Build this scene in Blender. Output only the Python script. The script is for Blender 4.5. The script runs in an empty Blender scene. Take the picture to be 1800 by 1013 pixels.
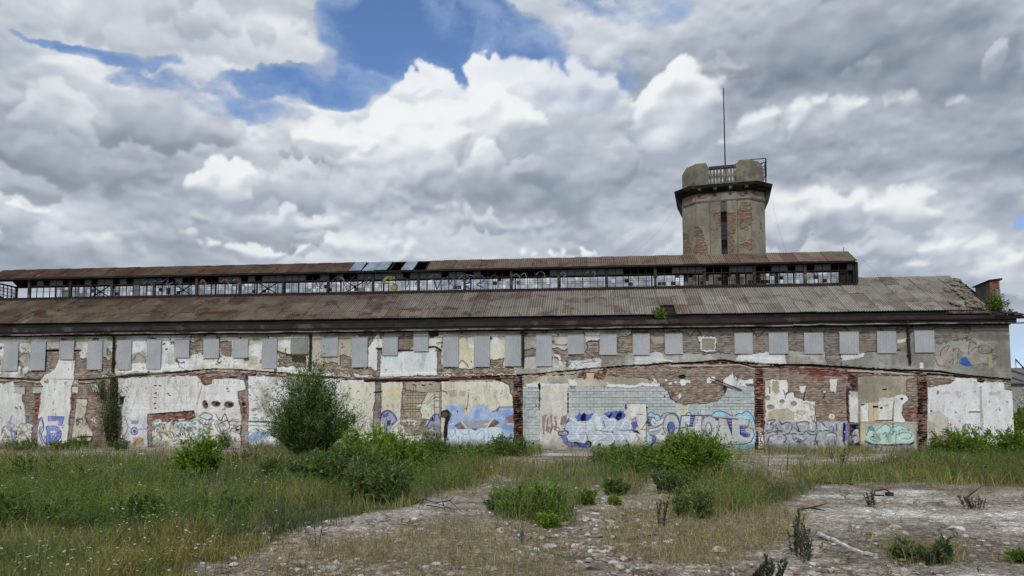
import bpy, bmesh, math, random
import numpy as np
from mathutils import Matrix, Vector
R = math.radians
F_PX = 1300.0; PITCH = math.radians(4); CAM_Z = 2.2; OPT_Y = 735 - F_PX * math.tan(PITCH)
def ray(px, py):
    x = (px - 900) / F_PX; y = -(py - OPT_Y) / F_PX
    return x, math.cos(PITCH) - y * math.sin(PITCH), math.sin(PITCH) + y * math.cos(PITCH)
def ground_at(px, py, z=0.0):
    r = ray(px, py); t = (z - CAM_Z) / r[2]; return r[0] * t, r[1] * t
_A = ground_at(0, 785); _B = ground_at(1500, 791.5); _L = math.hypot(_B[0] - _A[0], _B[1] - _A[1])
DX, DY = (_B[0] - _A[0]) / _L, (_B[1] - _A[1]) / _L; NX, NY = -DY, DX       # along the wall; away from the camera
def on_plane(px, py, off=0.0):              # -> (u, z) on the vertical plane `off` metres behind the facade
    r = ray(px, py); t = ((_A[0] + NX * off) * NX + (_A[1] + NY * off) * NY) / (r[0] * NX + r[1] * NY)
    return (r[0] * t - _A[0]) * DX + (r[1] * t - _A[1]) * DY, CAM_Z + r[2] * t
def world(u, z, off=0.0): return (_A[0] + DX * u + NX * off, _A[1] + DY * u + NY * off, z)
def to_px(X, Y, Zw):
    c, s = math.cos(PITCH), math.sin(PITCH); zc = c * Y + s * (Zw - CAM_Z); yc = -s * Y + c * (Zw - CAM_Z)
    return 900 + F_PX * X / zc, OPT_Y - F_PX * yc / zc
def wall_to_px(u, z): return to_px(_A[0] + DX * u, _A[1] + DY * u, z)
# ------------------------------------------------------------------ camera, sky, sun, exposure
scene = bpy.context.scene
cam_data = bpy.data.cameras.new('camera'); cam = bpy.data.objects.new('camera', cam_data); scene.collection.objects.link(cam)
cam_data.sensor_width = 36; cam_data.lens = F_PX / 1800 * 36; cam_data.shift_y = (OPT_Y - 506.5) / 1800
cam_data.clip_start = .1; cam_data.clip_end = 6000
cam.location = (0, 0, CAM_Z); cam.rotation_euler = (R(90) + PITCH, 0, 0); scene.camera = cam
scene.view_settings.view_transform = 'Standard'; scene.view_settings.look = 'None'
scene.view_settings.exposure = 0.3; scene.view_settings.gamma = 1; scene.view_settings.use_curve_mapping = False
SUN_EL, SUN_AZ = R(39), R(192)              # azimuth clockwise from +Y: behind the camera, to its left
sd = bpy.data.lights.new('sun', 'SUN'); sun = bpy.data.objects.new('sun', sd); scene.collection.objects.link(sun)
sd.energy = 1.5; sd.angle = R(10); sd.color = (1, .985, .96)
_s = Vector((math.sin(SUN_AZ) * math.cos(SUN_EL), math.cos(SUN_AZ) * math.cos(SUN_EL), math.sin(SUN_EL)))
sun.rotation_euler = _s.to_track_quat('Z', 'Y').to_euler(); sun.location = _s * 50

class NT:
    """tiny helper to write node trees as expressions"""
    def __init__(s, tree): s.t = tree; s.n = tree.nodes; s.l = tree.links
    def node(s, kind, **kw):
        n = s.n.new(kind)
        for k, v in kw.items():
            if hasattr(n, k): setattr(n, k, v)
        return n
    def put(s, sock, v):
        if isinstance(v, bpy.types.NodeSocket): s.l.new(v, sock)
        elif v is not None:
            try: sock.default_value = v
            except Exception: sock.default_value = tuple(v) + (1,)
    def m(s, op, a, b=None, c=None, clamp=False):
        n = s.n.new('ShaderNodeMath'); n.operation = op; n.use_clamp = clamp
        s.put(n.inputs[0], a)
        if b is not None: s.put(n.inputs[1], b)
        if c is not None: s.put(n.inputs[2], c)
        return n.outputs[0]
    def v(s, op, a, b=None, scale=None):
        n = s.n.new('ShaderNodeVectorMath'); n.operation = op; s.put(n.inputs[0], a)
        if b is not None: s.put(n.inputs[1], b)
        if scale is not None: s.put(n.inputs['Scale'], scale)
        return n.outputs['Value'] if op in ('LENGTH', 'DOT_PRODUCT') else n.outputs[0]
    def noise(s, vec, scale, detail=4, rough=.55, dist=0, lac=2.0):
        n = s.n.new('ShaderNodeTexNoise'); s.put(n.inputs['Vector'], vec); n.inputs['Scale'].default_value = scale
        n.inputs['Detail'].default_value = detail; n.inputs['Roughness'].default_value = rough; n.inputs['Distortion'].default_value = dist; n.inputs['Lacunarity'].default_value = lac
        return n.outputs[0]
    def noise3(s, vec, scale, detail=3):
        n = s.n.new('ShaderNodeTexNoise'); s.put(n.inputs['Vector'], vec); n.inputs['Scale'].default_value = scale; n.inputs['Detail'].default_value = detail
        return n.outputs[1]
    def voro(s, vec, scale, detail=0, rough=.5, feature='F1', smooth=None):
        n = s.n.new('ShaderNodeTexVoronoi'); n.feature = feature; s.put(n.inputs['Vector'], vec); n.inputs['Scale'].default_value = scale
        n.inputs['Detail'].default_value = detail; n.inputs['Roughness'].default_value = rough; n.normalize = True
        if smooth is not None: n.inputs['Smoothness'].default_value = smooth
        return n.outputs['Distance']
    def step(s, x, a, b, lo=0.0, hi=1.0):
        n = s.n.new('ShaderNodeMapRange'); n.interpolation_type = 'SMOOTHSTEP'; s.put(n.inputs[0], x)
        for i, q in enumerate((a, b, lo, hi)): s.put(n.inputs[i + 1], q)
        return n.outputs[0]
    def ramp(s, x, pts):
        n = s.n.new('ShaderNodeValToRGB'); s.put(n.inputs[0], x); e = n.color_ramp.elements
        while len(e) < len(pts): e.new(.5)
        for i, (p, c) in enumerate(pts): e[i].position = p; e[i].color = tuple(c) + (1,) if len(c) == 3 else c
        return n.outputs[0]
    def mix(s, f, a, b, mode='MIX'):
        n = s.n.new('ShaderNodeMix'); n.data_type = 'RGBA'; n.blend_type = mode; s.put(n.inputs[0], f)
        for i, q in ((6, a), (7, b)):
            if isinstance(q, bpy.types.NodeSocket): s.l.new(q, n.inputs[i])
            else: n.inputs[i].default_value = tuple(q) + (1,) if len(q) == 3 else q
        return n.outputs[2]

def srgb(*c): return tuple(float(x) for x in (lambda a: np.where(a <= .04045, a / 12.92, ((a + .055) / 1.055) ** 2.4))(np.array(c, float) / 255))

world_ = bpy.data.worlds.new('World'); scene.world = world_; world_.use_nodes = True
world_.node_tree.nodes.clear(); w = NT(world_.node_tree)
sky = w.node('ShaderNodeTexSky'); sky.sky_type = 'NISHITA'; sky.sun_disc = False; sky.sun_elevation = SUN_EL; sky.sun_rotation = SUN_AZ; sky.air_density = 1.0; sky.dust_density = 0.0; sky.ozone_density = 5.0; sky.altitude = 2500
bg = w.node('ShaderNodeBackground'); bg.inputs['Strength'].default_value = .13; w.l.new(sky.outputs[0], bg.inputs['Color'])
wo = w.node('ShaderNodeOutputWorld'); w.l.new(bg.outputs[0], wo.inputs['Surface'])
# ------------------------------------------------------------------ clouds, computed over azimuth and elevation (degrees)
def vnoise3(x, y, z, seed=0):
    r = np.random.RandomState(seed).rand(65536)
    xi = np.floor(x).astype(np.int64); yi = np.floor(y).astype(np.int64); zi = np.floor(z).astype(np.int64)
    fx = x - xi; fy = y - yi; fz = z - zi
    fx = fx * fx * (3 - 2 * fx); fy = fy * fy * (3 - 2 * fy); fz = fz * fz * (3 - 2 * fz)
    def g(i, j, k): return r[((xi + i) * 7919 + (yi + j) * 104729 + (zi + k) * 1299721) & 65535]
    def l(j, k): a = g(0, j, k); return a + (g(1, j, k) - a) * fx
    a = l(0, 0); b = l(1, 0); c = l(0, 1); d = l(1, 1)
    p = a + (b - a) * fy; q = c + (d - c) * fy
    return p + (q - p) * fz
def fbm3(P, s, oct=5, seed=0, gain=.5, billow=False):
    o = 0; a = 1.0; t = 0; f = 1.0 / s
    for i in range(oct):
        n = vnoise3(P[0] * f + 31.7 * i, P[1] * f + 11.1 * i, P[2] * f + 7.3 * i, seed * 13 + i)
        if billow: n = 1 - np.abs(2 * n - 1)
        o = o + a * n; t += a; a *= gain; f *= 2.07
    return o / t
def sm(x, a, b):
    t = np.clip((x - a) / (b - a), 0, 1); return t * t * (3 - 2 * t)
SAZ = np.unique(np.concatenate([np.arange(-180, -39, 4.0), np.arange(-39, 39.01, .10), np.arange(40, 180.1, 4.0)]))
SEL = np.unique(np.concatenate([np.arange(-2, 0, .5), np.arange(0, 33.01, .10), np.arange(33.5, 40, 1.5), np.arange(40, 90.1, 5)]))
def px_dir(px, py):
    v = Vector(ray(px, py)).normalized() if 'Vector' in globals() else None
    return v
def azel(px, py):
    x, y, z = ray(px, py); return math.degrees(math.atan2(x, y)), math.degrees(math.atan2(z, math.hypot(x, y)))
def blur(a, k):
    o = a * 0
    for i in range(-k, k + 1): o = o + np.roll(a, i, 0)
    b = o * 0
    for i in range(-k, k + 1): b = b + np.roll(o, i, 1)
    return b / (2 * k + 1) ** 2
def make_sky():
    AZ, EL = np.meshgrid(SAZ, SEL)
    ca, sa, ce, se = np.cos(np.radians(AZ)), np.sin(np.radians(AZ)), np.cos(np.radians(EL)), np.sin(np.radians(EL))
    P = [sa * ce * 57.3, ca * ce * 57.3, se * 57.3 * 1.35]                       # degrees-like units, flattened clouds
    Pf = [P[0] * .7, P[1] * .7, P[2] * 1.12]
    w1 = fbm3(P, 4.0, 6, 1) - .5; w2 = fbm3(P, 4.0, 6, 2) - .5
    c1 = fbm3(P, 1.5, 5, 3, .6, True) - .5; c2 = fbm3(P, 1.5, 5, 4, .6, True) - .5
    low = fbm3(Pf, 9.0, 5, 5); mid = fbm3(Pf, 4.0, 7, 6, .55); fine = fbm3(P, 1.6, 6, 7, .6); bil = fbm3(P, 2.6, 6, 8, .55, True)
    wisp = fbm3([P[0] * .5 + w1 * 4, P[1] * .5, P[2] * 1.1 + w2 * 5], 2.4, 7, 9, .6)
    def bl(px, py, rx, ry, soft=1.5, wa=1.0):
        a, e = azel(px, py); a2, _ = azel(px + rx, py); _, e2 = azel(px, py - ry); qx = abs(a2 - a); qy = abs(e2 - e)
        d = np.hypot((AZ + w1 * 5 * wa - a) / qx, (EL + w2 * 4 * wa - e) / qy); return 1 - sm(d, .35, soft)
    soft_ = sm(fbm3(P, 5.0, 4, 14), .32, .62)
    # overcast sheet: tone and coverage
    tone = .56 + (low - .5) * .75 + (mid - .5) * .30 + (bil - .5) * .08
    for px, py, rx, ry, a in [(330, 60, 260, 70, .12), (330, 30, 150, 40, -.10), (480, 130, 160, 45, .12), (120, 120, 160, 60, .16), (560, 200, 250, 60, .08), (1100, 60, 170, 70, .02), (1000, 120, 150, 60, -.04), (1480, 70, 280, 85, -.26),
                              (1300, 130, 120, 40, -.12), (1680, 120, 200, 90, -.24), (1600, 300, 250, 80, -.14), (1450, 290, 170, 40, -.12), (1360, 215, 200, 36, .16), (200, 380, 300, 70, .06), (900, 430, 900, 40, .10), (1600, 420, 200, 60, .12),
                              (1050, 330, 200, 60, -.14), (700, 330, 260, 70, -.02), (1780, 240, 100, 100, -.05), (60, 380, 100, 40, .1), (250, 290, 260, 60, -.12)]:
        tone = tone + a * bl(px, py, rx, ry)
    sl = np.gradient(fbm3(P, 5.0, 4, 6, .42), SEL, axis=0); tone = tone + np.clip(-sl * .6, -.10, .12) * np.clip(EL / 8, .2, 1)
    cover = .95 + (mid - .5) * 1.1 + (fine - .5) * .35
    for px, py, rx, ry, a in [(650, 40, 100, 70, -1.5), (745, 90, 110, 80, -1.5), (850, 25, 90, 50, -1.1), (520, 145, 120, 32, -1.15), (470, 120, 60, 20, -.5), (600, 105, 80, 40, -.8), (80, 66, 110, 16, -.75), (230, 105, 90, 16, -.6),
                              (380, 140, 60, 20, -.3), (920, 90, 80, 50, -.7), (1000, 150, 110, 60, -.35), (1785, 395, 36, 9, -1), (300, 160, 120, 24, -.25), (1790, 600, 60, 60, -.6), (1060, 50, 190, 80, -.40), (300, 165, 260, 40, -.28), (560, 215, 150, 30, -.2), (30, 200, 80, 90, -.15), (1790, 300, 60, 60, -.4), (330, 40, 250, 60, .4), (1450, 90, 300, 100, .6), (1700, 350, 90, 30, -.25)]:
        cover = cover + a * bl(px, py, rx, ry, 1.35)
    veil = sm(cover + (wisp - .5) * 2.6, -.75, .75) * .85
    a_sheet = sm(cover, .30, .62)
    RGB = lambda t: np.stack([np.interp(t, [0, .25, .5, .75, 1], [c[k] for c in ((.150, .182, .230), (.248, .292, .358), (.385, .434, .505), (.580, .625, .682), (.86, .88, .895))]) for k in range(3)], -1)
    colour = np.zeros(AZ.shape + (3,)); alpha = veil.copy()
    vc = np.array([.31, .42, .63]) * (1 + .35 * (wisp - .5))[..., None]
    rgb = vc * (1 - a_sheet[..., None]) + RGB(np.clip(.58 + (tone - .58) * 1.15, 0, 1)) * a_sheet[..., None]; alpha = np.maximum(alpha, a_sheet)
    # cumulus heads: clusters of puffs, lit from above
    def cluster(px, py, rx, ry, n, top, bot, seed, rmin=.18, rmax=.42, flat=.35, hard=1.0, wamp=1.0, op=1.0):
        nonlocal rgb, alpha
        a, e = azel(px, py); a2, _ = azel(px + rx, py); _, e2 = azel(px, py - ry); qx = abs(a2 - a); qy = abs(e2 - e)
        ci = np.where(np.abs(SAZ - a) < qx * 1.9 + 2)[0]; ri = np.where(np.abs(SEL - e) < qy * 2.0 + 2)[0]
        if len(ci) < 3 or len(ri) < 3: return
        s = (slice(ri[0], ri[-1] + 1), slice(ci[0], ci[-1] + 1)); q = min(qx, qy)
        x = AZ[s] + (w1[s] * 3.4 + c1[s] * .8) * wamp; y = EL[s] + (w2[s] * 3.4 + c2[s] * .7) * wamp
        r = random.Random(seed); H = np.full(x.shape, -9.0)
        for i in range(n):
            t = r.uniform(0, 6.283); k = math.sqrt(r.random()); ux, uy = math.cos(t) * k, math.sin(t) * k
            if uy < 0: uy *= flat
            R_ = r.uniform(rmin, rmax) * q * (1.25 - .6 * k) * 2
            H = np.maximum(H, (1 - ((x - a - ux * qx * .8) ** 2 + (y - e - uy * qy * .8) ** 2) / (R_ * R_)) * (.6 + .4 * R_ / q))
        D_ = H + (fine[s] - .5) * .9 + (bil[s] - .5) * .5
        al = sm(D_, -.12, (.13 + .8 * soft_[s] ** 1.6) / hard) * op * (1 - .12 * soft_[s])
        Hs = np.sqrt(np.clip(H, 0, 2)) + (bil[s] - .5) * .6 + (mid[s] - .5) * .6 + (fine[s] - .5) * .3
        Hs = blur(blur(Hs, 3), 2); al = .5 * al + .5 * blur(al, 1)
        gy = np.gradient(Hs, SEL[s[0]], axis=0); gx = np.gradient(Hs, SAZ[s[1]], axis=1)
        sh = .5 + np.clip(-gy * .80 + gx * .26, -.42, .42)
        vy = np.clip((EL[s] - e) / qy * .5 + .5, 0, 1)
        t = bot - .04 + (top - bot + .1) * np.clip(vy * .8 + (sh - .5) * 1.0 + .08 + (low[s] - .5) * 1.3 + (mid[s] - .5) * .7, 0, 1.15)
        t = .58 + (t - .58) * 1.25; t = t + (fine[s] - .5) * .10 + (bil[s] - .5) * .10; c = RGB(np.clip(t, 0, 1)); rgb[s] = rgb[s] * (1 - al[..., None]) + c * al[..., None]; alpha[s] = np.maximum(alpha[s], al)
    C = cluster
    C(1330, 230, 260, 45, 26, .97, .55, 1); C(1620, 185, 120, 26, 12, .85, .55, 2, op=.8); C(1190, 215, 75, 85, 20, .97, .52, 3, hard=2.2); C(1262, 120, 45, 30, 10, .92, .6, 4, op=.9)
    C(980, 215, 150, 90, 30, .93, .55, 5, hard=2.2); C(885, 165, 75, 75, 22, 1.0, .72, 6, hard=2.2); C(850, 230, 120, 80, 20, .98, .6, 7, hard=2.2); C(742, 200, 75, 95, 22, 1.0, .75, 8, hard=2.2); C(715, 140, 32, 34, 12, 1.0, .85, 9, hard=2.2); C(750, 150, 22, 20, 7, 1.0, .85, 19, hard=2.2)
    C(700, 270, 200, 70, 34, .88, .52, 10); C(600, 250, 70, 45, 18, .97, .62, 11); C(900, 330, 260, 60, 34, .66, .38, 12, hard=.6, op=.8); C(560, 345, 230, 50, 30, .70, .42, 13, hard=.6, op=.8); C(1020, 300, 140, 60, 22, .62, .36, 14, hard=.6, op=.8)
    C(480, 400, 170, 34, 20, .74, .42, 15, hard=.6, op=.8); C(800, 395, 250, 30, 26, .66, .40, 16, hard=.6, op=.8); C(400, 330, 60, 40, 12, .86, .55, 17)
    C(120, 130, 110, 50, 16, .82, .66, 20, op=.6, hard=.5); C(90, 210, 100, 50, 16, .82, .55, 21, op=.5, hard=.5); C(310, 215, 150, 60, 26, .56, .26, 22, hard=.6, op=.8); C(150, 290, 190, 50, 24, .46, .27, 23, hard=.6, op=.8); C(50, 330, 90, 30, 12, .50, .34, 24, hard=.6, op=.8)
    C(330, 60, 260, 75, 26, .70, .56, 25, op=.75); C(500, 80, 110, 60, 18, .76, .64, 26, op=.7); C(330, 40, 160, 40, 14, .54, .46, 27, op=.5)
    C(1450, 385, 170, 55, 30, .95, .48, 30); C(1590, 375, 70, 45, 16, .93, .55, 31); C(1420, 80, 240, 80, 26, .46, .24, 32, hard=.6, op=.8); C(1650, 130, 200, 80, 24, .42, .26, 33, hard=.6, op=.8)
    C(1480, 290, 190, 35, 20, .46, .30, 34, hard=.6, op=.8); C(1640, 260, 170, 50, 18, .46, .32, 35, hard=.6, op=.7)
    C(1700, 450, 130, 45, 20, .92, .62, 36); C(1660, 430, 50, 40, 10, .97, .65, 37); C(1560, 450, 120, 24, 14, .62, .42, 38, hard=.6, op=.8); C(1770, 480, 60, 50, 10, .95, .66, 39)
    C(130, 440, 150, 34, 22, .92, .62, 40, hard=.6, op=.8); C(280, 430, 90, 36, 14, .80, .46, 41, hard=.6, op=.8); C(420, 440, 120, 26, 14, .92, .52, 42, hard=.6, op=.8); C(640, 440, 150, 28, 18, .88, .55, 43, hard=.6, op=.8); C(560, 425, 60, 16, 8, .55, .42, 44, op=.8); C(980, 450, 120, 14, 12, .92, .62, 45); C(1100, 430, 160, 24, 16, .62, .48, 46, op=.7)
    C(1153, 372, 32, 8, 6, .40, .32, 47, op=.7); C(60, 375, 60, 14, 8, .92, .7, 48); C(540, 285, 60, 16, 8, .42, .36, 49, op=.8); C(1520, 120, 60, 20, 8, .5, .42, 50, op=.5); C(1757, 95, 26, 12, 5, .7, .56, 51, op=.5)
    r = random.Random(77)                                                      # the same kind of sky all the way round
    for i in range(60):
        az = r.uniform(45, 315); el = r.uniform(3, 60)
        if az > 180: az -= 360
        a = np.hypot((AZ - az) / r.uniform(8, 22), (EL - el) / r.uniform(4, 10)); k = (1 - sm(a, .3, 1.2)) * .8; t = r.uniform(.3, .8); rgb = rgb * (1 - k[..., None]) + RGB(np.full(AZ.shape, t)) * k[..., None]
    haze = np.clip(1 - EL / 9, 0, 1)[..., None] * .35; rgb = rgb * (1 - haze) + np.array([.58, .64, .72]) * haze
    alpha = np.maximum(alpha, np.clip(1 - EL / 5, 0, 1) * .9)
    # unseen gap cut in the dome behind the camera to let sunlight through
    sa_, se_ = SUN_AZ, SUN_EL; cd = np.sin(np.radians(EL)) * math.sin(se_) + np.cos(np.radians(EL)) * math.cos(se_) * np.cos(np.radians(AZ) - sa_)
    gap = sm(np.degrees(np.arccos(np.clip(cd, -1, 1))) + w1 * 8, 9, 17); alpha = alpha * gap
    return AZ, EL, rgb, alpha
# ------------------------------------------------------------------ facade relief and paint, computed as arrays over the wall
def lin(c):
    c = np.asarray(c, float) / 255.0
    return np.where(c <= .04045, c / 12.92, ((c + .055) / 1.055) ** 2.4)

def vnoise(x, y, seed=0):
    r = np.random.RandomState(seed).rand(256, 256)
    xi = np.floor(x).astype(np.int64); yi = np.floor(y).astype(np.int64)
    fx = x - xi; fy = y - yi
    fx = fx * fx * (3 - 2 * fx); fy = fy * fy * (3 - 2 * fy)
    a = r[yi & 255, xi & 255]; b = r[yi & 255, (xi + 1) & 255]
    c = r[(yi + 1) & 255, xi & 255]; d = r[(yi + 1) & 255, (xi + 1) & 255]
    return (a * (1 - fx) + b * fx) * (1 - fy) + (c * (1 - fx) + d * fx) * fy

def fbm(x, y, s, oct=4, seed=0):
    o = 0; a = 1.0; t = 0; f = 1.0 / s
    for i in range(oct):
        o = o + a * vnoise(x * f + 17.3 * i + seed * 3.1, y * f + 9.7 * i, seed * 7 + i)
        t += a; a *= .55; f *= 2.03
    return o / t

CELL = .04
U0, U1, ZT = -8.0, 73.84, 8.76
NU = int(round((U1 - U0) / CELL)) + 1
NZ = int(round((ZT + .24) / CELL)) + 1
uu = U0 + np.arange(NU) * CELL
zz = -.24 + np.arange(NZ) * CELL
U, Z = np.meshgrid(uu, zz)
PX, PY = wall_to_px(U, Z)
COL = np.zeros(U.shape + (3,)); HT = np.zeros(U.shape); RID = np.zeros(U.shape, np.int32); SMO = np.zeros(U.shape)
REG = {0: ('brick', None)}
N1 = fbm(U, Z, .9, 5, 1) - .5; N2 = fbm(U, Z, .9, 5, 2) - .5
N3 = fbm(U, Z, .16, 3, 3) - .5; N4 = fbm(U, Z, 2.6, 5, 4) - .5; N5 = fbm(U, Z, .45, 5, 5)
N6 = fbm(U, Z, 1.3, 6, 6); N7 = fbm(U * 3.2, Z * .7, .7, 4, 7); WH = np.random.RandomState(8).rand(*U.shape)
N1 *= 2; N2 *= 2; N3 *= 2; N4 *= 2

def new_id(name, label=None):
    k = len(REG); REG[k] = (name, label); return k

def box_of(x0, y0, x1, y1, pad=7):
    c = np.where((PX.max(0) > x0 - pad) & (PX.min(0) < x1 + pad))[0]
    if len(c) == 0: return None
    c0, c1 = c[0], c[-1] + 1
    r = np.where((PY[:, c0:c1].max(1) > y0 - pad) & (PY[:, c0:c1].min(1) < y1 + pad))[0]
    if len(r) == 0: return None
    return slice(r[0], r[-1] + 1), slice(c0, c1)

def inside(pts, jag=1.6):
    p = np.array(pts, float)
    if p.shape[0] == 2: p = np.array([(p[0, 0], p[0, 1]), (p[1, 0], p[0, 1]), (p[1, 0], p[1, 1]), (p[0, 0], p[1, 1])])
    s = box_of(p[:, 0].min(), p[:, 1].min(), p[:, 0].max(), p[:, 1].max(), 3 + jag * 2)
    if s is None: return None, None
    e5 = (N5 - .5)[s] * 2; e6 = np.roll(N5 - .5, 9, 1)[s] * 2; x = PX[s] + (N1[s] * 1.6 + N3[s] * 1.0 + e5 * 1.5) * jag; y = PY[s] + (N2[s] * 1.6 - N3[s] * 1.0 + e6 * 1.5) * jag
    m = np.zeros(x.shape, bool); n = len(p)
    for i in range(n):
        x0, y0 = p[i]; x1, y1 = p[(i + 1) % n]
        if y0 == y1: continue
        m ^= ((y0 > y) != (y1 > y)) & (x < (x1 - x0) * (y - y0) / (y1 - y0) + x0)
    return s, m

def brick_tone(s, pal, mortar=(150, 140, 128)):
    row = np.floor(Z[s] / .08).astype(int)
    col = np.floor((U[s] + (row & 1) * .12) / .24).astype(int)
    h = np.random.RandomState(5).randint(0, 65536, (512, 1024))[row & 511, col & 1023]
    r = np.random.RandomState(5).rand(65536)[h]
    pal = lin(np.array(pal)); k = (r * len(pal)).astype(int) % len(pal)
    c = pal[k] * (0.85 + .30 * np.random.RandomState(6).rand(65536)[h])[..., None]
    w = np.clip((N5[s] - .52) * 4, 0, .8)[..., None]
    c = c * (1 - w) + lin(mortar) * w
    # shadow in the raked out joints, painted as darker courses
    j_ = (np.floor(Z[s] / .04 + .5).astype(int) % 4 == 0) & (np.random.RandomState(17).rand(512)[row & 511] + .6 * (N6[s] - .5) > .35); c = c * (1 - .34 * j_)[..., None]
    c = c * (.88 + .24 * WH[s])[..., None]; g_ = c.mean(-1, keepdims=True); c = g_ + (c - g_) * .72
    return c, np.random.RandomState(7).rand(65536)[h]

RED = [(128, 74, 56), (150, 88, 68), (104, 58, 46), (140, 100, 84), (82, 54, 46), (160, 118, 98)]
DRED = [(96, 50, 40), (128, 66, 50), (66, 38, 32), (120, 80, 66), (52, 36, 32)]
TAN = [(150, 132, 114), (136, 118, 102), (160, 142, 124), (120, 104, 90), (146, 116, 98), (112, 100, 90)]
GREYB = [(128, 119, 107), (118, 110, 99), (140, 130, 115), (108, 100, 91), (134, 118, 102), (146, 136, 122)]
PINK = [(160, 130, 114), (148, 116, 102), (140, 120, 108), (168, 142, 126), (126, 100, 88)]
MIXB = [(146, 122, 103), (156, 138, 120), (134, 112, 95), (120, 103, 90), (162, 146, 128), (140, 124, 108), (132, 100, 82)]

def bricks(pts, pal=TAN, jag=1.6, mortar=(150, 140, 128), rough=.03, base=0.0, rid=0):
    s, m = inside(pts, jag)
    if s is None: return
    c, r = brick_tone(s, pal, mortar)
    COL[s][m] = c[m]; HT[s][m] = (base + (r - .5) * rough * (.5 if rough < .1 else 1) + N3[s] * .004)[m]; RID[s][m] = rid; SMO[s][m] = 0

def plaster(pts, a, b=None, jag=1.8, h=.045, rid=None, dmg=0.0, under=(132, 122, 108), mixk=5, bias=.5, crack=.5, edge=True, seed=0):
    s, m = inside(pts, jag)
    if s is None or not m.any(): return
    a = lin(a); b = lin(b) if b is not None else a * .8
    f = N6[s] if seed == 0 else fbm(U[s], Z[s], 1.0, 6, seed)
    t = np.clip((f - bias) * mixk + .5, 0, 1)[..., None]
    c = a * (1 - t) + b * t
    c = c * (1 + .10 * N3[s] + .10 * N4[s] + .05 * (WH[s] - .5))[..., None]
    # hairline cracks and grime in the plaster itself
    cr = np.abs(fbm(U[s], Z[s], 1.5, 4, 21) - .5); k = np.clip(1 - cr / .006, 0, 1) * crack * (N5[s] > .5)
    c = c * (1 - .5 * k)[..., None]
    gr = np.clip((N7[s] - .62) * 3.0, 0, .24)[..., None]
    c = c * (1 - gr) + lin((120, 114, 102)) * gr * .8
    chip = m & (fbm(U[s], Z[s], .22, 4, 91 + seed) > .768); c[chip] = (lin((128, 116, 100)) * (1 + .3 * N3[s])[..., None])[chip]
    keep = m.copy()
    if dmg > 0:
        hole = (fbm(U[s], Z[s], .55, 5, 31 + seed) > 1 - dmg)
        hole2 = (fbm(U[s], Z[s], .8, 5, 77 + seed) > 1.02 - dmg) & m & ~hole
        c[hole2] = (lin(under) * (1 + .25 * N3[s])[..., None])[hole2]
        keep &= ~hole
        kk = m & hole
        cb, r = brick_tone(s, TAN)
        COL[s][kk] = (cb * .5 + lin(under) * .5)[kk]; HT[s][kk] = .0
    COL[s][keep] = c[keep]; HT[s][keep] = (h + N3[s] * .006 + N4[s] * .01)[keep]; SMO[s][keep] = 1
    if rid is not None: RID[s][keep] = rid

def flat(pts, a, jag=.4, alpha=1.0, h=None, rid=None, var=.12, tex=False):
    s, m = inside(pts, jag)
    if s is None or not m.any(): return
    c = lin(a) * (1 + var * N3[s] + var * .6 * N4[s])[..., None]
    k = alpha * (np.clip(.55 + N5[s], .3, 1) if tex else 1.0) * m
    k = np.broadcast_to(k, m.shape)[..., None]
    COL[s] = COL[s] * (1 - k) + c * k
    if h is not None: HT[s][m] = h
    if rid is not None: RID[s][m] = rid

def line(pts, a, w=1.0, alpha=1.0, h=None, closed=False, wob=0.0, fade=0.0):
    p = np.array(pts, float)
    if closed: p = np.vstack([p, p[:1]])
    s = box_of(p[:, 0].min(), p[:, 1].min(), p[:, 0].max(), p[:, 1].max(), 3 + w)
    if s is None: return
    x = PX[s] + N1[s] * wob; y = PY[s] + N2[s] * wob
    d = np.full(x.shape, 1e9)
    for i in range(len(p) - 1):
        ax, ay = p[i]; bx, by = p[i + 1]; vx, vy = bx - ax, by - ay; L = vx * vx + vy * vy + 1e-9
        t = np.clip(((x - ax) * vx + (y - ay) * vy) / L, 0, 1)
        d = np.minimum(d, np.hypot(x - ax - t * vx, y - ay - t * vy))
    w = w * (1.3 if w < 3 else 1.05); k = np.clip((w / 2 - d) / .7 + .5, 0, 1) * min(1, alpha * 1.1)
    if fade: k = k * np.clip((N5[s] - .5 + fade) / .2, 0, 1)
    COL[s] = COL[s] * (1 - k[..., None]) + lin(a) * k[..., None]
    if h is not None: HT[s] = np.where(k > .5, h, HT[s])

def curve(pts, n=6):                       # Catmull-Rom through the points
    p = np.array(pts, float); q = np.vstack([2 * p[0] - p[1], p, 2 * p[-1] - p[-2]]); o = []
    for i in range(1, len(q) - 2):
        for t in np.arange(n) / n:
            o.append(.5 * (2 * q[i] + (q[i + 1] - q[i - 1]) * t + (2 * q[i - 1] - 5 * q[i] + 4 * q[i + 1] - q[i + 2]) * t * t + (3 * q[i] - q[i - 1] - 3 * q[i + 1] + q[i + 2]) * t ** 3))
    o.append(p[-1]); return o

def ring(cx, cy, rx, ry, n=18, a0=0, a1=360):
    t = np.radians(np.linspace(a0, a1, n)); return [(cx + rx * math.cos(a), cy + ry * math.sin(a)) for a in t]

def scribble(x0, y0, x1, y1, cols, n, seed, w=.9, size=7, alpha=.8):
    r = random.Random(seed)
    for i in range(n):
        x, y = r.uniform(x0, x1), r.uniform(y0, y1); a = r.uniform(0, 6.3); s = size * r.uniform(.5, 1.2); pts = [(x, y)]
        for k in range(r.randint(2, 5)):
            a += r.uniform(-1.3, 1.3); x = min(x1, max(x0, x + s * math.cos(a) * .6)); y = min(y1, max(y0, y + s * math.sin(a) * .6)); pts.append((x, y))
        line(curve(pts, 3), r.choice(cols), w * r.uniform(.7, 1.5), alpha * r.uniform(.5, 1))

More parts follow.
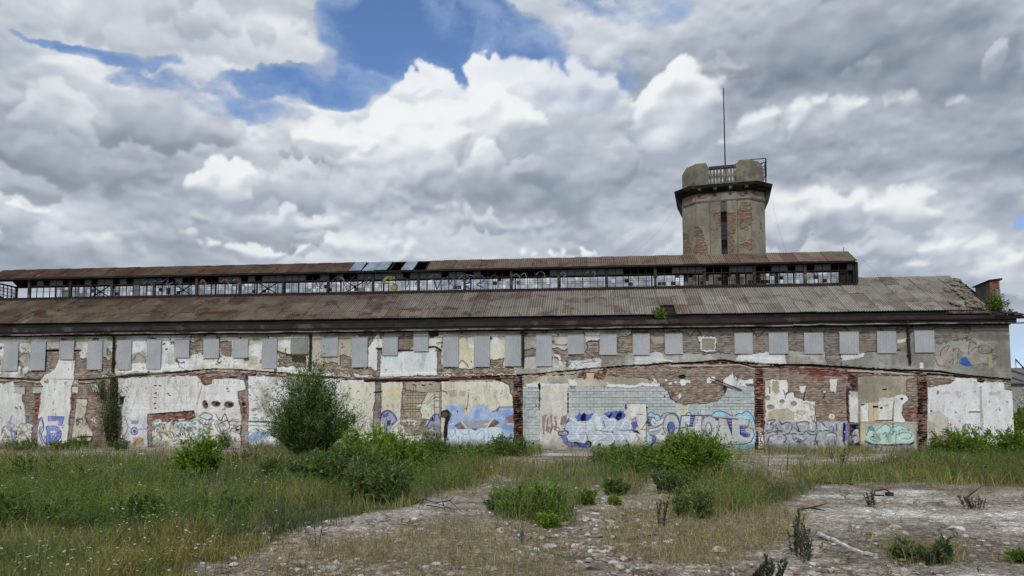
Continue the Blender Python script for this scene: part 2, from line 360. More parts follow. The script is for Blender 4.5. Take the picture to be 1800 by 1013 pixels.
LEDGE = [(-250, 668), (0, 665), (100, 668), (150, 667), (200, 664), (300, 655), (380, 648), (430, 650), (500, 656), (600, 664), (650, 666), (760, 665), (900, 660), (960, 655), (1060, 646), (1180, 638), (1300, 637), (1400, 642), (1500, 647), (1600, 655), (1700, 662), (1800, 668)]
LY = np.interp(PX, [p[0] for p in LEDGE], [p[1] for p in LEDGE]) + N1 * 1.2
UP = PY < LY

def paint_wall():
    W_, C_, G_, T_, B_ = (206, 206, 202), (205, 199, 184), (150, 148, 140), (166, 156, 140), (192, 200, 202)
    full = (slice(0, NZ), slice(0, NU))
    # ---- brick core everywhere
    c, r = brick_tone(full, TAN); c2, _ = brick_tone(full, MIXB); c3, _ = brick_tone(full, GREYB)
    COL[:] = np.where((PX > 900)[..., None], c2, c); COL[UP & (PX > 1100)] = c3[UP & (PX > 1100)]
    HT[:] = (r - .5) * .014 + N3 * .004
    # ---- upper storey
    plaster([(-300, 560), (205, 560), (205, 664), (-300, 668)], (204, 205, 204), (170, 166, 154), dmg=.30, bias=.54)
    plaster([(205, 560), (345, 560), (340, 652), (205, 662)], (203, 205, 206), (172, 168, 156), dmg=.28, bias=.54)
    plaster([(335, 560), (640, 560), (640, 664), (335, 652)], (172, 165, 150), (196, 196, 190), dmg=.30, under=(146, 134, 116))
    plaster([(630, 560), (905, 560), (905, 660), (630, 664)], (188, 182, 166), (203, 203, 198), dmg=.30, under=(150, 138, 118))
    plaster([(905, 560), (1110, 560), (1110, 643), (905, 660)], (186, 184, 176), (152, 149, 140), dmg=.29)
    plaster([(1160, 560), (1230, 560), (1215, 590), (1190, 578), (1170, 585)], (168, 162, 148), (140, 134, 120))
    # stains along the eave
    for x0, x1, a in [(430, 560, .7), (335, 430, .6), (560, 760, .45), (780, 1000, .4)]:
        flat([(x0, 565), (x1, 565), (x1 - 5, 592), (x0 + 10, 594)], (122, 116, 98), jag=5, alpha=a, tex=True)
    # left part
    bricks([(80, 618), (104, 616), (104, 633), (95, 650), (80, 651)], TAN); line([(80, 617), (104, 616)], (30, 26, 26), 2.6, h=-.05)
    bricks([(131, 618), (140, 619), (140, 630), (154, 631), (155, 652), (180, 653), (180, 668), (132, 670)], TAN, mortar=(150, 142, 126))
    line([(130, 617), (141, 617)], (40, 34, 32), 2.4, h=-.04)
    bricks([(50, 652), (95, 652), (78, 668), (40, 668)], TAN); flat([(32, 622), (54, 620), (54, 648), (34, 632)], (150, 146, 138), jag=3, alpha=.8)
    line(curve([(33, 630), (42, 622), (52, 624), (54, 634)]), (90, 84, 78), 1.2); bricks([(180, 628), (200, 632), (200, 662), (180, 660)], TAN, jag=3)
    flat([(180, 600), (198, 604), (194, 628), (184, 622)], (140, 142, 140), jag=3, alpha=.7)
    flat([(233, 622), (257, 618), (257, 648), (233, 640)], (156, 150, 140), jag=3, alpha=.9); line(curve([(234, 634), (243, 622), (256, 630)]), (100, 94, 86), 1.1)
    bricks([(334, 598), (357, 598), (357, 624), (334, 624)], TAN, jag=3, mortar=(170, 160, 142)); bricks([(387, 600), (409, 600), (407, 625), (388, 625)], TAN, jag=2, mortar=(168, 158, 140))
    flat([(436, 604), (462, 600), (460, 636), (440, 622)], (204, 206, 204), jag=4, alpha=.9)
    flat([(210, 640), (330, 640), (330, 652), (210, 656)], (206, 208, 206), jag=3, alpha=.9); flat([(488, 640), (520, 648), (522, 653), (488, 651)], (208, 210, 208), jag=2)
    bricks([(488, 624), (540, 626), (538, 644), (490, 646)], TAN, jag=2); line([(488, 618), (512, 625), (541, 624)], (84, 62, 54), 2.4, h=.08); line([(489, 622), (505, 626)], (50, 38, 34), 1.2)
    flat([(514, 627), (539, 628), (538, 638), (514, 636)], (70, 62, 56), jag=1, h=-.06)
    bricks([(595, 640), (664, 650), (664, 662), (560, 652), (572, 636)], TAN, jag=3, mortar=(176, 164, 142)); bricks([(600, 625), (618, 628), (618, 650), (600, 650)], TAN, jag=2, mortar=(160, 150, 134))
    bricks([(628, 588), (665, 588), (648, 610), (647, 625), (640, 600)], TAN, jag=2); flat([(648, 608), (662, 600), (664, 650), (648, 644)], (205, 207, 206), jag=2.5, alpha=.95)
    # framed white panel between two iron beams
    bricks([(664, 612), (672, 612), (672, 662), (663, 662)], GREYB, jag=.8); bricks([(767, 615), (776, 615), (775, 661), (767, 661)], GREYB, jag=.8)
    line([(663, 613), (672, 614)], (96, 44, 40), 4, h=.04); bricks([(700, 592), (727, 590), (727, 612), (700, 618)], TAN, jag=1.5, mortar=(140, 130, 116))
    line([(699, 617), (727, 616)], (58, 48, 44), 3, h=-.05); line([(754, 611), (765, 610), (775, 616)], (54, 44, 42), 3, h=-.05)
    bricks([(753, 580), (772, 582), (770, 592), (756, 592)], DRED, jag=1.5, mortar=(90, 80, 70)); flat([(755, 592), (778, 594), (776, 612), (755, 608)], (196, 196, 190), jag=2, alpha=.85)
    pw = new_id('plaster_patch', 'white rectangular plaster panel below two shutters')
    plaster([(669, 626), (700, 619), (768, 619), (769, 661), (668, 662)], (206, 208, 206), (190, 197, 200), jag=.8, rid=pw, h=.06, mixk=3); flat([(672, 628), (698, 628), (698, 641), (672, 640)], (186, 198, 200), jag=1, alpha=.6)
    bricks([(776, 640), (800, 650), (905, 646), (905, 658), (776, 660)], TAN, jag=3, mortar=(176, 166, 146)); flat([(807, 618), (830, 612), (832, 640), (822, 646), (806, 634)], (190, 184, 156), jag=2.5, alpha=.8)
    line(curve([(807, 640), (812, 634), (820, 640), (824, 646)]), (80, 70, 62), 1.2); bricks([(862, 634), (887, 632), (886, 645), (862, 645)], TAN, jag=2)
    flat([(862, 606), (886, 600), (887, 630), (864, 634)], (196, 192, 168), jag=2, alpha=.7)
    # 920-1110
    bricks([(921, 613), (942, 612), (943, 628), (921, 628)], GREYB, jag=2); flat([(922, 628), (942, 628), (943, 648), (922, 648)], (178, 176, 170), jag=2, alpha=.8)
    bricks([(971, 612), (998, 616), (998, 624), (1052, 626), (1050, 636), (1010, 640), (984, 638), (972, 626)], MIXB, jag=2.5); flat([(975, 590), (997, 590), (998, 606), (972, 606)], (176, 174, 164), jag=2)
    line(curve([(972, 604), (985, 607), (998, 606)]), (90, 80, 72), 1.3)
    line([(976, 625), (983, 627), (985, 640)], (212, 210, 204), 4, h=.05); bricks([(1030, 600), (1054, 600), (1054, 626), (1030, 630)], MIXB, jag=2, mortar=(160, 150, 134)); line([(1032, 601), (1052, 600)], (60, 50, 46), 1.4)
    flat([(1028, 584), (1054, 584), (1053, 598), (1030, 600)], (188, 190, 188), jag=1.5)
    bricks([(1084, 592), (1112, 590), (1112, 622), (1084, 618)], MIXB, jag=2); bricks([(1142, 602), (1169, 604), (1169, 620), (1142, 620)], MIXB, jag=2)
    flat([(1143, 590), (1168, 592), (1166, 602), (1150, 606)], (160, 150, 134), jag=1.5)
    # 1180-1600 brick with a lower grey render strip
    pg = new_id('plaster_patch', 'grey render strip with a white splash under the right hand windows')
    plaster([(1040, 628), (1110, 620), (1205, 622), (1290, 622), (1345, 618), (1450, 617), (1452, 645), (1380, 642), (1180, 638), (1060, 645)], (166, 164, 158), (128, 124, 116), rid=pg, h=.05, mixk=5)
    flat([(1295, 624), (1350, 617), (1380, 622), (1382, 640), (1292, 634)], (196, 198, 198), jag=2, alpha=.9); flat([(1118, 622), (1160, 620), (1175, 636), (1115, 640)], (188, 190, 190), jag=2.5, alpha=.8)
    flat([(1000, 636), (1055, 628), (1058, 644), (1000, 650)], (194, 198, 200), jag=2.5, alpha=.8); line([(1155, 633), (1180, 635)], (204, 206, 204), 3)
    bricks([(1450, 588), (1476, 588), (1476, 642), (1452, 640)], GREYB, jag=1.2)
    plaster([(1477, 622), (1600, 618), (1600, 652), (1480, 644)], (150, 149, 145), (132, 130, 124), rid=pg, h=.05); flat([(1478, 624), (1522, 617), (1518, 628), (1478, 634)], (196, 198, 196), jag=1.5, alpha=.9)
    plaster([(1556, 592), (1600, 575), (1600, 622), (1575, 616), (1548, 618)], (134, 130, 120), (112, 104, 94), jag=2); flat([(1576, 598), (1594, 594), (1594, 600), (1577, 604)], (190, 188, 180), jag=1)
    for x in (1235, 1330, 1432, 1500, 1555): plaster([(x - 16, 570), (x + 24, 570), (x + 10, 586), (x + 2, 592), (x - 4, 584)], (142, 136, 124), (118, 112, 102), jag=1.6)
    flat([(1510, 606), (1541, 606), (1541, 620), (1510, 620)], (124, 114, 100), jag=1, alpha=.8); flat([(1386, 608), (1412, 608), (1412, 618), (1386, 618)], (128, 118, 104), jag=1, alpha=.8)
    pb = new_id('blind_window', 'bricked up window with a crumbling white plaster rim')
    plaster([(1225, 592), (1258, 591), (1259, 619), (1230, 618), (1230, 604)], (202, 202, 198), (196, 190, 178), jag=1.4, rid=pb, h=.06); flat([(1233, 596), (1256, 596), (1256, 616), (1233, 615)], (142, 138, 128), jag=.8, h=.0)
    # right end, grey render with a sketched figure
    pr = new_id('plaster_patch', 'grey render of the right hand corner of the upper storey')
    plaster([(1600, 590), (1607, 560), (1790, 555), (1790, 670), (1700, 664), (1600, 655)], (140, 138, 131), (124, 120, 112), rid=pr, h=.06)
    bricks([(1642, 575), (1706, 574), (1700, 596), (1664, 602), (1642, 604)], GREYB, jag=2.5); flat([(1717, 587), (1775, 588), (1775, 598), (1740, 597), (1716, 594)], (112, 110, 106), jag=1.2); flat([(1690, 596), (1740, 600), (1720, 618), (1650, 616), (1642, 604)], (156, 154, 148), jag=3, alpha=.7)
    flat([(1642, 625), (1655, 630), (1656, 652), (1640, 652)], (165, 163, 158), jag=3, alpha=.6); flat([(1617, 638), (1622, 638), (1623, 648), (1616, 648)], (192, 192, 190), jag=.6)
    gid = new_id('graffiti', 'faded pink sketched graffiti with one blue patch on the grey upper corner')
    s, m = inside([(1640, 596), (1755, 600), (1752, 650), (1640, 645)], 1); RID[s][m] = gid
    flat([(1646, 612), (1668, 606), (1676, 640), (1652, 642), (1644, 632)], (166, 154, 146), jag=2, alpha=.4); flat([(1690, 612), (1720, 608), (1736, 636), (1710, 645), (1700, 640)], (168, 154, 144), jag=2, alpha=.4)
    flat([(1675, 625), (1684, 622), (1684, 645), (1676, 640)], (150, 152, 118), jag=.8, alpha=.8); flat([(1737, 624), (1743, 622), (1744, 648), (1737, 646)], (156, 154, 116), jag=.6, alpha=.8)
    flat([(1684, 634), (1696, 626), (1702, 634), (1710, 644), (1700, 645), (1685, 640)], (60, 92, 158), jag=.8)
    K = (66, 56, 54)
    for p in ([(1652, 626), (1655, 614), (1668, 608), (1664, 616)], [(1674, 618), (1682, 612), (1690, 620), (1684, 616), (1682, 640)], [(1698, 600), (1706, 598), (1716, 606), (1704, 602), (1702, 624)], [(1718, 618), (1730, 622), (1742, 618), (1738, 610), (1722, 608), (1718, 618)], [(1700, 636), (1710, 642), (1724, 640), (1736, 642)], [(1746, 612), (1742, 622), (1752, 628), (1744, 632)], [(1668, 638), (1675, 632), (1674, 640)], [(1644, 632), (1648, 642), (1660, 644)], [(1706, 618), (1712, 612), (1724, 610)]):
        line(curve(p), K, 1.0, .85)
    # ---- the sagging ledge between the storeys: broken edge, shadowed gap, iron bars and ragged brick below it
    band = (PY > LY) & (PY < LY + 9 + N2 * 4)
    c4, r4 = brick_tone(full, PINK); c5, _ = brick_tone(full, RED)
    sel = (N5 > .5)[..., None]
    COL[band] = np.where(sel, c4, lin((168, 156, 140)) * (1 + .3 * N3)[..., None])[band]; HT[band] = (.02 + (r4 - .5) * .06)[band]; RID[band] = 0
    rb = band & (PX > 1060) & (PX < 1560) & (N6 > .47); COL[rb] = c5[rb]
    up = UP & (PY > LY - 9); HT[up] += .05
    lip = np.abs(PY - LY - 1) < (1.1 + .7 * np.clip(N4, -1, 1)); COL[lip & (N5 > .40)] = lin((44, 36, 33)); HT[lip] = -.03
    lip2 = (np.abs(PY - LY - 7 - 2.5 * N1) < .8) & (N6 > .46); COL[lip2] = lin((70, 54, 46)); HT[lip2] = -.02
    line([(0, 665), (68, 668), (127, 667)], (58, 48, 46), 2.4, h=.04); line([(205, 663), (260, 658), (330, 654)], (48, 40, 38), 2.6, h=.05); line([(210, 660), (240, 657), (290, 656)], (150, 146, 140), 1.2, h=.06)
    line([(600, 668), (700, 667), (905, 665)], (92, 52, 48), 2.8, h=.06); line([(600, 671), (720, 670), (880, 668)], (36, 30, 30), 2.2, h=-.04); line([(610, 665), (660, 664), (760, 664), (840, 661)], (176, 160, 150), 1.2, h=.05)
    line([(790, 669), (870, 668)], (205, 200, 190), 1.4); line([(505, 660), (560, 663)], (110, 80, 70), 2.2, h=.04)
    line(curve([(1180, 640), (1220, 638), (1270, 634), (1300, 640), (1330, 646), (1400, 642), (1470, 645), (1560, 651), (1640, 653), (1700, 661), (1775, 668)]), (34, 28, 27), 2.4, h=-.05, wob=1.0)
    line([(1490, 652), (1560, 655), (1606, 659)], (176, 164, 146), 3.2, h=.07); line([(1180, 644), (1300, 642), (1330, 650)], (170, 160, 144), 2.4, h=.05, wob=1); line([(1630, 668), (1700, 672)], (60, 50, 46), 1.4)
    line([(1665, 657), (1720, 664), (1776, 668)], (52, 46, 46), 2.0, h=.05)
    # ---- lower storey, from the left
    plaster([(-300, 676), (24, 673), (27, 690), (40, 695), (44, 715), (43, 730), (47, 745), (58, 750), (56, 800), (-300, 800)], (203, 202, 198), (188, 188, 184), rid=new_id('plaster_patch', 'pale plaster field at the far left of the lower storey'), mixk=3)
    plaster([(25, 680), (44, 680), (45, 694), (28, 692)], (178, 176, 170), None, jag=.8); plaster([(58, 681), (77, 681), (76, 691), (58, 692)], (182, 180, 174), None, jag=.8)
    bricks([(60, 692), (70, 692), (68, 745), (61, 748)], RED, jag=.6, mortar=(120, 80, 66)); bricks([(56, 752), (66, 750), (64, 775), (54, 778)], GREYB)
    pl = new_id('plaster_patch', 'tall white plaster tongue rising through both storeys')
    plaster([(106, 633), (133, 635), (131, 667), (127, 672), (125, 700), (123, 735), (119, 800), (66, 800), (68, 735), (72, 700), (76, 680), (70, 671), (80, 660), (93, 652), (99, 645)], (206, 205, 200), (194, 192, 186), rid=pl, h=.07, jag=1.1, mixk=2.5, crack=.2)
    line([(74, 667), (131, 667)], (150, 148, 144), 1.4); line([(76, 668), (131, 669)], (220, 218, 214), 1.0); scribble(79, 668, 86, 673, [(60, 56, 52)], 4, 3, 1, 4)
    flat([(127, 681), (137, 680), (137, 691), (127, 691)], (186, 184, 180), jag=.8, h=.04); bricks([(126, 693), (133, 693), (131, 720), (125, 722)], RED, jag=.6); bricks([(123, 722), (131, 720), (128, 775), (119, 775)], TAN, jag=1)
    plaster([(160, 675), (178, 675), (176, 690), (164, 689)], (200, 200, 196), None, jag=1); plaster([(134, 702), (154, 702), (150, 735), (156, 748), (164, 764), (160, 775), (136, 776), (126, 780), (131, 742)], (200, 196, 188), (178, 170, 156), jag=1, rid=new_id('plaster_patch', 'narrow cream plaster strip between brick piers at the left'))
    bricks([(155, 693), (190, 693), (186, 740), (160, 750), (152, 735)], PINK, jag=1.2, mortar=(168, 140, 122), rough=.015); line([(138, 769), (162, 768)], (90, 84, 76), 2.4, h=.0)
    line([(160, 737), (168, 737), (162, 742), (164, 734), (167, 742), (160, 737)], (196, 184, 176), 1.0)
    # pier behind the creeper
    bricks([(194, 664), (208, 664), (209, 800), (193, 800)], DRED, jag=.6, mortar=(92, 82, 74), rough=.12, base=.1, rid=new_id('brick_pier', 'dark crumbling brick pier behind the climbing shrub'))
    # long white wall 208-430
    pq = new_id('plaster_patch', 'long white board marked plaster field above the dense graffiti')
    plaster([(208, 666), (290, 662), (345, 661), (356, 668), (356, 676), (373, 676), (374, 668), (395, 665), (430, 668), (434, 690), (420, 692), (418, 700), (424, 712), (423, 728), (410, 800), (210, 800), (215, 740), (214, 716), (208, 714)], (206, 205, 203), (192, 190, 186), rid=pq, jag=.9, mixk=2.5, h=.06, crack=.8)
    for x in range(226, 345, 12): line([(x, 669), (x, 674)], (140, 136, 132), .9, .7)
    for x in range(376, 430, 9): line([(x, 670), (x, 675)], (140, 136, 132), .9, .7)
    for y in (680, 692, 709, 720): line([(209, y + 1), (356, y - 1), (420, y)], (176, 174, 170), .8, .6)
    for x0, x1 in ((300, 322), (242, 236), (318, 310), (350, 346)): line([(x0, 672), ((x0 + x1) / 2 + 3, 690), (x1, 712)], (150, 148, 146), .9, .6, wob=2)
    for x, y in ((274, 679), (274, 692), (274, 699), (274, 709), (274, 718), (296, 692), (298, 695), (282, 679), (400, 684), (402, 688)): flat([(x - 2, y - 1), (x + 2, y + 1)], (90, 84, 80), jag=.8, h=.02)
    bricks([(352, 660), (395, 661), (394, 666), (374, 668), (372, 677), (357, 677)], RED, jag=1.5, mortar=(140, 100, 82), rough=.05); bricks([(425, 657), (450, 658), (448, 667), (432, 668)], DRED, jag=1.5)
    flat([(403, 662), (418, 662), (416, 665), (404, 666)], (60, 52, 50), jag=.6, h=-.04); line([(355, 680), (350, 700)], (130, 126, 122), 1)
    for x, y, rx, ry in ((361, 711, 4, 7), (380, 710, 8, 4.5), (403, 711, 8, 5)):
        flat(ring(x, y, rx + 1.2, ry + 1.2), (140, 134, 126), jag=.8); flat(ring(x, y, rx, ry), (112, 86, 76), jag=1.4, h=-.02); flat(ring(x + 1, y, rx * .45, ry * .5), (52, 36, 32), jag=1.2, h=-.08)
    flat([(210, 697), (219, 697), (216, 712), (209, 711)], (70, 60, 56), jag=1, h=-.03)
    bricks([(418, 688), (436, 684), (437, 800), (425, 800), (424, 730), (418, 700)], PINK, jag=1.2, mortar=(168, 150, 134), rough=.04, rid=new_id('brick_pier', 'narrow pinkish brick strip between two white plaster fields'))
    bricks([(424, 706), (432, 704), (434, 735), (426, 736)], RED, jag=1); flat([(424, 708), (430, 708), (430, 714), (425, 714)], (40, 26, 24), jag=.6, h=-.06)
    # dense graffiti 260-425
    gg = new_id('graffiti', 'dense tangle of pale green, beige and black graffiti under the long white plaster field')
    plaster([(262, 727), (424, 725), (424, 800), (262, 800)], (200, 198, 190), (180, 182, 170), rid=gg, jag=1, h=.05, dmg=.18)
    bricks([(264, 728), (342, 722), (344, 735), (330, 740), (290, 741), (268, 738)], RED, jag=1.2, mortar=(140, 84, 66), rid=0, rough=.05); bricks([(260, 728), (268, 728), (268, 790), (260, 790)], PINK, jag=.8)
    line([(264, 728), (340, 723)], (60, 44, 40), 1.3)
    for cx, cy, rx, ry, c in ((285, 755, 9, 14, (176, 164, 136)), (300, 758, 8, 13, (186, 174, 148)), (312, 748, 12, 7, (150, 182, 172)), (330, 750, 16, 8, (160, 186, 176)), (352, 742, 10, 7, (176, 200, 192)), (275, 752, 7, 8, (120, 110, 130)), (345, 765, 18, 8, (190, 190, 170)), (395, 745, 14, 9, (196, 186, 190))): flat(ring(cx, cy, rx, ry), c, jag=1.6, alpha=.85)
    scribble(266, 738, 424, 776, [(58, 50, 54), (90, 84, 92), (90, 120, 116), (226, 226, 222), (120, 96, 100), (110, 140, 134)], 230, 11, 1.15, 9)
    for p in ([(350, 732), (362, 726), (374, 731), (366, 738), (352, 734)], [(380, 728), (388, 740), (396, 728), (402, 742), (410, 736)], [(384, 746), (400, 740), (404, 752), (390, 758), (384, 746)], [(412, 754), (424, 748), (422, 762), (410, 758)], [(352, 742), (364, 752), (376, 756)]): line(curve(p), (70, 58, 66), 1.2, .9)
    flat(ring(371, 737, 4, 2), (110, 110, 170), jag=.4); flat(ring(418, 756, 4, 3), (76, 50, 80), jag=.4)
    scribble(262, 772, 424, 786, [(120, 112, 100), (90, 84, 76), (200, 196, 186)], 60, 12, 1.2, 6)
    # small panel with a circle figure and an orange square
    gp = new_id('graffiti', 'lavender circle figure above a small orange square of paint')
    plaster([(226, 733), (260, 733), (259, 800), (226, 800)], (196, 196, 198), (186, 186, 190), rid=gp, jag=.5, h=.07)
    flat([(232, 739), (245, 745)], (140, 138, 156), jag=.5); line(ring(237, 758, 5.5, 6), (104, 110, 160), 2.2); flat(ring(237, 758, 3, 3.4), (84, 94, 158), jag=.3); line([(243, 755), (258, 754)], (150, 152, 186), 3.4, .8); line([(243, 750), (248, 744), (254, 750)], (160, 160, 190), 1.2, .7); line([(226, 750), (232, 754)], (150, 150, 186), 1.2)
    flat([(235, 769), (254, 783)], (166, 124, 80), jag=.6, tex=True, alpha=.85); line(curve([(238, 780), (242, 772), (246, 779), (252, 772)]), (120, 90, 66), 1.1); line([(222, 738), (226, 750), (219, 770), (214, 786)], (120, 126, 120), 1.2)
    scribble(213, 745, 226, 785, [(90, 96, 92), (150, 160, 150)], 12, 13, 1, 7)
    # far left graffiti
    g1 = new_id('graffiti', 'lavender and olive scribbled tags at the far left')
    s, m = inside([(0, 728), (60, 748), (62, 788), (0, 788)], .5); RID[s][m] = g1
    flat([(30, 750), (56, 752), (54, 780), (26, 782)], (196, 188, 168), jag=1.5, alpha=.8)
    for p in ([(22, 732), (18, 742), (14, 752), (20, 760), (24, 776)], [(16, 742), (26, 748), (20, 756), (27, 762), (23, 778)]): line(curve(p), (132, 132, 176), 2.6, .8)
    for p in ([(4, 776), (10, 764), (16, 776), (6, 780)], [(2, 766), (8, 756), (14, 768)]): line(curve(p), (140, 136, 84), 1.4, .9)
    for p in ([(32, 752), (40, 744), (50, 756), (38, 764), (54, 768)], [(30, 770), (40, 760), (52, 774)], [(28, 764), (34, 752), (44, 764)], [(52, 754), (60, 760), (56, 772)]): line(curve(p), (110, 102, 92), 1.1, .8)
    scribble(4, 738, 56, 782, [(150, 150, 186), (120, 112, 100), (90, 84, 90)], 40, 14, 1.1, 7, .8)
    line([(28, 716), (31, 719)], (70, 66, 66), 1.6); line([(36, 715), (38, 719)], (70, 66, 66), 1.6); line([(29, 760), (30, 764)], (40, 36, 40), 2)
    # blue letters on the white tongue
    g2 = new_id('graffiti', 'blue hollow letters with a striped bar on the tall white plaster tongue')
    s, m = inside([(66, 728), (119, 730), (116, 786), (66, 786)], .4); RID[s][m] = g2
    Bl = (84, 98, 168)
    flat([(85, 732), (113, 734), (109, 748), (105, 748), (107, 738), (86, 738)], (120, 130, 186), jag=.3); line([(86, 732), (114, 733), (110, 748), (104, 747), (106, 739), (86, 740), (86, 732)], Bl, 1.3)
    for x in range(88, 110, 3): line([(x, 733), (x - 1, 738)], Bl, .8)
    flat([(82, 750), (100, 751), (108, 760), (108, 772), (92, 782), (80, 780), (84, 764)], (128, 138, 190), jag=.5); flat([(90, 758), (98, 758), (100, 766), (90, 772)], (200, 200, 198), jag=.4)
    for p in ([(82, 750), (100, 750), (109, 762), (102, 776), (86, 782), (78, 776), (84, 764), (82, 750)], [(88, 778), (98, 764), (108, 758)], [(90, 782), (104, 766)], [(68, 745), (74, 734), (78, 752), (74, 766), (80, 780)], [(72, 750), (70, 764), (76, 780)]): line(curve(p), Bl, 1.5)
    line(curve([(67, 746), (71, 736), (77, 748), (72, 760), (78, 776), (84, 784)]), (60, 92, 86), 1.0); scribble(76, 762, 110, 782, [Bl, (120, 130, 180), (90, 96, 140)], 34, 15, 1.1, 6)
    g3 = new_id('graffiti', 'small black tag on the narrow cream strip'); s, m = inside([(134, 733), (156, 750)], .3); RID[s][m] = g3
    scribble(135, 735, 153, 749, [(50, 48, 54)], 16, 16, 1.1, 6); scribble(136, 749, 152, 760, [(170, 176, 190)], 8, 17, .8, 5)
    scribble(165, 728, 190, 745, [(190, 176, 168)], 6, 18, .8, 6)
    # 437-505 white peeling field, green and blue smears
    ph = new_id('plaster_patch', 'peeling white and grey plaster left of the big bush')
    plaster([(437, 662), (520, 664), (640, 668), (640, 800), (437, 800)], (204, 206, 205), (160, 157, 144), rid=ph, mixk=7, bias=.60, h=.05, jag=1); line([(438, 741), (480, 742), (486, 745)], (90, 88, 80), 2, h=.08); line([(436, 747), (500, 749)], (178, 176, 170), 2.4, h=.09)
    for i in range(40):
        rr = random.Random(i); x = rr.uniform(440, 500); y = rr.uniform(675, 738); flat(ring(x, y, rr.uniform(1, 5), rr.uniform(.8, 3)), (140, 138, 124), jag=1.5, alpha=.7)
    gs = new_id('graffiti', 'blue and green smears of paint left of the big bush'); s, m = inside([(432, 756), (475, 782)], .5); RID[s][m] = gs
    flat([(434, 768), (450, 762), (468, 762), (462, 772), (440, 778)], (120, 150, 178), jag=2, alpha=.8); scribble(432, 758, 470, 778, [(90, 126, 170), (120, 150, 180), (150, 170, 160)], 34, 19, 1.3, 6)
    # 600-780 cream field
    pc = new_id('plaster_patch', 'cream plaster field with a yellow stain right of the big bush')
    plaster([(596, 672), (659, 672), (662, 690), (657, 715), (657, 800), (590, 800)], (203, 199, 184), (190, 186, 172), rid=pc, mixk=3, jag=.8)
    plaster([(669, 672), (708, 672), (712, 690), (716, 704), (710, 722), (706, 745), (700, 800), (669, 800)], (204, 199, 184), (196, 188, 168), rid=pc, mixk=3, jag=1)
    flat([(684, 680), (700, 690), (710, 697), (708, 700), (690, 698), (684, 694)], (204, 190, 144), jag=3, alpha=.6)
    bricks([(660, 672), (670, 672), (669, 775), (657, 775)], GREYB, jag=.8, mortar=(160, 150, 140)); bricks([(660, 694), (668, 694), (667, 712), (659, 712)], PINK, jag=.6); line([(658, 690), (671, 689)], (40, 36, 36), 2, h=.04)
    for x1 in (-12, -6, 0, 7, 13): line(curve([(645, 679), (645 + x1 * .5, 700), (645 + x1, 728)]), (168, 164, 152), .8, .7)
    line(curve([(634, 694), (645, 704), (657, 694)]), (160, 156, 146), .8, .7)
    flat([(620, 728), (625, 728), (625, 744), (620, 744)], (26, 24, 28), jag=.3, h=-.1)
    bricks([(708, 672), (776, 672), (772, 800), (700, 800)], TAN, jag=1, mortar=(178, 168, 146), rough=.03); plaster([(712, 672), (776, 672), (772, 688), (760, 690), (744, 690), (714, 684)], (168, 162, 146), (150, 142, 126), jag=1.4, h=.03)
    # larger blocks of the exposed patch get their own joints
    s, m = inside([(711, 688), (752, 690), (746, 720), (738, 752), (706, 745), (716, 706)], .8); jt = m & ((((Z[s] + 10) % .2) < .04) | (((U[s] + (np.floor((Z[s] + 10) / .2) % 2) * .2 + 20) % .4) < .04)); COL[s][m] = (lin((160, 148, 128)) * (1 + .25 * N3[s])[..., None])[m]; COL[s][jt] = lin((116, 106, 92)); HT[s][m] = .01; HT[s][jt] = -.02
    plaster([(752, 690), (764, 690), (763, 740), (742, 735), (740, 716)], (200, 196, 180), (188, 182, 166), rid=pc, jag=1); line([(735, 714), (742, 713), (748, 712)], (214, 210, 200), 3.6, h=.05)
    line(curve([(763, 694), (752, 706), (742, 712)]), (120, 112, 104), .8); line(curve([(763, 700), (750, 712)]), (120, 112, 104), .8)
    s, m = inside([(764, 690), (774, 690), (774, 750), (764, 750)], .4); jt = m & ((((Z[s] + 10) % .24) < .04) | (((U[s] + 20) % .42) < .04)); COL[s][m] = (lin((186, 182, 168)) * (1 + .1 * N3[s])[..., None])[m]; COL[s][jt] = lin((110, 106, 98)); HT[s][m] = .02; HT[s][jt] = -.01
    for x, y in ((729, 676), (745, 676), (758, 674)): flat([(x - 4, y), (x + 3, y + 1), (x + 2, y + 3), (x - 3, y + 2)], (50, 44, 42), jag=.8, h=-.04)
    for x in (727, 731): line([(x, 680), (x, 688)], (120, 108, 96), 1.4)
    scribble(700, 735, 764, 785, [(200, 198, 190), (80, 74, 70), (214, 210, 204), (110, 104, 98), (150, 140, 126)], 90, 20, 1.3, 6); flat([(700, 766), (740, 768), (738, 776), (702, 776)], (206, 202, 190), jag=1.5, h=.05); line([(676, 762), (695, 766)], (110, 50, 40), 1.6)
    gl = new_id('graffiti', 'grey looping tag beside the big bush'); s, m = inside([(622, 728), (668, 764)], .3); RID[s][m] = gl
    for p in ([(626, 760), (624, 742), (634, 728), (640, 740), (634, 756), (630, 742), (642, 732)], [(640, 758), (642, 742), (652, 736), (656, 750), (648, 756), (646, 742)], [(654, 760), (656, 740), (664, 744), (662, 758)]): line(curve(p), (150, 148, 152), 1.8, .8)
    gb = new_id('graffiti', 'blue grey bubble letters between the cream fields'); s, m = inside([(668, 720), (702, 768)], .3); RID[s][m] = gb
    flat([(670, 730), (678, 724), (690, 726), (696, 736), (690, 748), (686, 762), (676, 764), (674, 745)], (150, 156, 176), jag=.5)
    line(curve([(669, 736), (672, 727), (682, 722), (692, 728), (697, 738), (690, 746)]), (64, 72, 132), 2.4); flat([(672, 728), (684, 725), (682, 732), (674, 736)], (92, 100, 160), jag=.4); flat([(680, 740), (688, 738), (686, 748), (680, 750)], (66, 76, 88), jag=.4)
    for p in ([(680, 736), (676, 750), (682, 764)], [(688, 750), (700, 738), (706, 732)], [(690, 756), (702, 744)]): line(curve(p), (110, 112, 124), 1.2)
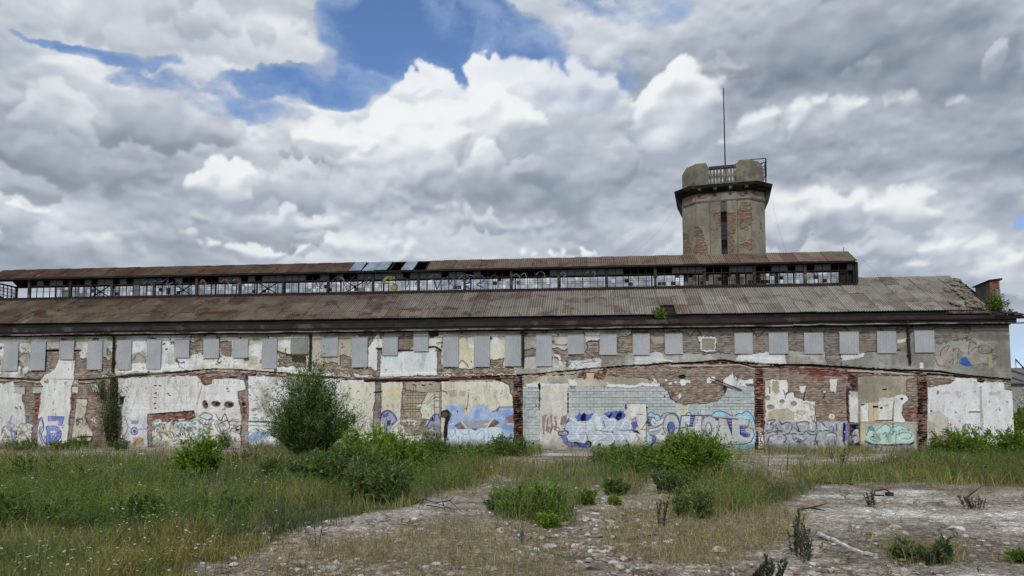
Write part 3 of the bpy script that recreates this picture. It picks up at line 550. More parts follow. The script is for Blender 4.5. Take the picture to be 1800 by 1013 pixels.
    gd = new_id('graffiti', 'dark blue and grey letter beside the painted pillar'); s, m = inside([(750, 726), (775, 768)], .3); RID[s][m] = gd
    flat([(756, 734), (764, 729), (774, 732), (773, 765), (763, 765), (762, 748), (752, 752)], (136, 142, 168), jag=.5, alpha=.85); line(curve([(748, 752), (756, 740), (762, 730), (770, 729), (774, 738)]), (74, 84, 140), 1.6); flat([(758, 737), (762, 732), (762, 742)], (30, 30, 54), jag=.2); flat([(762, 746), (773, 746), (773, 766), (762, 766)], (106, 106, 110), jag=.5, alpha=.7)
    # 775-903
    pd = new_id('plaster_patch', 'cream plaster field above the pale blue graffiti')
    plaster([(776, 671), (880, 671), (902, 680), (903, 800), (775, 800)], (203, 198, 182), (192, 186, 168), rid=pd, jag=.9, mixk=3, crack=.3); bricks([(893, 668), (906, 668), (904, 700), (897, 690)], MIXB, jag=1)
    flat([(787, 688), (800, 686), (803, 698), (792, 699)], (158, 152, 136), jag=1, alpha=.8, h=.03); flat([(808, 686), (819, 688), (818, 698), (807, 697)], (158, 152, 136), jag=1, alpha=.8, h=.03)
    for x in (793, 798, 851, 856, 861): line([(x, 678), (x, 682)], (120, 114, 104), .9, .6)
    line([(824, 693), (822, 712), (820, 722)], (90, 86, 80), 1.1); line([(776, 687), (784, 689), (786, 692)], (40, 36, 34), 1.3)
    gw = new_id('graffiti', 'large pale blue and white graffiti piece left of the first brick pier'); s, m = inside([(774, 708), (904, 715), (904, 795), (774, 795)], .3); RID[s][m] = gw
    flat([(778, 713), (812, 713), (816, 722), (814, 735), (822, 728), (832, 716), (842, 711), (852, 711), (858, 718), (868, 725), (880, 718), (890, 714), (902, 716), (903, 792), (782, 790), (788, 745), (792, 728)], (152, 172, 208), jag=.6, var=.2)
    flat([(792, 714), (801, 714), (801, 722), (793, 722)], (126, 152, 206), jag=.5); flat([(834, 722), (846, 718), (842, 735), (834, 736)], (136, 150, 200), jag=1, alpha=.8); flat([(878, 722), (896, 720), (902, 728), (888, 735), (876, 732)], (128, 152, 204), jag=1, alpha=.9)
    flat([(785, 735), (903, 738), (903, 752), (786, 753)], (146, 162, 184), jag=1.2, alpha=.6); flat([(812, 740), (862, 738), (858, 752), (816, 753)], (146, 148, 142), jag=1.2, alpha=.85); flat([(788, 755), (858, 752), (882, 752), (876, 790), (790, 790)], (190, 204, 220), jag=1, var=.08)
    flat([(800, 748), (809, 741), (818, 754), (806, 755)], (112, 96, 94), jag=.6); flat([(856, 752), (868, 738), (877, 744), (868, 752)], (108, 92, 84), jag=.8); line([(855, 753), (867, 736)], (214, 216, 216), 1.2); line([(812, 742), (820, 752)], (200, 206, 214), 1)
    flat([(828, 753), (841, 753), (835, 758)], (46, 56, 110), jag=.4); flat([(802, 723), (806, 722), (806, 727)], (30, 36, 70), jag=.3); line(curve([(866, 724), (872, 722), (878, 716), (874, 724)]), (96, 80, 74), 1.6); line([(878, 716), (902, 716)], (110, 130, 120), 3, .8)
    flat([(887, 735), (903, 728), (903, 745), (895, 744)], (140, 112, 112), jag=1); flat([(889, 736), (903, 752), (903, 760), (880, 752)], (122, 146, 176), jag=.8, alpha=.8)
    for p in ([(796, 752), (790, 758), (794, 768), (800, 758), (796, 752)], [(802, 754), (801, 764), (806, 770)], [(808, 756), (812, 762), (822, 764), (824, 756)], [(826, 754), (826, 768), (832, 776)], [(838, 764), (848, 756), (852, 766), (846, 774)], [(858, 756), (860, 770)], [(824, 750), (838, 747), (844, 753), (836, 757)]): line(curve(p), (130, 150, 196), 1.1)
    for x in (851, 858, 812, 806): line([(x, 768), (x + 1, 780)], (120, 128, 120), 1.2, .7)
    for x in (778, 840, 880): line([(x + 12, 746), (x + 20, 745)], (214, 218, 222), 1.2)
    gpil = new_id('graffiti', 'painted cream pillar with a black and brown mushroom shaped top'); s, m = inside([(774, 718), (796, 776)], .3); RID[s][m] = gpil
    flat([(775, 722), (786, 719), (795, 728), (788, 744), (787, 760), (786, 775), (780, 773), (778, 750), (774, 735)], (40, 34, 44), jag=.4); flat([(777, 724), (786, 724), (789, 730), (782, 736), (776, 732)], (92, 78, 66), jag=.8); flat([(775, 733), (783, 736), (781, 752), (779, 764), (775, 775)], (186, 182, 160), jag=.5)
    # ---- the three big brick piers
    for x0, x1, t, lab in ((903, 918, 660, 'rough dark brick pier beside the pale blue graffiti'), (1327, 1342, 648, 'rough brick pier between the outlined letters and the purple outlined graffiti'), (1611, 1629, 656, 'rough red brick pier right of the mint green graffiti')):
        rid = new_id('brick_pier', lab); bricks([(x0, t), (x1 - 1, t), (x1 + .5, 800), (x0 + 1, 800)], DRED if x0 != 1327 else RED, jag=.45, mortar=(150, 122, 104), rough=.16, base=.12, rid=rid)
        s, m = inside([(x0, t), (x1, t), (x1, 800), (x0, 800)], .2); g = m & (((Z[s] + 10) % .16) < .04) & (N5[s] < .56); COL[s][g] = lin((44, 32, 28)); HT[s][g] = .02
    bricks([(1343, 655), (1327, 650), (1480, 655), (1480, 662), (1345, 662)], RED, jag=2, rough=.05)
    # ---- block infill 919-1327
    pe = new_id('plaster_patch', 'grey peeling render above the pale blocks'); plaster([(919, 664), (1050, 655), (1140, 668), (1160, 680), (1160, 690), (919, 690)], (178, 174, 160), (150, 142, 128), rid=pe, jag=1.8, dmg=.22)
    bricks([(1016, 655), (1064, 654), (1062, 668), (1016, 664)], RED, jag=2, rough=.05); plaster([(1030, 656), (1044, 656), (1043, 672), (1031, 672)], (180, 164, 142), None, jag=.7)
    bricks([(1064, 650), (1190, 644), (1188, 668), (1150, 668), (1140, 664), (1066, 660)], MIXB, jag=2.4, rough=.05, mortar=(150, 126, 110))
    bl = new_id('block_infill', 'painted and unpainted lower courses of the pale grey block infill')
    jy = .22; jx = .52
    def blocks(pts, c, c2=None, jag=.3, rid=bl):
        s, m = inside(pts, jag); row = np.floor((Z[s] + 10.02) / .22); cx = (U[s] + 20 + (row % 2) * .26) / .52
        h = (row.astype(int) * 7919 + np.floor(cx).astype(int) * 104729) & 0xffff; r = np.random.RandomState(9).rand(65536)[h]
        cc = (lin(c) * (1 - r[..., None]) + lin(c2 or c) * r[..., None]) * (1 + .05 * N3[s] + .06 * N4[s])[..., None]
        j = (((Z[s] + 10.02) % .22) < .035) | ((cx % 1) * .52 < .035)
        cc[j] = cc[j] * .68; COL[s][m] = cc[m]; HT[s][m] = np.where(j, .0, .02)[m]; RID[s][m] = rid; SMO[s][m] = 1
    blocks([(919, 680), (1170, 680), (1180, 700), (1215, 712), (1262, 706), (1275, 690), (1276, 672), (1326, 676), (1327, 800), (919, 800)], (178, 184, 182), (164, 173, 172))
    for pts in ([(925, 675), (945, 672), (946, 682), (925, 682)], [(946, 676), (998, 674), (998, 682), (946, 682)], [(1066, 672), (1072, 676), (1160, 676), (1160, 681), (1066, 681)], [(1145, 676), (1150, 664), (1156, 676), (1158, 682), (1142, 682)], [(1000, 668), (1012, 668), (1012, 678), (1000, 678)]): flat(pts, (206, 208, 206), jag=1.6, h=.06)
    flat([(919, 700), (925, 690), (926, 730), (938, 738), (930, 750), (934, 770), (924, 785), (919, 780)], (150, 150, 142), jag=2.5, alpha=.45); scribble(921, 708, 940, 735, [(110, 116, 112)], 14, 21, 1.2, 6, .7)
    plaster([(948, 679), (998, 679), (998, 800), (949, 800)], (184, 180, 172), (196, 192, 184), rid=new_id('plaster_patch', 'pale bricked up doorway panel with the brown tag'), jag=.4, mixk=4, h=.045, crack=.1); s, m = inside([(949, 680), (998, 800)], .2); j = m & (((Z[s] + 10.02) % .26) < .03); COL[s][j] *= .93
    line([(948, 675), (948, 720)], (30, 28, 28), 1.8, h=-.04, fade=.15); flat([(946, 676), (951, 676), (950, 686), (947, 686)], (22, 20, 20), jag=.4, h=-.05)
    for y in (692, 700, 708, 714, 722): line([(998.5, y), (998.5, y + 4)], (40, 38, 38), 1.8, h=-.04)
    for x, y in ((941, 712), (1009, 712), (1101, 699), (1117, 699), (1168, 700), (1136, 714), (1298, 701), (1100, 715)): line([(x, y - 3), (x, y + 3)], (26, 24, 26), 1.8, h=-.04); line([(x - 1, y + 3), (x + 3, y + 2)], (40, 38, 38), 1.2)
    flat([(1002, 679), (1010, 680), (1010, 690), (1003, 688)], (120, 118, 108), jag=1.2, alpha=.8, h=-.02); line([(1062, 678), (1061, 690)], (110, 108, 100), 1)
    plaster([(1102, 711), (1136, 711), (1137, 800), (1101, 800)], (190, 186, 178), (200, 197, 190), rid=new_id('plaster_patch', 'pale infilled door between the silver and the outlined graffiti'), jag=.4, mixk=4, h=.045, crack=.1); flat([(1100, 695), (1120, 695), (1119, 711), (1101, 711)], (172, 166, 152), jag=1, alpha=.6); line([(1137, 712), (1138, 745)], (60, 56, 56), 1.2); line([(1119, 728), (1130, 729)], (90, 84, 80), 1.1)
    flat([(1196, 710), (1212, 712), (1210, 728), (1192, 732)], (196, 186, 152), jag=2, alpha=.6)
    # bare brick crater and patches right of it
    bricks([(1168, 660), (1326, 650), (1326, 668), (1300, 665), (1275, 668), (1276, 690), (1262, 702), (1245, 710), (1200, 711), (1180, 702), (1176, 690), (1160, 680), (1158, 668)], MIXB, jag=1.6, mortar=(156, 134, 118), rough=.06)
    bricks([(1195, 680), (1262, 672), (1270, 692), (1250, 706), (1200, 708)], TAN, jag=3, mortar=(150, 130, 114), rough=.07); bricks([(1176, 690), (1190, 694), (1190, 708), (1178, 702)], RED, jag=1.2)
    for x, y, rx, ry in ((1171, 670, 3.4, 2.4), (1179, 676, 3.4, 2.6), (1188, 673, 2.8, 2.6), (1200, 673, 6, 6), (1208, 671, 3, 3), (1212, 672, 2, 3), (1195, 697, 2.6, 5), (1247, 669, 5, 6), (1253, 666, 4, 4)): flat(ring(x, y, rx, ry), (206, 206, 200), jag=1, h=.06)
    flat(ring(1199, 658, 8, 9), (128, 120, 108), jag=1.4, h=.04); flat(ring(1199, 663, 6, 4), (52, 48, 40), jag=1, h=-.08)
    plaster([(1272, 668), (1288, 656), (1294, 664), (1310, 668), (1326, 666), (1326, 679), (1272, 679)], (204, 206, 204), (190, 196, 198), rid=pe, jag=1.2); bricks([(1310, 675), (1326, 674), (1326, 679), (1312, 679)], PINK, jag=.6)
    line([(1289, 657), (1291, 664)], (40, 36, 36), 1.4); line([(1299, 660), (1295, 670)], (50, 46, 46), 1.4); line([(1294, 676), (1302, 662)], (120, 116, 112), 1); line([(1271, 694), (1280, 700), (1298, 708)], (130, 136, 134), 1.4, .7); line([(1280, 700), (1287, 730)], (110, 116, 114), .9); flat(ring(1275, 684, 3, 5), (70, 52, 46), jag=1, h=-.04)
    # ---- lower right 1343-1611
    bricks([(1343, 655), (1612, 660), (1612, 800), (1343, 800)], MIXB, jag=.5, mortar=(150, 130, 114), rough=.035)
    bricks([(1400, 650), (1500, 654), (1500, 662), (1405, 660)], RED, jag=2.2, mortar=(130, 80, 66), rough=.06); flat([(1420, 652), (1450, 655), (1446, 676), (1430, 668)], (110, 50, 42), jag=3, alpha=.5)
    pf = new_id('plaster_patch', 'torn white plaster remnant above the purple outlined graffiti')
    plaster([(1344, 668), (1372, 668), (1376, 690), (1380, 695), (1392, 690), (1400, 702), (1432, 708), (1434, 738), (1430, 800), (1345, 800)], (203, 202, 196), (196, 192, 182), rid=pf, jag=1.2, mixk=3); plaster([(1371, 668), (1383, 668), (1385, 690), (1376, 696), (1370, 690)], (208, 208, 202), None, rid=pf, jag=.8)
    flat([(1358, 670), (1368, 672), (1370, 690), (1364, 694), (1356, 684)], (160, 152, 132), jag=1, h=.0); flat([(1345, 668), (1354, 668), (1353, 680), (1346, 682)], (170, 164, 150), jag=1)
    for x, y, rx, ry in ((1349, 700, 4, 4), (1354, 716, 6, 4), (1375, 706, 4, 3), (1395, 710, 5, 4)): flat(ring(x, y, rx, ry), (146, 138, 118), jag=.8, h=.0); line(ring(x, y, rx, ry), (104, 98, 84), .8, .7)
    flat([(1348, 726), (1364, 720), (1386, 720), (1398, 728), (1398, 740), (1347, 740)], (164, 156, 136), jag=1.4, alpha=.85, h=.02); scribble(1400, 712, 1432, 740, [(150, 146, 136), (120, 116, 108)], 22, 23, 1.1, 5)
    line([(1353, 681), (1353, 691)], (46, 40, 38), 1.6); line([(1383, 690), (1380, 700)], (46, 40, 38), 1.3); line([(1377, 686), (1379, 692)], (60, 50, 46), 1.3)
    for pts in ([(1405, 680), (1416, 679), (1415, 690), (1410, 693), (1405, 688)], [(1447, 687), (1452, 687), (1451, 692), (1447, 691)], [(1458, 666), (1471, 667), (1470, 688), (1464, 694), (1459, 686)]): flat(pts, (206, 205, 198), jag=.9, h=.05)
    line([(1415, 690), (1412, 704)], (50, 44, 42), 1.6); line([(1450, 692), (1447, 701)], (50, 44, 42), 1.6); flat(ring(1464, 690, 2, 2), (50, 44, 42), jag=.3); flat([(1412, 708), (1420, 708), (1420, 710), (1412, 710)], (50, 44, 40), jag=.4)
    flat(ring(1462, 733, 5, 5), (216, 206, 180), jag=.4, h=.04); line(ring(1462, 733, 2, 2), (120, 90, 70), .9)
    bricks([(1488, 680), (1494, 680), (1494, 745), (1488, 745)], DRED, jag=.8, mortar=(60, 46, 40), rough=.05, base=-.05); bricks([(1490, 657), (1508, 658), (1506, 688), (1490, 684)], DRED, jag=.8, rough=.05)
    pgx = new_id('plaster_patch', 'patchwork of white and tan plaster above the mint green graffiti')
    plaster([(1507, 662), (1610, 662), (1600, 690), (1590, 700), (1590, 742), (1507, 742)], (158, 152, 132), (140, 134, 118), rid=pgx, jag=1); bricks([(1594, 668), (1612, 664), (1612, 742), (1592, 742), (1586, 722), (1590, 700)], MIXB, jag=1.6); bricks([(1586, 718), (1612, 716), (1612, 742), (1594, 741)], RED, jag=1)
    plaster([(1492, 688), (1508, 690), (1508, 745), (1493, 742)], (206, 205, 200), (184, 182, 176), rid=pgx, jag=.8, dmg=.15); plaster([(1512, 708), (1526, 708), (1526, 742), (1512, 742)], (170, 168, 158), (206, 204, 198), jag=.6); flat([(1516, 720), (1526, 722), (1525, 741), (1518, 741)], (206, 204, 198), jag=.8)
    flat([(1527, 708), (1544, 708), (1544, 742), (1527, 742)], (186, 170, 144), jag=.5, h=.05); line([(1535, 710), (1535, 742)], (160, 144, 120), .9); plaster([(1544, 706), (1570, 704), (1568, 740), (1544, 741)], (206, 205, 200), (192, 190, 184), rid=pgx, jag=.8, crack=.9); flat([(1545, 700), (1572, 698), (1572, 706), (1546, 707)], (186, 182, 172), jag=1)
    plaster([(1572, 696), (1584, 694), (1594, 698), (1596, 704), (1586, 712), (1584, 724), (1592, 742), (1570, 742)], (206, 205, 200), (178, 176, 168), rid=pgx, jag=1); flat([(1582, 700), (1587, 699), (1587, 703), (1583, 703)], (40, 34, 34), jag=.4, h=-.03)
    flat([(1550, 684), (1558, 684), (1557, 687), (1551, 686)], (40, 34, 34), jag=.5, h=-.03); flat([(1534, 714), (1543, 714), (1543, 717), (1535, 717)], (20, 18, 18), jag=.3, h=-.08); flat([(1547, 716), (1551, 716), (1551, 719), (1547, 719)], (20, 18, 18), jag=.3, h=-.08); line([(1538, 740), (1568, 739)], (36, 32, 32), 1.6, wob=.8); line([(1569, 718), (1569, 765)], (54, 50, 48), 1.4); flat([(1512, 709), (1520, 710), (1518, 713), (1513, 713)], (80, 78, 70), jag=.6)
    # right end 1629-1782
    pz = new_id('plaster_patch', 'big white plaster field at the right hand end of the wall')
    plaster([(1630, 680), (1660, 676), (1680, 664), (1716, 666), (1726, 672), (1764, 672), (1776, 674), (1790, 690), (1795, 800), (1629, 800)], (208, 210, 208), (194, 197, 196), rid=pz, jag=1.1, mixk=3, h=.06)
    bricks([(1630, 664), (1680, 668), (1672, 674), (1632, 680)], MIXB, jag=1.8); bricks([(1716, 665), (1731, 667), (1727, 673), (1718, 672)], DRED, jag=1, mortar=(100, 60, 50)); bricks([(1765, 674), (1779, 675), (1779, 687), (1765, 686)], TAN, jag=.5)
    flat([(1630, 728), (1645, 722), (1664, 735), (1668, 770), (1650, 780), (1630, 775)], (178, 170, 152), jag=2.5, alpha=.75); flat([(1630, 745), (1642, 742), (1644, 765), (1632, 770)], (150, 140, 120), jag=2, alpha=.5)
    for pts in ([(1653, 690), (1668, 688), (1664, 694), (1655, 693)], [(1676, 688), (1690, 692), (1688, 700), (1682, 700)], [(1732, 690), (1756, 688), (1754, 694), (1738, 695)]): flat(pts, (160, 158, 152), jag=2.4, alpha=.6)
    flat([(1721, 680), (1724, 680), (1729, 755), (1724, 757)], (168, 164, 158), jag=.8, h=.02); line([(1703, 724), (1722, 724)], (130, 126, 118), 2.4, h=.09); line([(1703, 722), (1722, 722)], (196, 196, 190), 1.2, h=.09); flat(ring(1636, 723, 2, 1.6), (40, 34, 34), jag=.3)
    flat([(1690, 752), (1694, 744), (1698, 756), (1696, 762), (1689, 762)], (140, 96, 92), jag=1, alpha=.8); flat([(1695, 745), (1698, 745), (1697, 752)], (110, 110, 116), jag=.5); flat(ring(1681, 756, 2, 2), (150, 148, 146), jag=1); line([(1747, 750), (1750, 758)], (150, 150, 148), 1.4)
    bricks([(1655, 765), (1675, 762), (1680, 772), (1676, 790), (1640, 790), (1632, 772)], PINK, jag=2.4)
    # HoHo tag
    gh = new_id('graffiti', 'brown spray tag reading HoHo on the pale doorway panel'); s, m = inside([(950, 724), (998, 768)], .2); RID[s][m] = gh
    Br = (132, 112, 108)
    flat([(953, 731), (963, 728), (959, 735), (957, 765), (954, 763)], Br, jag=.2); flat([(961, 738), (964, 731), (964, 748), (962, 764), (960, 755)], Br, jag=.2); flat([(967, 731), (971, 728), (970, 738), (973, 750), (969, 762), (967, 765), (969, 748)], Br, jag=.2); flat([(974, 734), (978, 731), (977, 738), (980, 745), (977, 758), (973, 756), (976, 746)], Br, jag=.2)
    line([(955, 756), (961, 756)], Br, 1.6); line(ring(965.5, 756, 1.8, 5, 14), Br, 1.4); line([(968, 753), (976, 749)], Br, 1.6); line(ring(980.5, 755, 3, 3.4, 14), Br, 1.5); flat([(987, 733), (997, 729), (995, 746), (984, 748)], Br, jag=.3)
    # silver wildstyle on blue
    gv = new_id('graffiti', 'silver interlocking letters with white highlights on a violet blue cloud'); s, m = inside([(980, 722), (1128, 724), (1128, 790), (980, 790)], .2); RID[s][m] = gv
    Vb = (84, 98, 172); Nv = (20, 22, 44); Si = (168, 178, 192); Wh = (222, 226, 230)
    for pts in ([(986, 766), (995, 764), (1003, 776), (1040, 780), (1042, 787), (1000, 786), (990, 778)], [(1010, 732), (1018, 727), (1032, 728), (1042, 726), (1046, 733), (1040, 740), (1014, 740)], [(1060, 728), (1070, 723), (1096, 723), (1100, 732), (1094, 738), (1064, 738)], [(1108, 744), (1118, 740), (1122, 748), (1114, 756)], [(996, 738), (1002, 734), (1000, 745), (994, 752)]): flat(pts, Vb, jag=1.2, var=.3)
    for pts in ([(1020, 736), (1024, 727), (1028, 725), (1030, 732), (1030, 740), (1022, 741)], [(1066, 734), (1072, 728), (1076, 725), (1076, 730), (1070, 738)], [(1080, 740), (1084, 728), (1090, 724), (1094, 728), (1092, 736), (1086, 741)], [(1008, 778), (1020, 774), (1018, 780), (1010, 787)], [(1028, 782), (1032, 772), (1040, 778), (1038, 785)], [(1048, 786), (1054, 772), (1056, 784)], [(1068, 784), (1080, 778), (1078, 786)], [(1094, 784), (1102, 776), (1108, 780), (1100, 788)], [(1108, 754), (1120, 756), (1126, 764), (1114, 760)]): flat(pts, Nv, jag=.3)
    flat([(992, 750), (1004, 736), (1014, 742), (1030, 744), (1044, 730), (1050, 728), (1054, 732), (1060, 729), (1068, 738), (1078, 734), (1088, 742), (1100, 736), (1106, 742), (1112, 750), (1108, 760), (1120, 764), (1110, 780), (1098, 782), (1090, 774), (1072, 780), (1060, 775), (1048, 784), (1036, 774), (1024, 778), (1000, 776), (996, 766), (990, 758)], Si, jag=.3, var=.14)
    for pts in ([(1032, 742), (1038, 736), (1044, 754), (1032, 756)], [(1044, 734), (1052, 732), (1060, 752), (1050, 762)], [(1106, 762), (1118, 762), (1110, 778)]): flat(pts, (196, 206, 214), jag=.3, alpha=.8)
    for pts in ([(1034, 768), (1042, 764), (1046, 770), (1038, 774)], [(1008, 744), (1014, 742), (1014, 750)], [(1094, 738), (1098, 738), (1097, 744)], [(1072, 742), (1078, 740), (1077, 748)]): flat(pts, (190, 190, 130), jag=.8, alpha=.6)
    for p in ([(992, 752), (1004, 736), (1012, 741), (1028, 746), (1018, 752), (1014, 758)], [(1006, 748), (1009, 756)], [(992, 758), (1000, 772), (1018, 768), (1012, 762)], [(1020, 774), (1026, 778), (1032, 758), (1020, 757)], [(1032, 744), (1038, 738), (1045, 756)], [(1040, 732), (1048, 729), (1056, 748)], [(1054, 748), (1054, 734), (1062, 730), (1072, 738), (1082, 738), (1080, 750), (1072, 756)], [(1060, 758), (1070, 750)], [(1040, 772), (1050, 768), (1040, 762)], [(1052, 758), (1064, 768), (1054, 772), (1044, 778), (1040, 786), (1048, 774)], [(1068, 760), (1076, 764), (1082, 776), (1064, 782), (1058, 776)], [(1092, 752), (1100, 738), (1108, 744), (1108, 756), (1100, 760)], [(1088, 762), (1097, 770), (1090, 776)], [(1100, 762), (1118, 762), (1108, 780), (1102, 766)], [(1096, 742), (1090, 754)]): line(p, Wh, 1.3, .95)
    for p in ([(992, 754), (996, 744), (1004, 738)], [(996, 768), (990, 760)], [(1046, 756), (1060, 758), (1072, 760)], [(1084, 756), (1098, 757), (1108, 757)], [(1030, 760), (1034, 774)], [(1110, 742), (1118, 733), (1116, 742), (1112, 748), (1116, 756), (1104, 756)], [(1118, 764), (1124, 770), (1120, 778)], [(1060, 740), (1064, 752)]): line(p, (84, 84, 112), 1.1, .9)
    line(curve([(981, 762), (984, 759), (994, 758), (999, 760), (996, 765), (984, 765), (981, 762)]), (48, 48, 60), 1.4); flat([(983, 760), (996, 760), (995, 764), (984, 764)], (150, 150, 156), jag=.2); flat([(1107, 737), (1117, 733), (1113, 742)], (150, 148, 150), jag=.3); line([(990, 753), (999, 762)], (40, 40, 52), 1.2); flat(ring(1077, 760, 2, 1.2), Nv, jag=.2)
    # outlined letters SOHONG
    go = new_id('graffiti', 'grey outlined block letters reading SOHONG with light blue cloud edges'); s, m = inside([(1129, 720), (1328, 720), (1328, 792), (1129, 792)], .2); RID[s][m] = go
    Cy = (146, 190, 210); Lt = (182, 183, 184); Nb = (40, 52, 112)
    flat(curve([(1138, 730), (1144, 724), (1150, 728), (1158, 730), (1162, 737), (1150, 742), (1139, 740)]), Cy, jag=.2); flat([(1200, 731), (1206, 726), (1213, 727), (1214, 732), (1208, 736)], Cy, jag=.2)
    flat(curve([(1250, 731), (1258, 724), (1268, 723), (1280, 728), (1288, 732)]), Cy, jag=.2); flat(curve([(1292, 731), (1298, 727), (1304, 728), (1312, 723), (1320, 728), (1325, 738), (1328, 750), (1326, 785), (1312, 789), (1290, 786), (1290, 780), (1316, 776), (1322, 760), (1318, 742), (1296, 736)]), Cy, jag=.3); flat([(1136, 758), (1148, 766), (1144, 782), (1138, 783)], Cy, jag=.3)
    flat([(1140, 733), (1162, 738), (1166, 728), (1176, 726), (1186, 728), (1195, 731), (1250, 731), (1290, 733), (1318, 738), (1328, 752), (1324, 772), (1310, 781), (1260, 782), (1200, 782), (1160, 775), (1142, 772), (1138, 755)], (160, 163, 160), jag=.2, var=.12)
    flat([(1139, 732), (1152, 734), (1150, 740), (1146, 748), (1139, 750)], Nb, jag=.3)
    for y in (736, 741, 746): line([(1140, y), (1150, y)], (150, 160, 200), .9)
    flat(curve([(1147, 744), (1152, 736), (1160, 736), (1168, 738), (1166, 744), (1158, 748), (1152, 750), (1147, 748)]), Lt, jag=.1)
    S = [(1168, 736), (1160, 741), (1152, 742), (1148, 737), (1146, 743), (1152, 748), (1164, 742), (1167, 746), (1158, 753), (1142, 757)]
    line(curve(S), (50, 56, 96), 6); line(curve(S), (190, 190, 196), 4)
    # the first O
    flat(ring(1180, 748, 14, 20), (172, 173, 172), jag=.1); line(ring(1180, 748, 14.5, 20.5, 26), (50, 52, 72), 1.2); flat(ring(1179.5, 752, 7, 10.5), Nb, jag=.1); flat(ring(1180, 751, 5.4, 8.6), (88, 106, 168), jag=.1); flat(ring(1176, 755, 1.6, 1.4), Nb, jag=.1)
    line(curve([(1162, 733), (1166, 727), (1178, 726), (1188, 728), (1194, 738)]), Nb, 1.2)
    # H
    flat([(1197, 731), (1214, 731), (1212, 748), (1222, 747), (1223, 730), (1234, 731), (1233, 764), (1222, 764), (1221, 752), (1196, 753)], (182, 184, 182), jag=.1); flat([(1214, 730), (1222, 730), (1218, 748), (1211, 749)], (62, 80, 146), jag=.1)
    for y in (734, 738, 742, 746): line([(1213, y), (1220, y)], (150, 160, 200), .8)
    line([(1194, 752), (1198, 731), (1250, 730)], Nb, 1.5); line([(1194, 753), (1210, 750), (1219, 749)], Nb, 1.4); line([(1234, 731), (1233, 764)], (70, 72, 100), 1.2); line([(1221, 732), (1217, 748)], Nb, 1)
    for x, y in ((1207, 738), (1210, 745), (1225, 740), (1228, 746), (1224, 750), (1230, 736)): flat(ring(x, y, 1.8, 1.8), (206, 206, 210), jag=.2, alpha=.8)
    # second O
    flat(ring(1247, 754, 13.5, 22), (170, 170, 172), jag=.1); line(ring(1247, 754, 14, 22.5, 26, -110, 100), (46, 48, 70), 1.3); line(ring(1245.5, 753, 5.5, 9.5, 20), (60, 60, 76), 1.2); flat(ring(1245.5, 753, 4.6, 8.6), (186, 184, 184), jag=.1); flat([(1235, 731), (1240, 731), (1236, 741)], Nb, jag=.2)
    # N
    flat([(1254, 734), (1282, 734), (1286, 766), (1276, 740), (1290, 735), (1298, 735), (1296, 781), (1270, 781), (1262, 770)], (174, 175, 172), jag=.1); flat([(1277, 735), (1287, 736), (1287, 765), (1281, 750)], (54, 62, 124), jag=.1)
    flat([(1256, 735), (1264, 736), (1262, 740), (1257, 739)], Nb, jag=.1)
    for y in (740, 745, 750): line([(1280, y), (1286, y)], (150, 156, 196), .8)
    line([(1255, 734), (1318, 739)], Nb, 1.5); line([(1277, 736), (1287, 766)], (40, 44, 84), 1.1); line([(1264, 738), (1260, 781)], (120, 118, 122), 1); line([(1272, 782), (1275, 762), (1282, 784)], (120, 120, 124), 1)
    # G
    flat([(1298, 736), (1317, 739), (1316, 748), (1300, 746), (1300, 766), (1316, 770), (1322, 756), (1312, 752), (1326, 752), (1327, 770), (1318, 780), (1296, 781)], (176, 177, 175), jag=.1); flat([(1301, 750), (1314, 751), (1309, 756), (1310, 762), (1318, 764), (1316, 769), (1306, 768), (1301, 762)], (60, 76, 146), jag=.1)
    line([(1317, 739), (1315, 750), (1301, 749), (1301, 763), (1308, 768), (1317, 768), (1318, 763), (1310, 760), (1308, 754), (1316, 751), (1324, 755), (1326, 766), (1320, 777), (1308, 781), (1262, 783)], Nb, 1.2)
    for y in (755, 759): line([(1303, y), (1308, y)], (170, 176, 206), .8)
    flat([(1152, 766), (1160, 760), (1164, 752), (1167, 762), (1178, 763), (1168, 768), (1168, 776), (1156, 772)], (196, 194, 202), jag=.1); flat([(1139, 762), (1154, 768), (1152, 780), (1145, 782), (1147, 770)], (74, 90, 140), jag=.2)
    line([(1128, 755), (1136, 742), (1142, 738)], (90, 86, 60), 1); line([(1125, 755), (1140, 756)], (90, 86, 80), 1); line([(1136, 740), (1136, 780)], (60, 58, 60), 1)
    for p, in (([(1138, 730), (1144, 724), (1150, 728), (1158, 730), (1161, 736)],), ([(1205, 730), (1210, 725), (1215, 728), (1214, 733)],), ([(1250, 731), (1258, 724), (1268, 723), (1280, 728), (1288, 732)],), ([(1292, 731), (1298, 727), (1304, 728), (1312, 723), (1320, 728), (1325, 738), (1328, 750)],)): line(curve(p), (40, 60, 110), 1.2)
    # eLO on the pier foot
    ge = new_id('graffiti', 'vertical black letters eLO on a white strip at the foot of the brick pier')
    flat([(1333, 757), (1340, 760), (1343, 788), (1333, 788)], (208, 206, 200), jag=.6, h=.12, rid=ge); line(curve([(1335, 765), (1339, 764), (1338, 760), (1334, 762), (1335, 768), (1339, 767)]), (30, 28, 30), 1.2); line([(1336, 770), (1336, 776), (1339, 776)], (30, 28, 30), 1.2); line(ring(1338, 782, 2.4, 3.2, 12), (30, 28, 30), 1.2); flat([(1328, 752), (1337, 750), (1340, 758), (1330, 760)], (176, 150, 136), jag=.6)
    # silver / purple wildstyle
    gz = new_id('graffiti', 'grey and lavender letters with heavy black outlines between two brick piers'); flat([(1345, 740), (1490, 742), (1491, 795), (1345, 795)], (156, 160, 164), jag=.8, h=.05, rid=gz, var=.12)
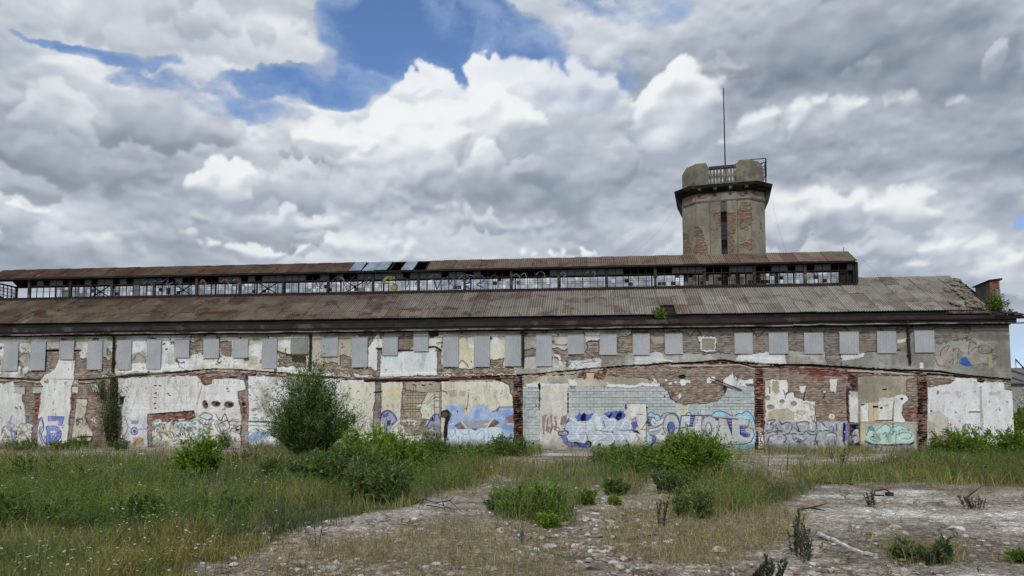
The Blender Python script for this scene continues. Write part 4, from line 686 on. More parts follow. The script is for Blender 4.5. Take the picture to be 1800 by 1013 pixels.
    flat([(1446, 742), (1468, 742), (1468, 750), (1450, 752)], (160, 156, 176), jag=.6); flat([(1484, 746), (1491, 744), (1491, 778), (1484, 776)], (124, 108, 164), jag=.5, alpha=.9); flat([(1345, 772), (1490, 774), (1490, 795), (1345, 795)], (150, 150, 146), jag=2, alpha=.6)
    Kk = (34, 36, 58)
    for p in ([(1350, 740), (1362, 738), (1358, 744), (1348, 746), (1360, 748), (1356, 756), (1346, 758)], [(1364, 746), (1364, 758), (1378, 758)], [(1370, 740), (1374, 746), (1384, 742), (1392, 748), (1388, 760), (1380, 764)], [(1395, 752), (1404, 756), (1400, 744), (1420, 742), (1420, 756), (1432, 758), (1434, 744), (1428, 740)], [(1364, 764), (1352, 768), (1350, 776)], [(1374, 762), (1382, 770), (1378, 778)], [(1380, 763), (1392, 763)], [(1392, 762), (1410, 764), (1416, 758), (1424, 764), (1434, 764)], [(1393, 764), (1396, 774), (1408, 778), (1418, 770)], [(1434, 742), (1436, 760), (1432, 776)], [(1442, 742), (1448, 747), (1452, 752), (1464, 750), (1464, 760)], [(1440, 758), (1458, 757)], [(1450, 764), (1460, 760), (1470, 764), (1470, 776)], [(1470, 746), (1470, 758)], [(1382, 756), (1386, 748)], [(1348, 762), (1362, 758)]): line(curve(p), Kk, 1.4, .85)
    for p in ([(1352, 742), (1350, 754)], [(1376, 748), (1380, 756)], [(1404, 746), (1414, 746)], [(1424, 746), (1426, 754)], [(1354, 770), (1364, 774)], [(1400, 768), (1412, 772)], [(1444, 750), (1454, 754)], [(1454, 766), (1462, 764)]): line(curve(p), (206, 208, 216), 1.4, .9)
    for pts in ([(1358, 758), (1364, 756), (1366, 750), (1368, 756), (1374, 757), (1368, 760), (1366, 765), (1362, 761)], [(1398, 755), (1404, 757), (1410, 759), (1402, 760)], [(1364, 770), (1372, 765), (1374, 770), (1366, 774)], [(1398, 768), (1406, 770), (1412, 776), (1404, 778), (1398, 772)], [(1432, 775), (1440, 774), (1438, 779), (1434, 780)], [(1482, 744), (1486, 744), (1486, 757), (1480, 758)], [(1373, 743), (1378, 746), (1373, 748)]): flat(pts, (28, 28, 44), jag=.3)
    line([(1482, 758), (1481, 774), (1486, 784)], Kk, 1.6); line([(1436, 780), (1440, 790)], Kk, 1.4); line([(1467, 772), (1468, 786)], Kk, 1.2); line([(1484, 762), (1484, 776)], (40, 30, 90), 2.2); scribble(1347, 770, 1480, 786, [(110, 112, 120), (190, 190, 190), (150, 152, 150)], 60, 24, 1, 7, .7)
    scribble(1348, 742, 1480, 772, [(120, 120, 146), (196, 198, 208), (140, 140, 160)], 70, 25, 1, 7, .6)
    # black tag column
    gt = new_id('graffiti', 'black column with white scrawled tag left of the mint green graffiti'); flat([(1493, 747), (1511, 745), (1511, 783), (1494, 783)], (44, 42, 52), jag=1, h=.05, rid=gt)
    flat([(1498, 750), (1503, 745), (1508, 751), (1506, 757), (1499, 756)], (18, 18, 26), jag=.3); scribble(1499, 756, 1508, 781, [(206, 206, 212)], 20, 26, 1.2, 4); scribble(1494, 750, 1511, 783, [(170, 168, 180), (120, 116, 130)], 16, 27, 1, 5)
    # mint piece in its frame
    gm = new_id('graffiti', 'mint green rounded letters on a framed panel near the right end'); flat([(1512, 741), (1612, 742), (1612, 800), (1512, 800)], (160, 158, 146), jag=.5, h=.06, rid=gm); flat([(1512, 742), (1521, 742), (1520, 782), (1513, 782)], (188, 170, 140), jag=.5); line([(1512, 742), (1612, 743)], (184, 174, 152), 2, h=.09); line([(1611, 743), (1611, 785)], (120, 114, 104), 1.4)
    Mi = (168, 196, 184)
    flat([(1520, 770), (1524, 754), (1532, 749), (1544, 750), (1556, 746), (1566, 748), (1580, 746), (1592, 750), (1600, 758), (1606, 766), (1604, 778), (1560, 781), (1530, 780)], Mi, jag=.5, var=.12)
    flat([(1523, 752), (1532, 749), (1540, 752), (1532, 758), (1524, 762)], (120, 152, 170), jag=.8, alpha=.8); flat([(1534, 764), (1546, 762), (1546, 778), (1534, 776)], (134, 158, 128), jag=1, alpha=.8); flat([(1554, 762), (1566, 762), (1566, 778), (1554, 778)], (140, 166, 140), jag=1, alpha=.7)
    for p in ([(1522, 766), (1530, 750), (1540, 764), (1548, 774)], [(1526, 752), (1538, 758), (1544, 752)], [(1536, 762), (1530, 772), (1542, 778)], [(1546, 752), (1556, 746), (1566, 754), (1560, 766), (1562, 778)], [(1552, 764), (1556, 760), (1558, 768)], [(1568, 752), (1582, 748), (1598, 757), (1584, 754)], [(1566, 764), (1574, 758), (1574, 778)], [(1576, 764), (1590, 760), (1602, 764), (1598, 772)], [(1580, 756), (1580, 766)], [(1586, 770), (1596, 772)]): line(curve(p), (70, 104, 110), 1.1, .9)
    for p in ([(1528, 758), (1534, 768)], [(1550, 756), (1556, 752)], [(1578, 770), (1590, 768)], [(1584, 752), (1592, 754)]): line(p, (214, 226, 218), 1.2)
    line([(1520, 776), (1532, 781), (1560, 783), (1600, 781), (1605, 778)], (30, 32, 44), 3, wob=1); flat(ring(1534, 768, 2.4, 1.4), (34, 44, 50), jag=.3); line([(1569, 745), (1569, 764)], (40, 44, 44), 1.4); scribble(1524, 781, 1600, 788, [(60, 70, 110), (40, 44, 60), (120, 130, 150)], 30, 28, 1.2, 6)
    # grime along the wall foot, painted darker to add the shade under shrubs
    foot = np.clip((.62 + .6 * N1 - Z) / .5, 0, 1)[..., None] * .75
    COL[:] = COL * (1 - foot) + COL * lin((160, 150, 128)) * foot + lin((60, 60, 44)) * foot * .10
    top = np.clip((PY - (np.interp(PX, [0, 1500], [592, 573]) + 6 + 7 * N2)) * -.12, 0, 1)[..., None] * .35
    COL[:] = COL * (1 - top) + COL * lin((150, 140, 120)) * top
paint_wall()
# sun-bleached and flaking paint in the graffiti
_gm = np.isin(RID, [k for k in REG if REG[k][0] == 'graffiti']); _f = _gm * np.clip((fbm(U, Z, .28, 5, 41) - .53) * 4, 0, .28) ; COL[:] = COL * (1 - _f[..., None]) + lin((176, 172, 164)) * (1 + .2 * N3)[..., None] * _f[..., None]
_lum = COL.mean(-1, keepdims=True); COL = np.clip(COL * (1.12 + .34 * np.clip(_lum / .6, 0, 1)), 0, .84)
# the broken lip of the plaster: bare masonry next to it is raked out, so the edge stands proud
_nb = np.zeros_like(SMO)
for _dy, _dx in ((0, 1), (0, -1), (1, 0), (-1, 0), (1, 1)): _nb = np.maximum(_nb, np.roll(np.roll(SMO, _dy, 0), _dx, 1))
_g = (_nb > .5) & (SMO < .5) & (N5 > .42); HT[_g] -= .05; COL[_g] *= .62  # groove colour darkened as well, painting in the shadow at the lip
# ------------------------------------------------------------------ helpers
COLL = scene.collection
WORLD = {}
def mesh_np(name, V, Fq, tri=False, attrs=None, mats=(), smooth=False):
    """mesh from arrays; Fq (n,4) or (n,3)"""
    me = bpy.data.meshes.new(name); V = np.asarray(V, np.float32); Fq = np.asarray(Fq, np.int32)
    k = Fq.shape[1]
    me.vertices.add(len(V)); me.vertices.foreach_set('co', V.ravel())
    me.loops.add(Fq.size); me.loops.foreach_set('vertex_index', Fq.ravel())
    me.polygons.add(len(Fq)); me.polygons.foreach_set('loop_start', np.arange(0, Fq.size, k, dtype=np.int32))
    for an, av in (attrs or {}).items():
        av = np.asarray(av, np.float32)
        if av.ndim == 2:
            a = me.color_attributes.new(an, 'FLOAT_COLOR', 'POINT'); c = np.ones((len(V), 4), np.float32); c[:, :3] = av; a.data.foreach_set('color', c.ravel())
        else:
            a = me.attributes.new(an, 'FLOAT', 'POINT'); a.data.foreach_set('value', av)
    me.update(calc_edges=True)
    if not smooth: me.shade_flat()
    for m_ in mats: me.materials.append(m_)
    return me
def tag(o, label=None, cat=None, group=None, kind=None):
    for k, v_ in (('label', label), ('category', cat), ('group', group), ('kind', kind)):
        if v_ is not None: o[k] = v_
    return o
def wm(o): return WORLD.get(o.name, Matrix.Identity(4))
def link(name, me, parent=None, mat=None, M=None):
    """one object; M is its world matrix (parts are given in world coordinates)"""
    o = bpy.data.objects.new(name, me); COLL.objects.link(o); M = M or Matrix.Identity(4)
    if mat is not None and me is not None and len(me.materials) == 0: me.materials.append(mat)
    if parent is not None: o.parent = parent; o.matrix_parent_inverse = Matrix.Identity(4); o.matrix_local = wm(parent).inverted() @ M
    else: o.matrix_local = M
    WORLD[o.name] = M; return o
def empty(name, loc, label, cat, group=None, rz=0):
    o = bpy.data.objects.new(name, None); COLL.objects.link(o); M = Matrix.Translation(loc) @ Matrix.Rotation(rz, 4, 'Z'); o.matrix_local = M; o.empty_display_size = .3
    WORLD[o.name] = M; return tag(o, label, cat, group)
class MB:
    """collects boxes, bars and sheets in wall or world coordinates; build() links ONE mesh"""
    def __init__(s): s.v = []; s.f = []
    def add(s, vs, fs): b = len(s.v); s.v += [tuple(p) for p in vs]; s.f += [tuple(i + b for i in f) for f in fs]; return s
    def hexa(s, p): return s.add(p, [(0, 3, 2, 1), (4, 5, 6, 7), (0, 1, 5, 4), (1, 2, 6, 5), (2, 3, 7, 6), (3, 0, 4, 7)])
    def box(s, x0, x1, y0, y1, z0, z1): return s.hexa([(x0, y0, z0), (x1, y0, z0), (x1, y1, z0), (x0, y1, z0), (x0, y0, z1), (x1, y0, z1), (x1, y1, z1), (x0, y1, z1)])
    def wbox(s, u0, u1, o0, o1, z0, z1):      # along wall, behind facade, up
        return s.hexa([world(u0, z0, o0), world(u1, z0, o0), world(u1, z0, o1), world(u0, z0, o1), world(u0, z1, o0), world(u1, z1, o0), world(u1, z1, o1), world(u0, z1, o1)])
    def bar(s, a, b, w_, h_=None):
        a, b = Vector(a), Vector(b); d = (b - a).normalized(); up = Vector((0, 0, 1)) if abs(d.z) < .9 else Vector((0, 1, 0)); x = d.cross(up).normalized() * w_ / 2; y = d.cross(x).normalized() * (h_ or w_) / 2
        return s.hexa([a - x - y, a + x - y, a + x + y, a - x + y, b - x - y, b + x - y, b + x + y, b - x + y])
    def tube(s, pts, r, n=6, r1=None):
        pts = [Vector(p) for p in pts]; base = len(s.v); m_ = len(pts)
        for i, p in enumerate(pts):
            d = (pts[min(i + 1, m_ - 1)] - pts[max(i - 1, 0)]).normalized(); up = Vector((0, 0, 1)) if abs(d.z) < .95 else Vector((0, 1, 0)); x = d.cross(up).normalized(); y = d.cross(x).normalized()
            rr = r if r1 is None else r + (r1 - r) * i / (m_ - 1)
            for k in range(n): t = 6.2832 * k / n; s.v.append(tuple(p + x * math.cos(t) * rr + y * math.sin(t) * rr))
        for i in range(m_ - 1):
            for k in range(n): k2 = (k + 1) % n; s.f.append((base + i * n + k, base + i * n + k2, base + (i + 1) * n + k2, base + (i + 1) * n + k))
        s.f.append(tuple(base + k for k in range(n))[::-1]); s.f.append(tuple(base + (m_ - 1) * n + k for k in range(n))); return s
    def prism(s, outline, z0, z1, fn=None):
        n = len(outline); fn = fn or (lambda x, y, z: (x, y, z)); vs = [fn(x, y, z0) for x, y in outline] + [fn(x, y, z1) for x, y in outline]
        return s.add(vs, [tuple(range(n))[::-1], tuple(range(n, 2 * n))] + [(i, (i + 1) % n, n + (i + 1) % n, n + i) for i in range(n)])
    def mesh(s, name): me = bpy.data.meshes.new(name); me.from_pydata(s.v, [], s.f); me.update(); return me
    def build(s, name, mat, parent=None, label=None):
        o = link(name, s.mesh(name), parent, mat)
        if label: o['label'] = label
        return o
# ------------------------------------------------------------------ materials
def new_mat(name):
    m_ = bpy.data.materials.new(name); m_.use_nodes = True; t = m_.node_tree; t.nodes.clear(); n = NT(t)
    out = n.node('ShaderNodeOutputMaterial'); b = n.node('ShaderNodeBsdfPrincipled'); n.l.new(b.outputs[0], out.inputs['Surface']); return m_, n, b, out
def obj_pos(n): return n.node('ShaderNodeTexCoord').outputs['Object']
def world_pos(n): return n.node('ShaderNodeNewGeometry').outputs['Position']
def bump(n, b, h, strength=.3, dist=.02):
    k = n.node('ShaderNodeBump'); k.inputs['Strength'].default_value = strength; k.inputs['Distance'].default_value = dist; n.l.new(h, k.inputs['Height']); n.l.new(k.outputs[0], b.inputs['Normal'])
def attr_col(n, name='Col'): a = n.node('ShaderNodeAttribute'); a.attribute_name = name; return a.outputs['Color']
def mat_weathered(name, c0, c1, rough=.85, scale=1.2, rnd=.25, c2=None, metallic=0, stretchz=1.0, spec=.3, bmp=.35):
    m_, n, b, _ = new_mat(name); p = world_pos(n); ps = n.v('MULTIPLY', p, (1, 1, stretchz))
    c = n.mix(n.step(n.noise(ps, scale, 6, .62), .38, .62), c0, c1)
    if c2: c = n.mix(n.step(n.noise(n.v('ADD', ps, (7, 3, 1)), scale * .6, 6, .65), .52, .66), c, c2)
    f = n.noise(p, 22, 3, .6); c = n.mix(1.0, c, n.ramp(f, [(.25, (.72, .72, .72)), (.75, (1.2, 1.2, 1.2))]), 'MULTIPLY')
    oi = n.node('ShaderNodeObjectInfo'); k = n.m('ADD', 1 - rnd / 2, n.m('MULTIPLY', oi.outputs['Random'], rnd)); c = n.v('SCALE', c, scale=k)
    n.put(b.inputs['Base Color'], c); b.inputs['Roughness'].default_value = rough; b.inputs['Metallic'].default_value = metallic; b.inputs['Specular IOR Level'].default_value = spec
    bump(n, b, n.noise(p, 30, 4), bmp, .01); return m_
M = {}
def wall_mat():
    m_, n, b, _ = new_mat('painted_and_plastered_masonry'); c = attr_col(n); p = world_pos(n)
    f = n.noise(p, 16, 5, .65); c = n.mix(1.0, c, n.ramp(f, [(.25, (.80, .80, .80)), (.75, (1.16, 1.16, 1.16))]), 'MULTIPLY')
    f2 = n.noise(n.v('MULTIPLY', p, (1, 1, .35)), 2.2, 5, .6); c = n.mix(1.0, c, n.ramp(f2, [(.3, (.86, .85, .83)), (.6, (1.04, 1.04, 1.04))]), 'MULTIPLY')
    n.put(b.inputs['Base Color'], c); b.inputs['Roughness'].default_value = .92; b.inputs['Specular IOR Level'].default_value = .15; bump(n, b, n.noise(p, 38, 4, .6), .3, .01); return m_
M['wall'] = wall_mat()
M['fascia'] = mat_weathered('weathered_brown_fascia', srgb(62, 49, 45), srgb(44, 37, 35), scale=.8, c2=srgb(92, 84, 78))
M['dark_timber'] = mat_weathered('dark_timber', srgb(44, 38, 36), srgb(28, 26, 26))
M['gutter'] = mat_weathered('old_gutter', srgb(60, 56, 54), srgb(150, 146, 140), scale=.7)
M['pipe'] = mat_weathered('rusty_downpipe', srgb(62, 42, 38), srgb(34, 30, 30), scale=2)
M['steel'] = mat_weathered('rusted_window_steel', srgb(50, 36, 34), srgb(34, 30, 32), scale=2)
M['post'] = mat_weathered('clerestory_post_paint', srgb(70, 62, 58), srgb(46, 38, 36), scale=1.5, rnd=.9, c2=srgb(110, 92, 80))
M['shutter'] = mat_weathered('galvanised_sheet', srgb(186, 188, 190), srgb(174, 177, 180), rough=.7, scale=.6, rnd=.06, metallic=.0, spec=.2, bmp=.05)
M['shutter_beige'] = mat_weathered('beige_board', srgb(156, 156, 148), srgb(140, 140, 132), rnd=.05)
M['mortar'] = mat_weathered('mortar', srgb(120, 122, 118), srgb(104, 104, 98))
def roof_mat(name, right, tints, pitch_dark=.52):
    m_, n, b, _ = new_mat(name); p = world_pos(n); oi = n.node('ShaderNodeObjectInfo'); s = n.node('ShaderNodeSeparateXYZ'); n.l.new(p, s.inputs[0])
    g = n.step(s.outputs[0], -34, 26); q = n.v('ADD', p, n.v('SCALE', (3, 5, 7), scale=oi.outputs['Random']))
    c = n.mix(n.step(n.noise(p, .35, 5, .6), .35, .65), tints[0], tints[1]); c = n.mix(g, c, right)
    st = n.step(n.noise(n.v('ADD', p, n.v('SCALE', q, scale=.0)), .55, 8, .72, .4), .50, .60); c = n.mix(n.m('MULTIPLY', st, n.m('SUBTRACT', 1.0, n.m('MULTIPLY', g, .55))), c, tints[2])
    li = n.step(n.noise(q, 1.4, 8, .75, .6), .56, .66); c = n.mix(n.m('MULTIPLY', li, .6), c, tints[3]); dk = n.step(n.noise(n.v('ADD', p, (9, 2, 4)), 1.1, 8, .75, .5), .54, .66); c = n.mix(n.m('MULTIPLY', dk, .5), c, srgb(74, 62, 54))
    rr = oi.outputs['Random']; k = n.m('ADD', .92, n.m('MULTIPLY', rr, .34)); c = n.v('SCALE', c, scale=k)
    rust = n.step(n.m('FRACT', n.m('MULTIPLY', rr, 7.31)), .86, .9); c = n.mix(n.m('MULTIPLY', rust, .35), c, tints[4])
    # the troughs of the corrugation are darker than the crests
    a = n.node('ShaderNodeAttribute'); a.attribute_name = 'Crest'; c = n.mix(a.outputs['Fac'], n.mix(pitch_dark, c, srgb(52, 44, 40)), c)
    n.put(b.inputs['Base Color'], c); b.inputs['Roughness'].default_value = .9; b.inputs['Specular IOR Level'].default_value = .2; bump(n, b, n.noise(p, 20, 4), .4, .01); return m_
M['roof'] = roof_mat('corrugated_cement_roof', srgb(158, 152, 141), (srgb(120, 108, 92), srgb(92, 78, 66), srgb(84, 56, 44), srgb(142, 136, 126), srgb(96, 66, 50)))
M['clere_roof'] = roof_mat('rusty_corrugated_roof', srgb(138, 120, 104), (srgb(98, 80, 66), srgb(76, 58, 48), srgb(84, 50, 38), srgb(138, 128, 114), srgb(98, 60, 46)))
M['patch_roof'] = mat_weathered('grey_blue_plastic_sheet', srgb(146, 158, 170), srgb(116, 130, 142), rnd=.3)
M['tower_trim'] = mat_weathered('grey_tower_render', srgb(128, 122, 109), srgb(106, 101, 90), scale=1.5, c2=srgb(144, 137, 121), rnd=.1)
M['tower_cap'] = mat_weathered('mossy_cap', srgb(122, 114, 90), srgb(104, 98, 80), scale=1.0, rnd=.1)
M['cornice'] = mat_weathered('dark_cornice', srgb(84, 79, 71), srgb(62, 58, 53), scale=2, c2=srgb(112, 103, 90), rnd=.1)
M['tower_brick'] = mat_weathered('old_orange_brick', srgb(150, 106, 80), srgb(116, 80, 62), scale=6, c2=srgb(150, 136, 120))
def glass_mat(name, col, tr, rough=.2):
    m_, n, b, out = new_mat(name); n.n.remove(b); p = world_pos(n); oi = n.node('ShaderNodeObjectInfo')
    t = n.node('ShaderNodeBsdfTransparent'); d = n.node('ShaderNodeBsdfPrincipled'); d.inputs['Roughness'].default_value = rough
    d.inputs['Base Color'].default_value = tuple(col) + (1,); mx = n.node('ShaderNodeMixShader'); f = n.m('MULTIPLY', n.step(n.noise(p, 1.6, 4), .3, .7, 1 - tr, min(1, 1.35 - tr)), 1.0, clamp=True)
    n.l.new(f, mx.inputs[0]); n.l.new(t.outputs[0], mx.inputs[1]); n.l.new(d.outputs[0], mx.inputs[2]); n.l.new(mx.outputs[0], out.inputs['Surface']); return m_
M['glass'] = glass_mat('dusty_wired_glass', srgb(170, 176, 190), .90)
M['glass_dirty'] = glass_mat('dirty_glass', srgb(110, 116, 104), .35)
M['glass_dark'] = glass_mat('dark_glass', srgb(46, 48, 50), .10)
def leaf_mat(name='foliage', trans=.35):
    m_, n, b, out = new_mat(name); c = attr_col(n); b.inputs['Roughness'].default_value = .7; b.inputs['Specular IOR Level'].default_value = .15; n.put(b.inputs['Base Color'], c)
    t = n.node('ShaderNodeBsdfTranslucent'); n.put(t.inputs['Color'], n.v('SCALE', c, scale=1.0)); mx = n.node('ShaderNodeMixShader'); mx.inputs[0].default_value = trans; n.l.new(b.outputs[0], mx.inputs[1]); n.l.new(t.outputs[0], mx.inputs[2]); n.l.new(mx.outputs[0], out.inputs['Surface']); return m_
M['leaf'] = leaf_mat(); M['bark'] = mat_weathered('bark', srgb(72, 60, 48), srgb(50, 42, 34), scale=6)
M['stone'] = mat_weathered('rubble_stone', srgb(168, 160, 148), srgb(126, 114, 102), scale=3, c2=srgb(196, 192, 184), rnd=.5)
def col_mat(name, rough=.9, sc=14):
    m_, n, b, _ = new_mat(name); c = attr_col(n); p = world_pos(n); c = n.mix(1.0, c, n.ramp(n.noise(p, sc, 5, .7), [(.25, (.7, .7, .7)), (.75, (1.25, 1.25, 1.25))]), 'MULTIPLY')
    n.put(b.inputs['Base Color'], c); b.inputs['Roughness'].default_value = rough; b.inputs['Specular IOR Level'].default_value = .1; bump(n, b, n.noise(p, 18, 5, .7), .6, .03); return m_
def ground_mat():
    m_, n, b, _ = new_mat('gravel_soil_and_slab'); c = attr_col(n); p = world_pos(n)
    c = n.mix(1.0, c, n.ramp(n.noise(p, 14, 6, .75), [(.3, (.66, .66, .66)), (.7, (1.28, 1.28, 1.28))]), 'MULTIPLY')
    def cells(sc):
        v = n.node('ShaderNodeTexVoronoi'); v.inputs['Scale'].default_value = sc; n.put(v.inputs['Vector'], n.v('MULTIPLY', p, (1, 1, .2))); return v
    for sc, lo, hi in ((26, .70, 1.30), (9, .82, 1.20)):
        v = cells(sc); s_ = n.node('ShaderNodeSeparateColor'); n.l.new(v.outputs['Color'], s_.inputs[0]); g = n.m('MULTIPLY', n.step(s_.outputs[0], .1, .95, lo, hi), n.step(v.outputs['Distance'], .25, .75, 1.08, .72)); c = n.v('SCALE', c, scale=g)
    v = n.node('ShaderNodeTexVoronoi'); v.feature = 'DISTANCE_TO_EDGE'; v.inputs['Scale'].default_value = .38; n.put(v.inputs['Vector'], n.v('ADD', n.v('MULTIPLY', p, (1, 1, 0)), n.v('SCALE', n.noise3(p, 1.3, 5), scale=.9)))
    cr = n.m('MULTIPLY', n.step(v.outputs['Distance'], .004, .016, 1, 0), n.step(n.noise(p, .5, 3), .42, .55)); c = n.mix(n.m('MULTIPLY', cr, .7), c, srgb(72, 66, 58))
    n.put(b.inputs['Base Color'], c); b.inputs['Roughness'].default_value = .95; b.inputs['Specular IOR Level'].default_value = .1
    bump(n, b, n.m('SUBTRACT', n.noise(p, 18, 6, .75), n.m('MULTIPLY', cr, .6)), .8, .04); return m_
M['ground'] = ground_mat(); M['rubble'] = col_mat('rubble'); M['flat_paint'] = col_mat('spray_paint', .6, 3)
# ------------------------------------------------------------------ sky and cloud dome
def build_sky():
    AZ, EL, rgb, al = make_sky(); RAD = 3500.0
    ca, sa, ce, se = np.cos(np.radians(AZ)), np.sin(np.radians(AZ)), np.cos(np.radians(EL)), np.sin(np.radians(EL))
    V = np.stack([sa * ce, ca * ce, se], -1).reshape(-1, 3) * RAD; V[:, 2] += CAM_Z
    ny, nx = AZ.shape; i = np.arange(ny * nx).reshape(ny, nx); F_ = np.stack([i[:-1, :-1], i[1:, :-1], i[1:, 1:], i[:-1, 1:]], -1).reshape(-1, 4)
    m_ = bpy.data.materials.new('clouds'); m_.use_nodes = True; m_.node_tree.nodes.clear(); n = NT(m_.node_tree); out = n.node('ShaderNodeOutputMaterial'); e = n.node('ShaderNodeEmission'); t = n.node('ShaderNodeBsdfTransparent'); mx = n.node('ShaderNodeMixShader')
    n.l.new(attr_col(n), e.inputs['Color']); a = n.node('ShaderNodeAttribute'); a.attribute_name = 'Cover'; n.l.new(a.outputs['Fac'], mx.inputs[0]); n.l.new(t.outputs[0], mx.inputs[1]); n.l.new(e.outputs[0], mx.inputs[2]); n.l.new(mx.outputs[0], out.inputs['Surface'])
    m_.cycles.emission_sampling = 'NONE'
    o = link('sky', mesh_np('sky', V, F_, attrs={'Col': rgb.reshape(-1, 3) / 1.2, 'Cover': al.ravel()}, mats=[m_])); tag(o, kind='structure'); return o
build_sky()
# ------------------------------------------------------------------ the hall
hall = empty('factory_hall', world(36, 0, 6), 'long derelict two storey factory hall with peeling plaster, graffiti and a glazed roof ridge', 'building')
def grid_parts(names, owner, pos, mat, first_parent):
    """splits the painted relief into one mesh per region; region 0 is the masonry core"""
    ny, nx = RID.shape; idx = np.arange(ny * nx).reshape(ny, nx); rid = RID[:-1, :-1]; core = None
    quads = np.stack([idx[:-1, :-1], idx[:-1, 1:], idx[1:, 1:], idx[1:, :-1]], -1)
    flatC = COL.reshape(-1, 3); P_ = pos.reshape(-1, 3)
    order = sorted(REG)
    for k in order:
        q = quads[rid == k]
        if len(q) < 6: continue
        vi, inv = np.unique(q.ravel(), return_inverse=True); me = mesh_np(REG[k][0], P_[vi], inv.reshape(-1, 4), attrs={'Col': flatC[vi]}, mats=[mat])
        o = link(names if k == 0 else REG[k][0], me, first_parent if k == 0 else core)
        if k == 0: core = o
        if REG[k][1]: o['label'] = REG[k][1]
    return core
SEAL = HT.copy(); SEAL[0, :] = HT[0, :]
px_, py_, pz_ = world(U, Z, -HT)
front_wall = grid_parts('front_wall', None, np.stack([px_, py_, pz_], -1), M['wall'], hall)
# the other walls, so that the hall is a closed body
UR = U1; UL = U0; DEP = 12.0
mb = MB(); mb.wbox(UR - .45, UR - .01, .02, DEP, -.2, 8.7); mb.wbox(UL, UR - .46, DEP - .4, DEP, -.2, 8.7); mb.wbox(UL, UL + .4, .02, DEP - .41, -.2, 8.7); mb.build('rear_wall', M['tower_trim'], hall)
# real blocks of the pale infill, laid in the same bond as the painted courses below
def build_blocks():
    v = [(x, y, z) for z in (0, 1) for y in (0, 1) for x in (0, 1)]; me = bpy.data.meshes.new('block'); L_, H_, T_ = .49, .19, .032; b_ = .012
    m2 = MB(); m2.add([(0, 0, 0), (L_, 0, 0), (L_, 0, H_), (0, 0, H_), (b_, -T_, b_), (L_ - b_, -T_, b_), (L_ - b_, -T_, H_ - b_), (b_, -T_, H_ - b_)], [(4, 5, 6, 7), (0, 1, 5, 4), (1, 2, 6, 5), (2, 3, 7, 6), (3, 0, 4, 7)]); me = m2.mesh('block')
    mt = mat_weathered('pale_grey_green_block', srgb(196, 202, 200), srgb(182, 190, 189), scale=1.0, rnd=.2, c2=srgb(198, 197, 188)); me.materials.append(mt); n_ = 0
    Rm = Matrix(((DX, NX, 0, 0), (DY, NY, 0, 0), (0, 0, 1, 0), (0, 0, 0, 1)))
    k0 = [k for k in REG if REG[k][0] == 'block_infill'][0]
    for row in range(int(10 / .22), int(15.5 / .22)):
        z0 = row * .22 - 10.02 + .035
        for c in range(int(20 / .52), int(90 / .52)):
            u0 = c * .52 - 20 - (row % 2) * .26 + .036
            ok = True
            for du, dz in ((.05, .03), (.43, .03), (.05, .16), (.43, .16), (.24, .1)):
                iu = int(round((u0 + du - U0) / CELL)); iz = int(round((z0 + dz + .24) / CELL))
                if not (0 <= iu < NU and 0 <= iz < NZ) or RID[iz, iu] != k0 or PY[iz, iu] > 719: ok = False; break
            if not ok or n_ >= 298: continue
            if abs(u0 - on_plane(1212, 715)[0]) < .8 and z0 < 3.3: continue
            r = random.Random(row * 977 + c); Mx = Matrix.Translation(world(u0, z0, -.012 + r.uniform(-.012, .012))) @ Rm @ Matrix.Rotation(r.uniform(-.006, .006), 4, 'Y')
            link('block', me, front_wall, None, Mx); n_ += 1
    return n_
print('blocks', build_blocks())
# ---- eaves
Z_ = lambda px, py, off: on_plane(px, py, off)[1]
zf1, zf0 = Z_(1500, 557, -.5), Z_(1500, 565.5, -.5)
mb = MB(); random.seed(3)
u = UL
while u < 72.6:
    u2 = min(u + random.uniform(2.2, 3.6), 72.7); d = random.uniform(-.015, .015); mb.wbox(u, u2 - .015, -.55 + d, -.50 + d, zf0 + random.uniform(-.02, .02), zf1 + random.uniform(-.02, .02)); u = u2
mb.build('fascia_board', M['fascia'], hall)
mb = MB(); mb.wbox(UL, 73.8, -.498, .06, zf1 - .06, zf1 - .02); mb.wbox(UL, 72.6, .0, .05, zf1 - .02, 9.60); mb.wbox(UL, 72.6, -.30, -.22, zf1 - .02, zf1 + .10); mb.wbox(UL, 73.9, -.45, .05, 8.765, 8.83); mb.wbox(UL, 73.9, -.14, -.065, 8.50, 8.76); mb.wbox(UL, 74.1, -.50, -.455, 8.60, 8.88)  # last two boards added to darken the shadow band under the eaves
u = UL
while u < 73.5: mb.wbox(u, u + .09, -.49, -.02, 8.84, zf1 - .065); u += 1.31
mb.build('eaves_timber_and_shade_boards', M['dark_timber'], hall)
mb = MB(); u = UL                                                    # flaking laths and gutter line under the soffit
while u < 74.4:
    u2 = u + random.uniform(2.0, 5.0); zc = Z_(1500, 570.5, -.62) + random.uniform(-.02, .03)
    mb.tube([world(u, zc, -.62), world((u + u2) / 2, zc - random.uniform(0, .05), -.62), world(min(u2, 74.6) - .03, zc + random.uniform(-.03, .03), -.62)], .05, 6); u = u2
mb.build('gutter', M['gutter'], hall)
mb = MB(); mb.wbox(60, 75.1, -.60, -.52, 8.86, 8.94); mb.wbox(66, 74.5, -.5, -.42, 8.97, 9.06); mb.wbox(72.2, 74.9, -.35, -.1, 9.0, 9.08); mb.build('loose_beam', M['dark_timber'], hall, 'broken dark timbers jutting past the right hand corner')
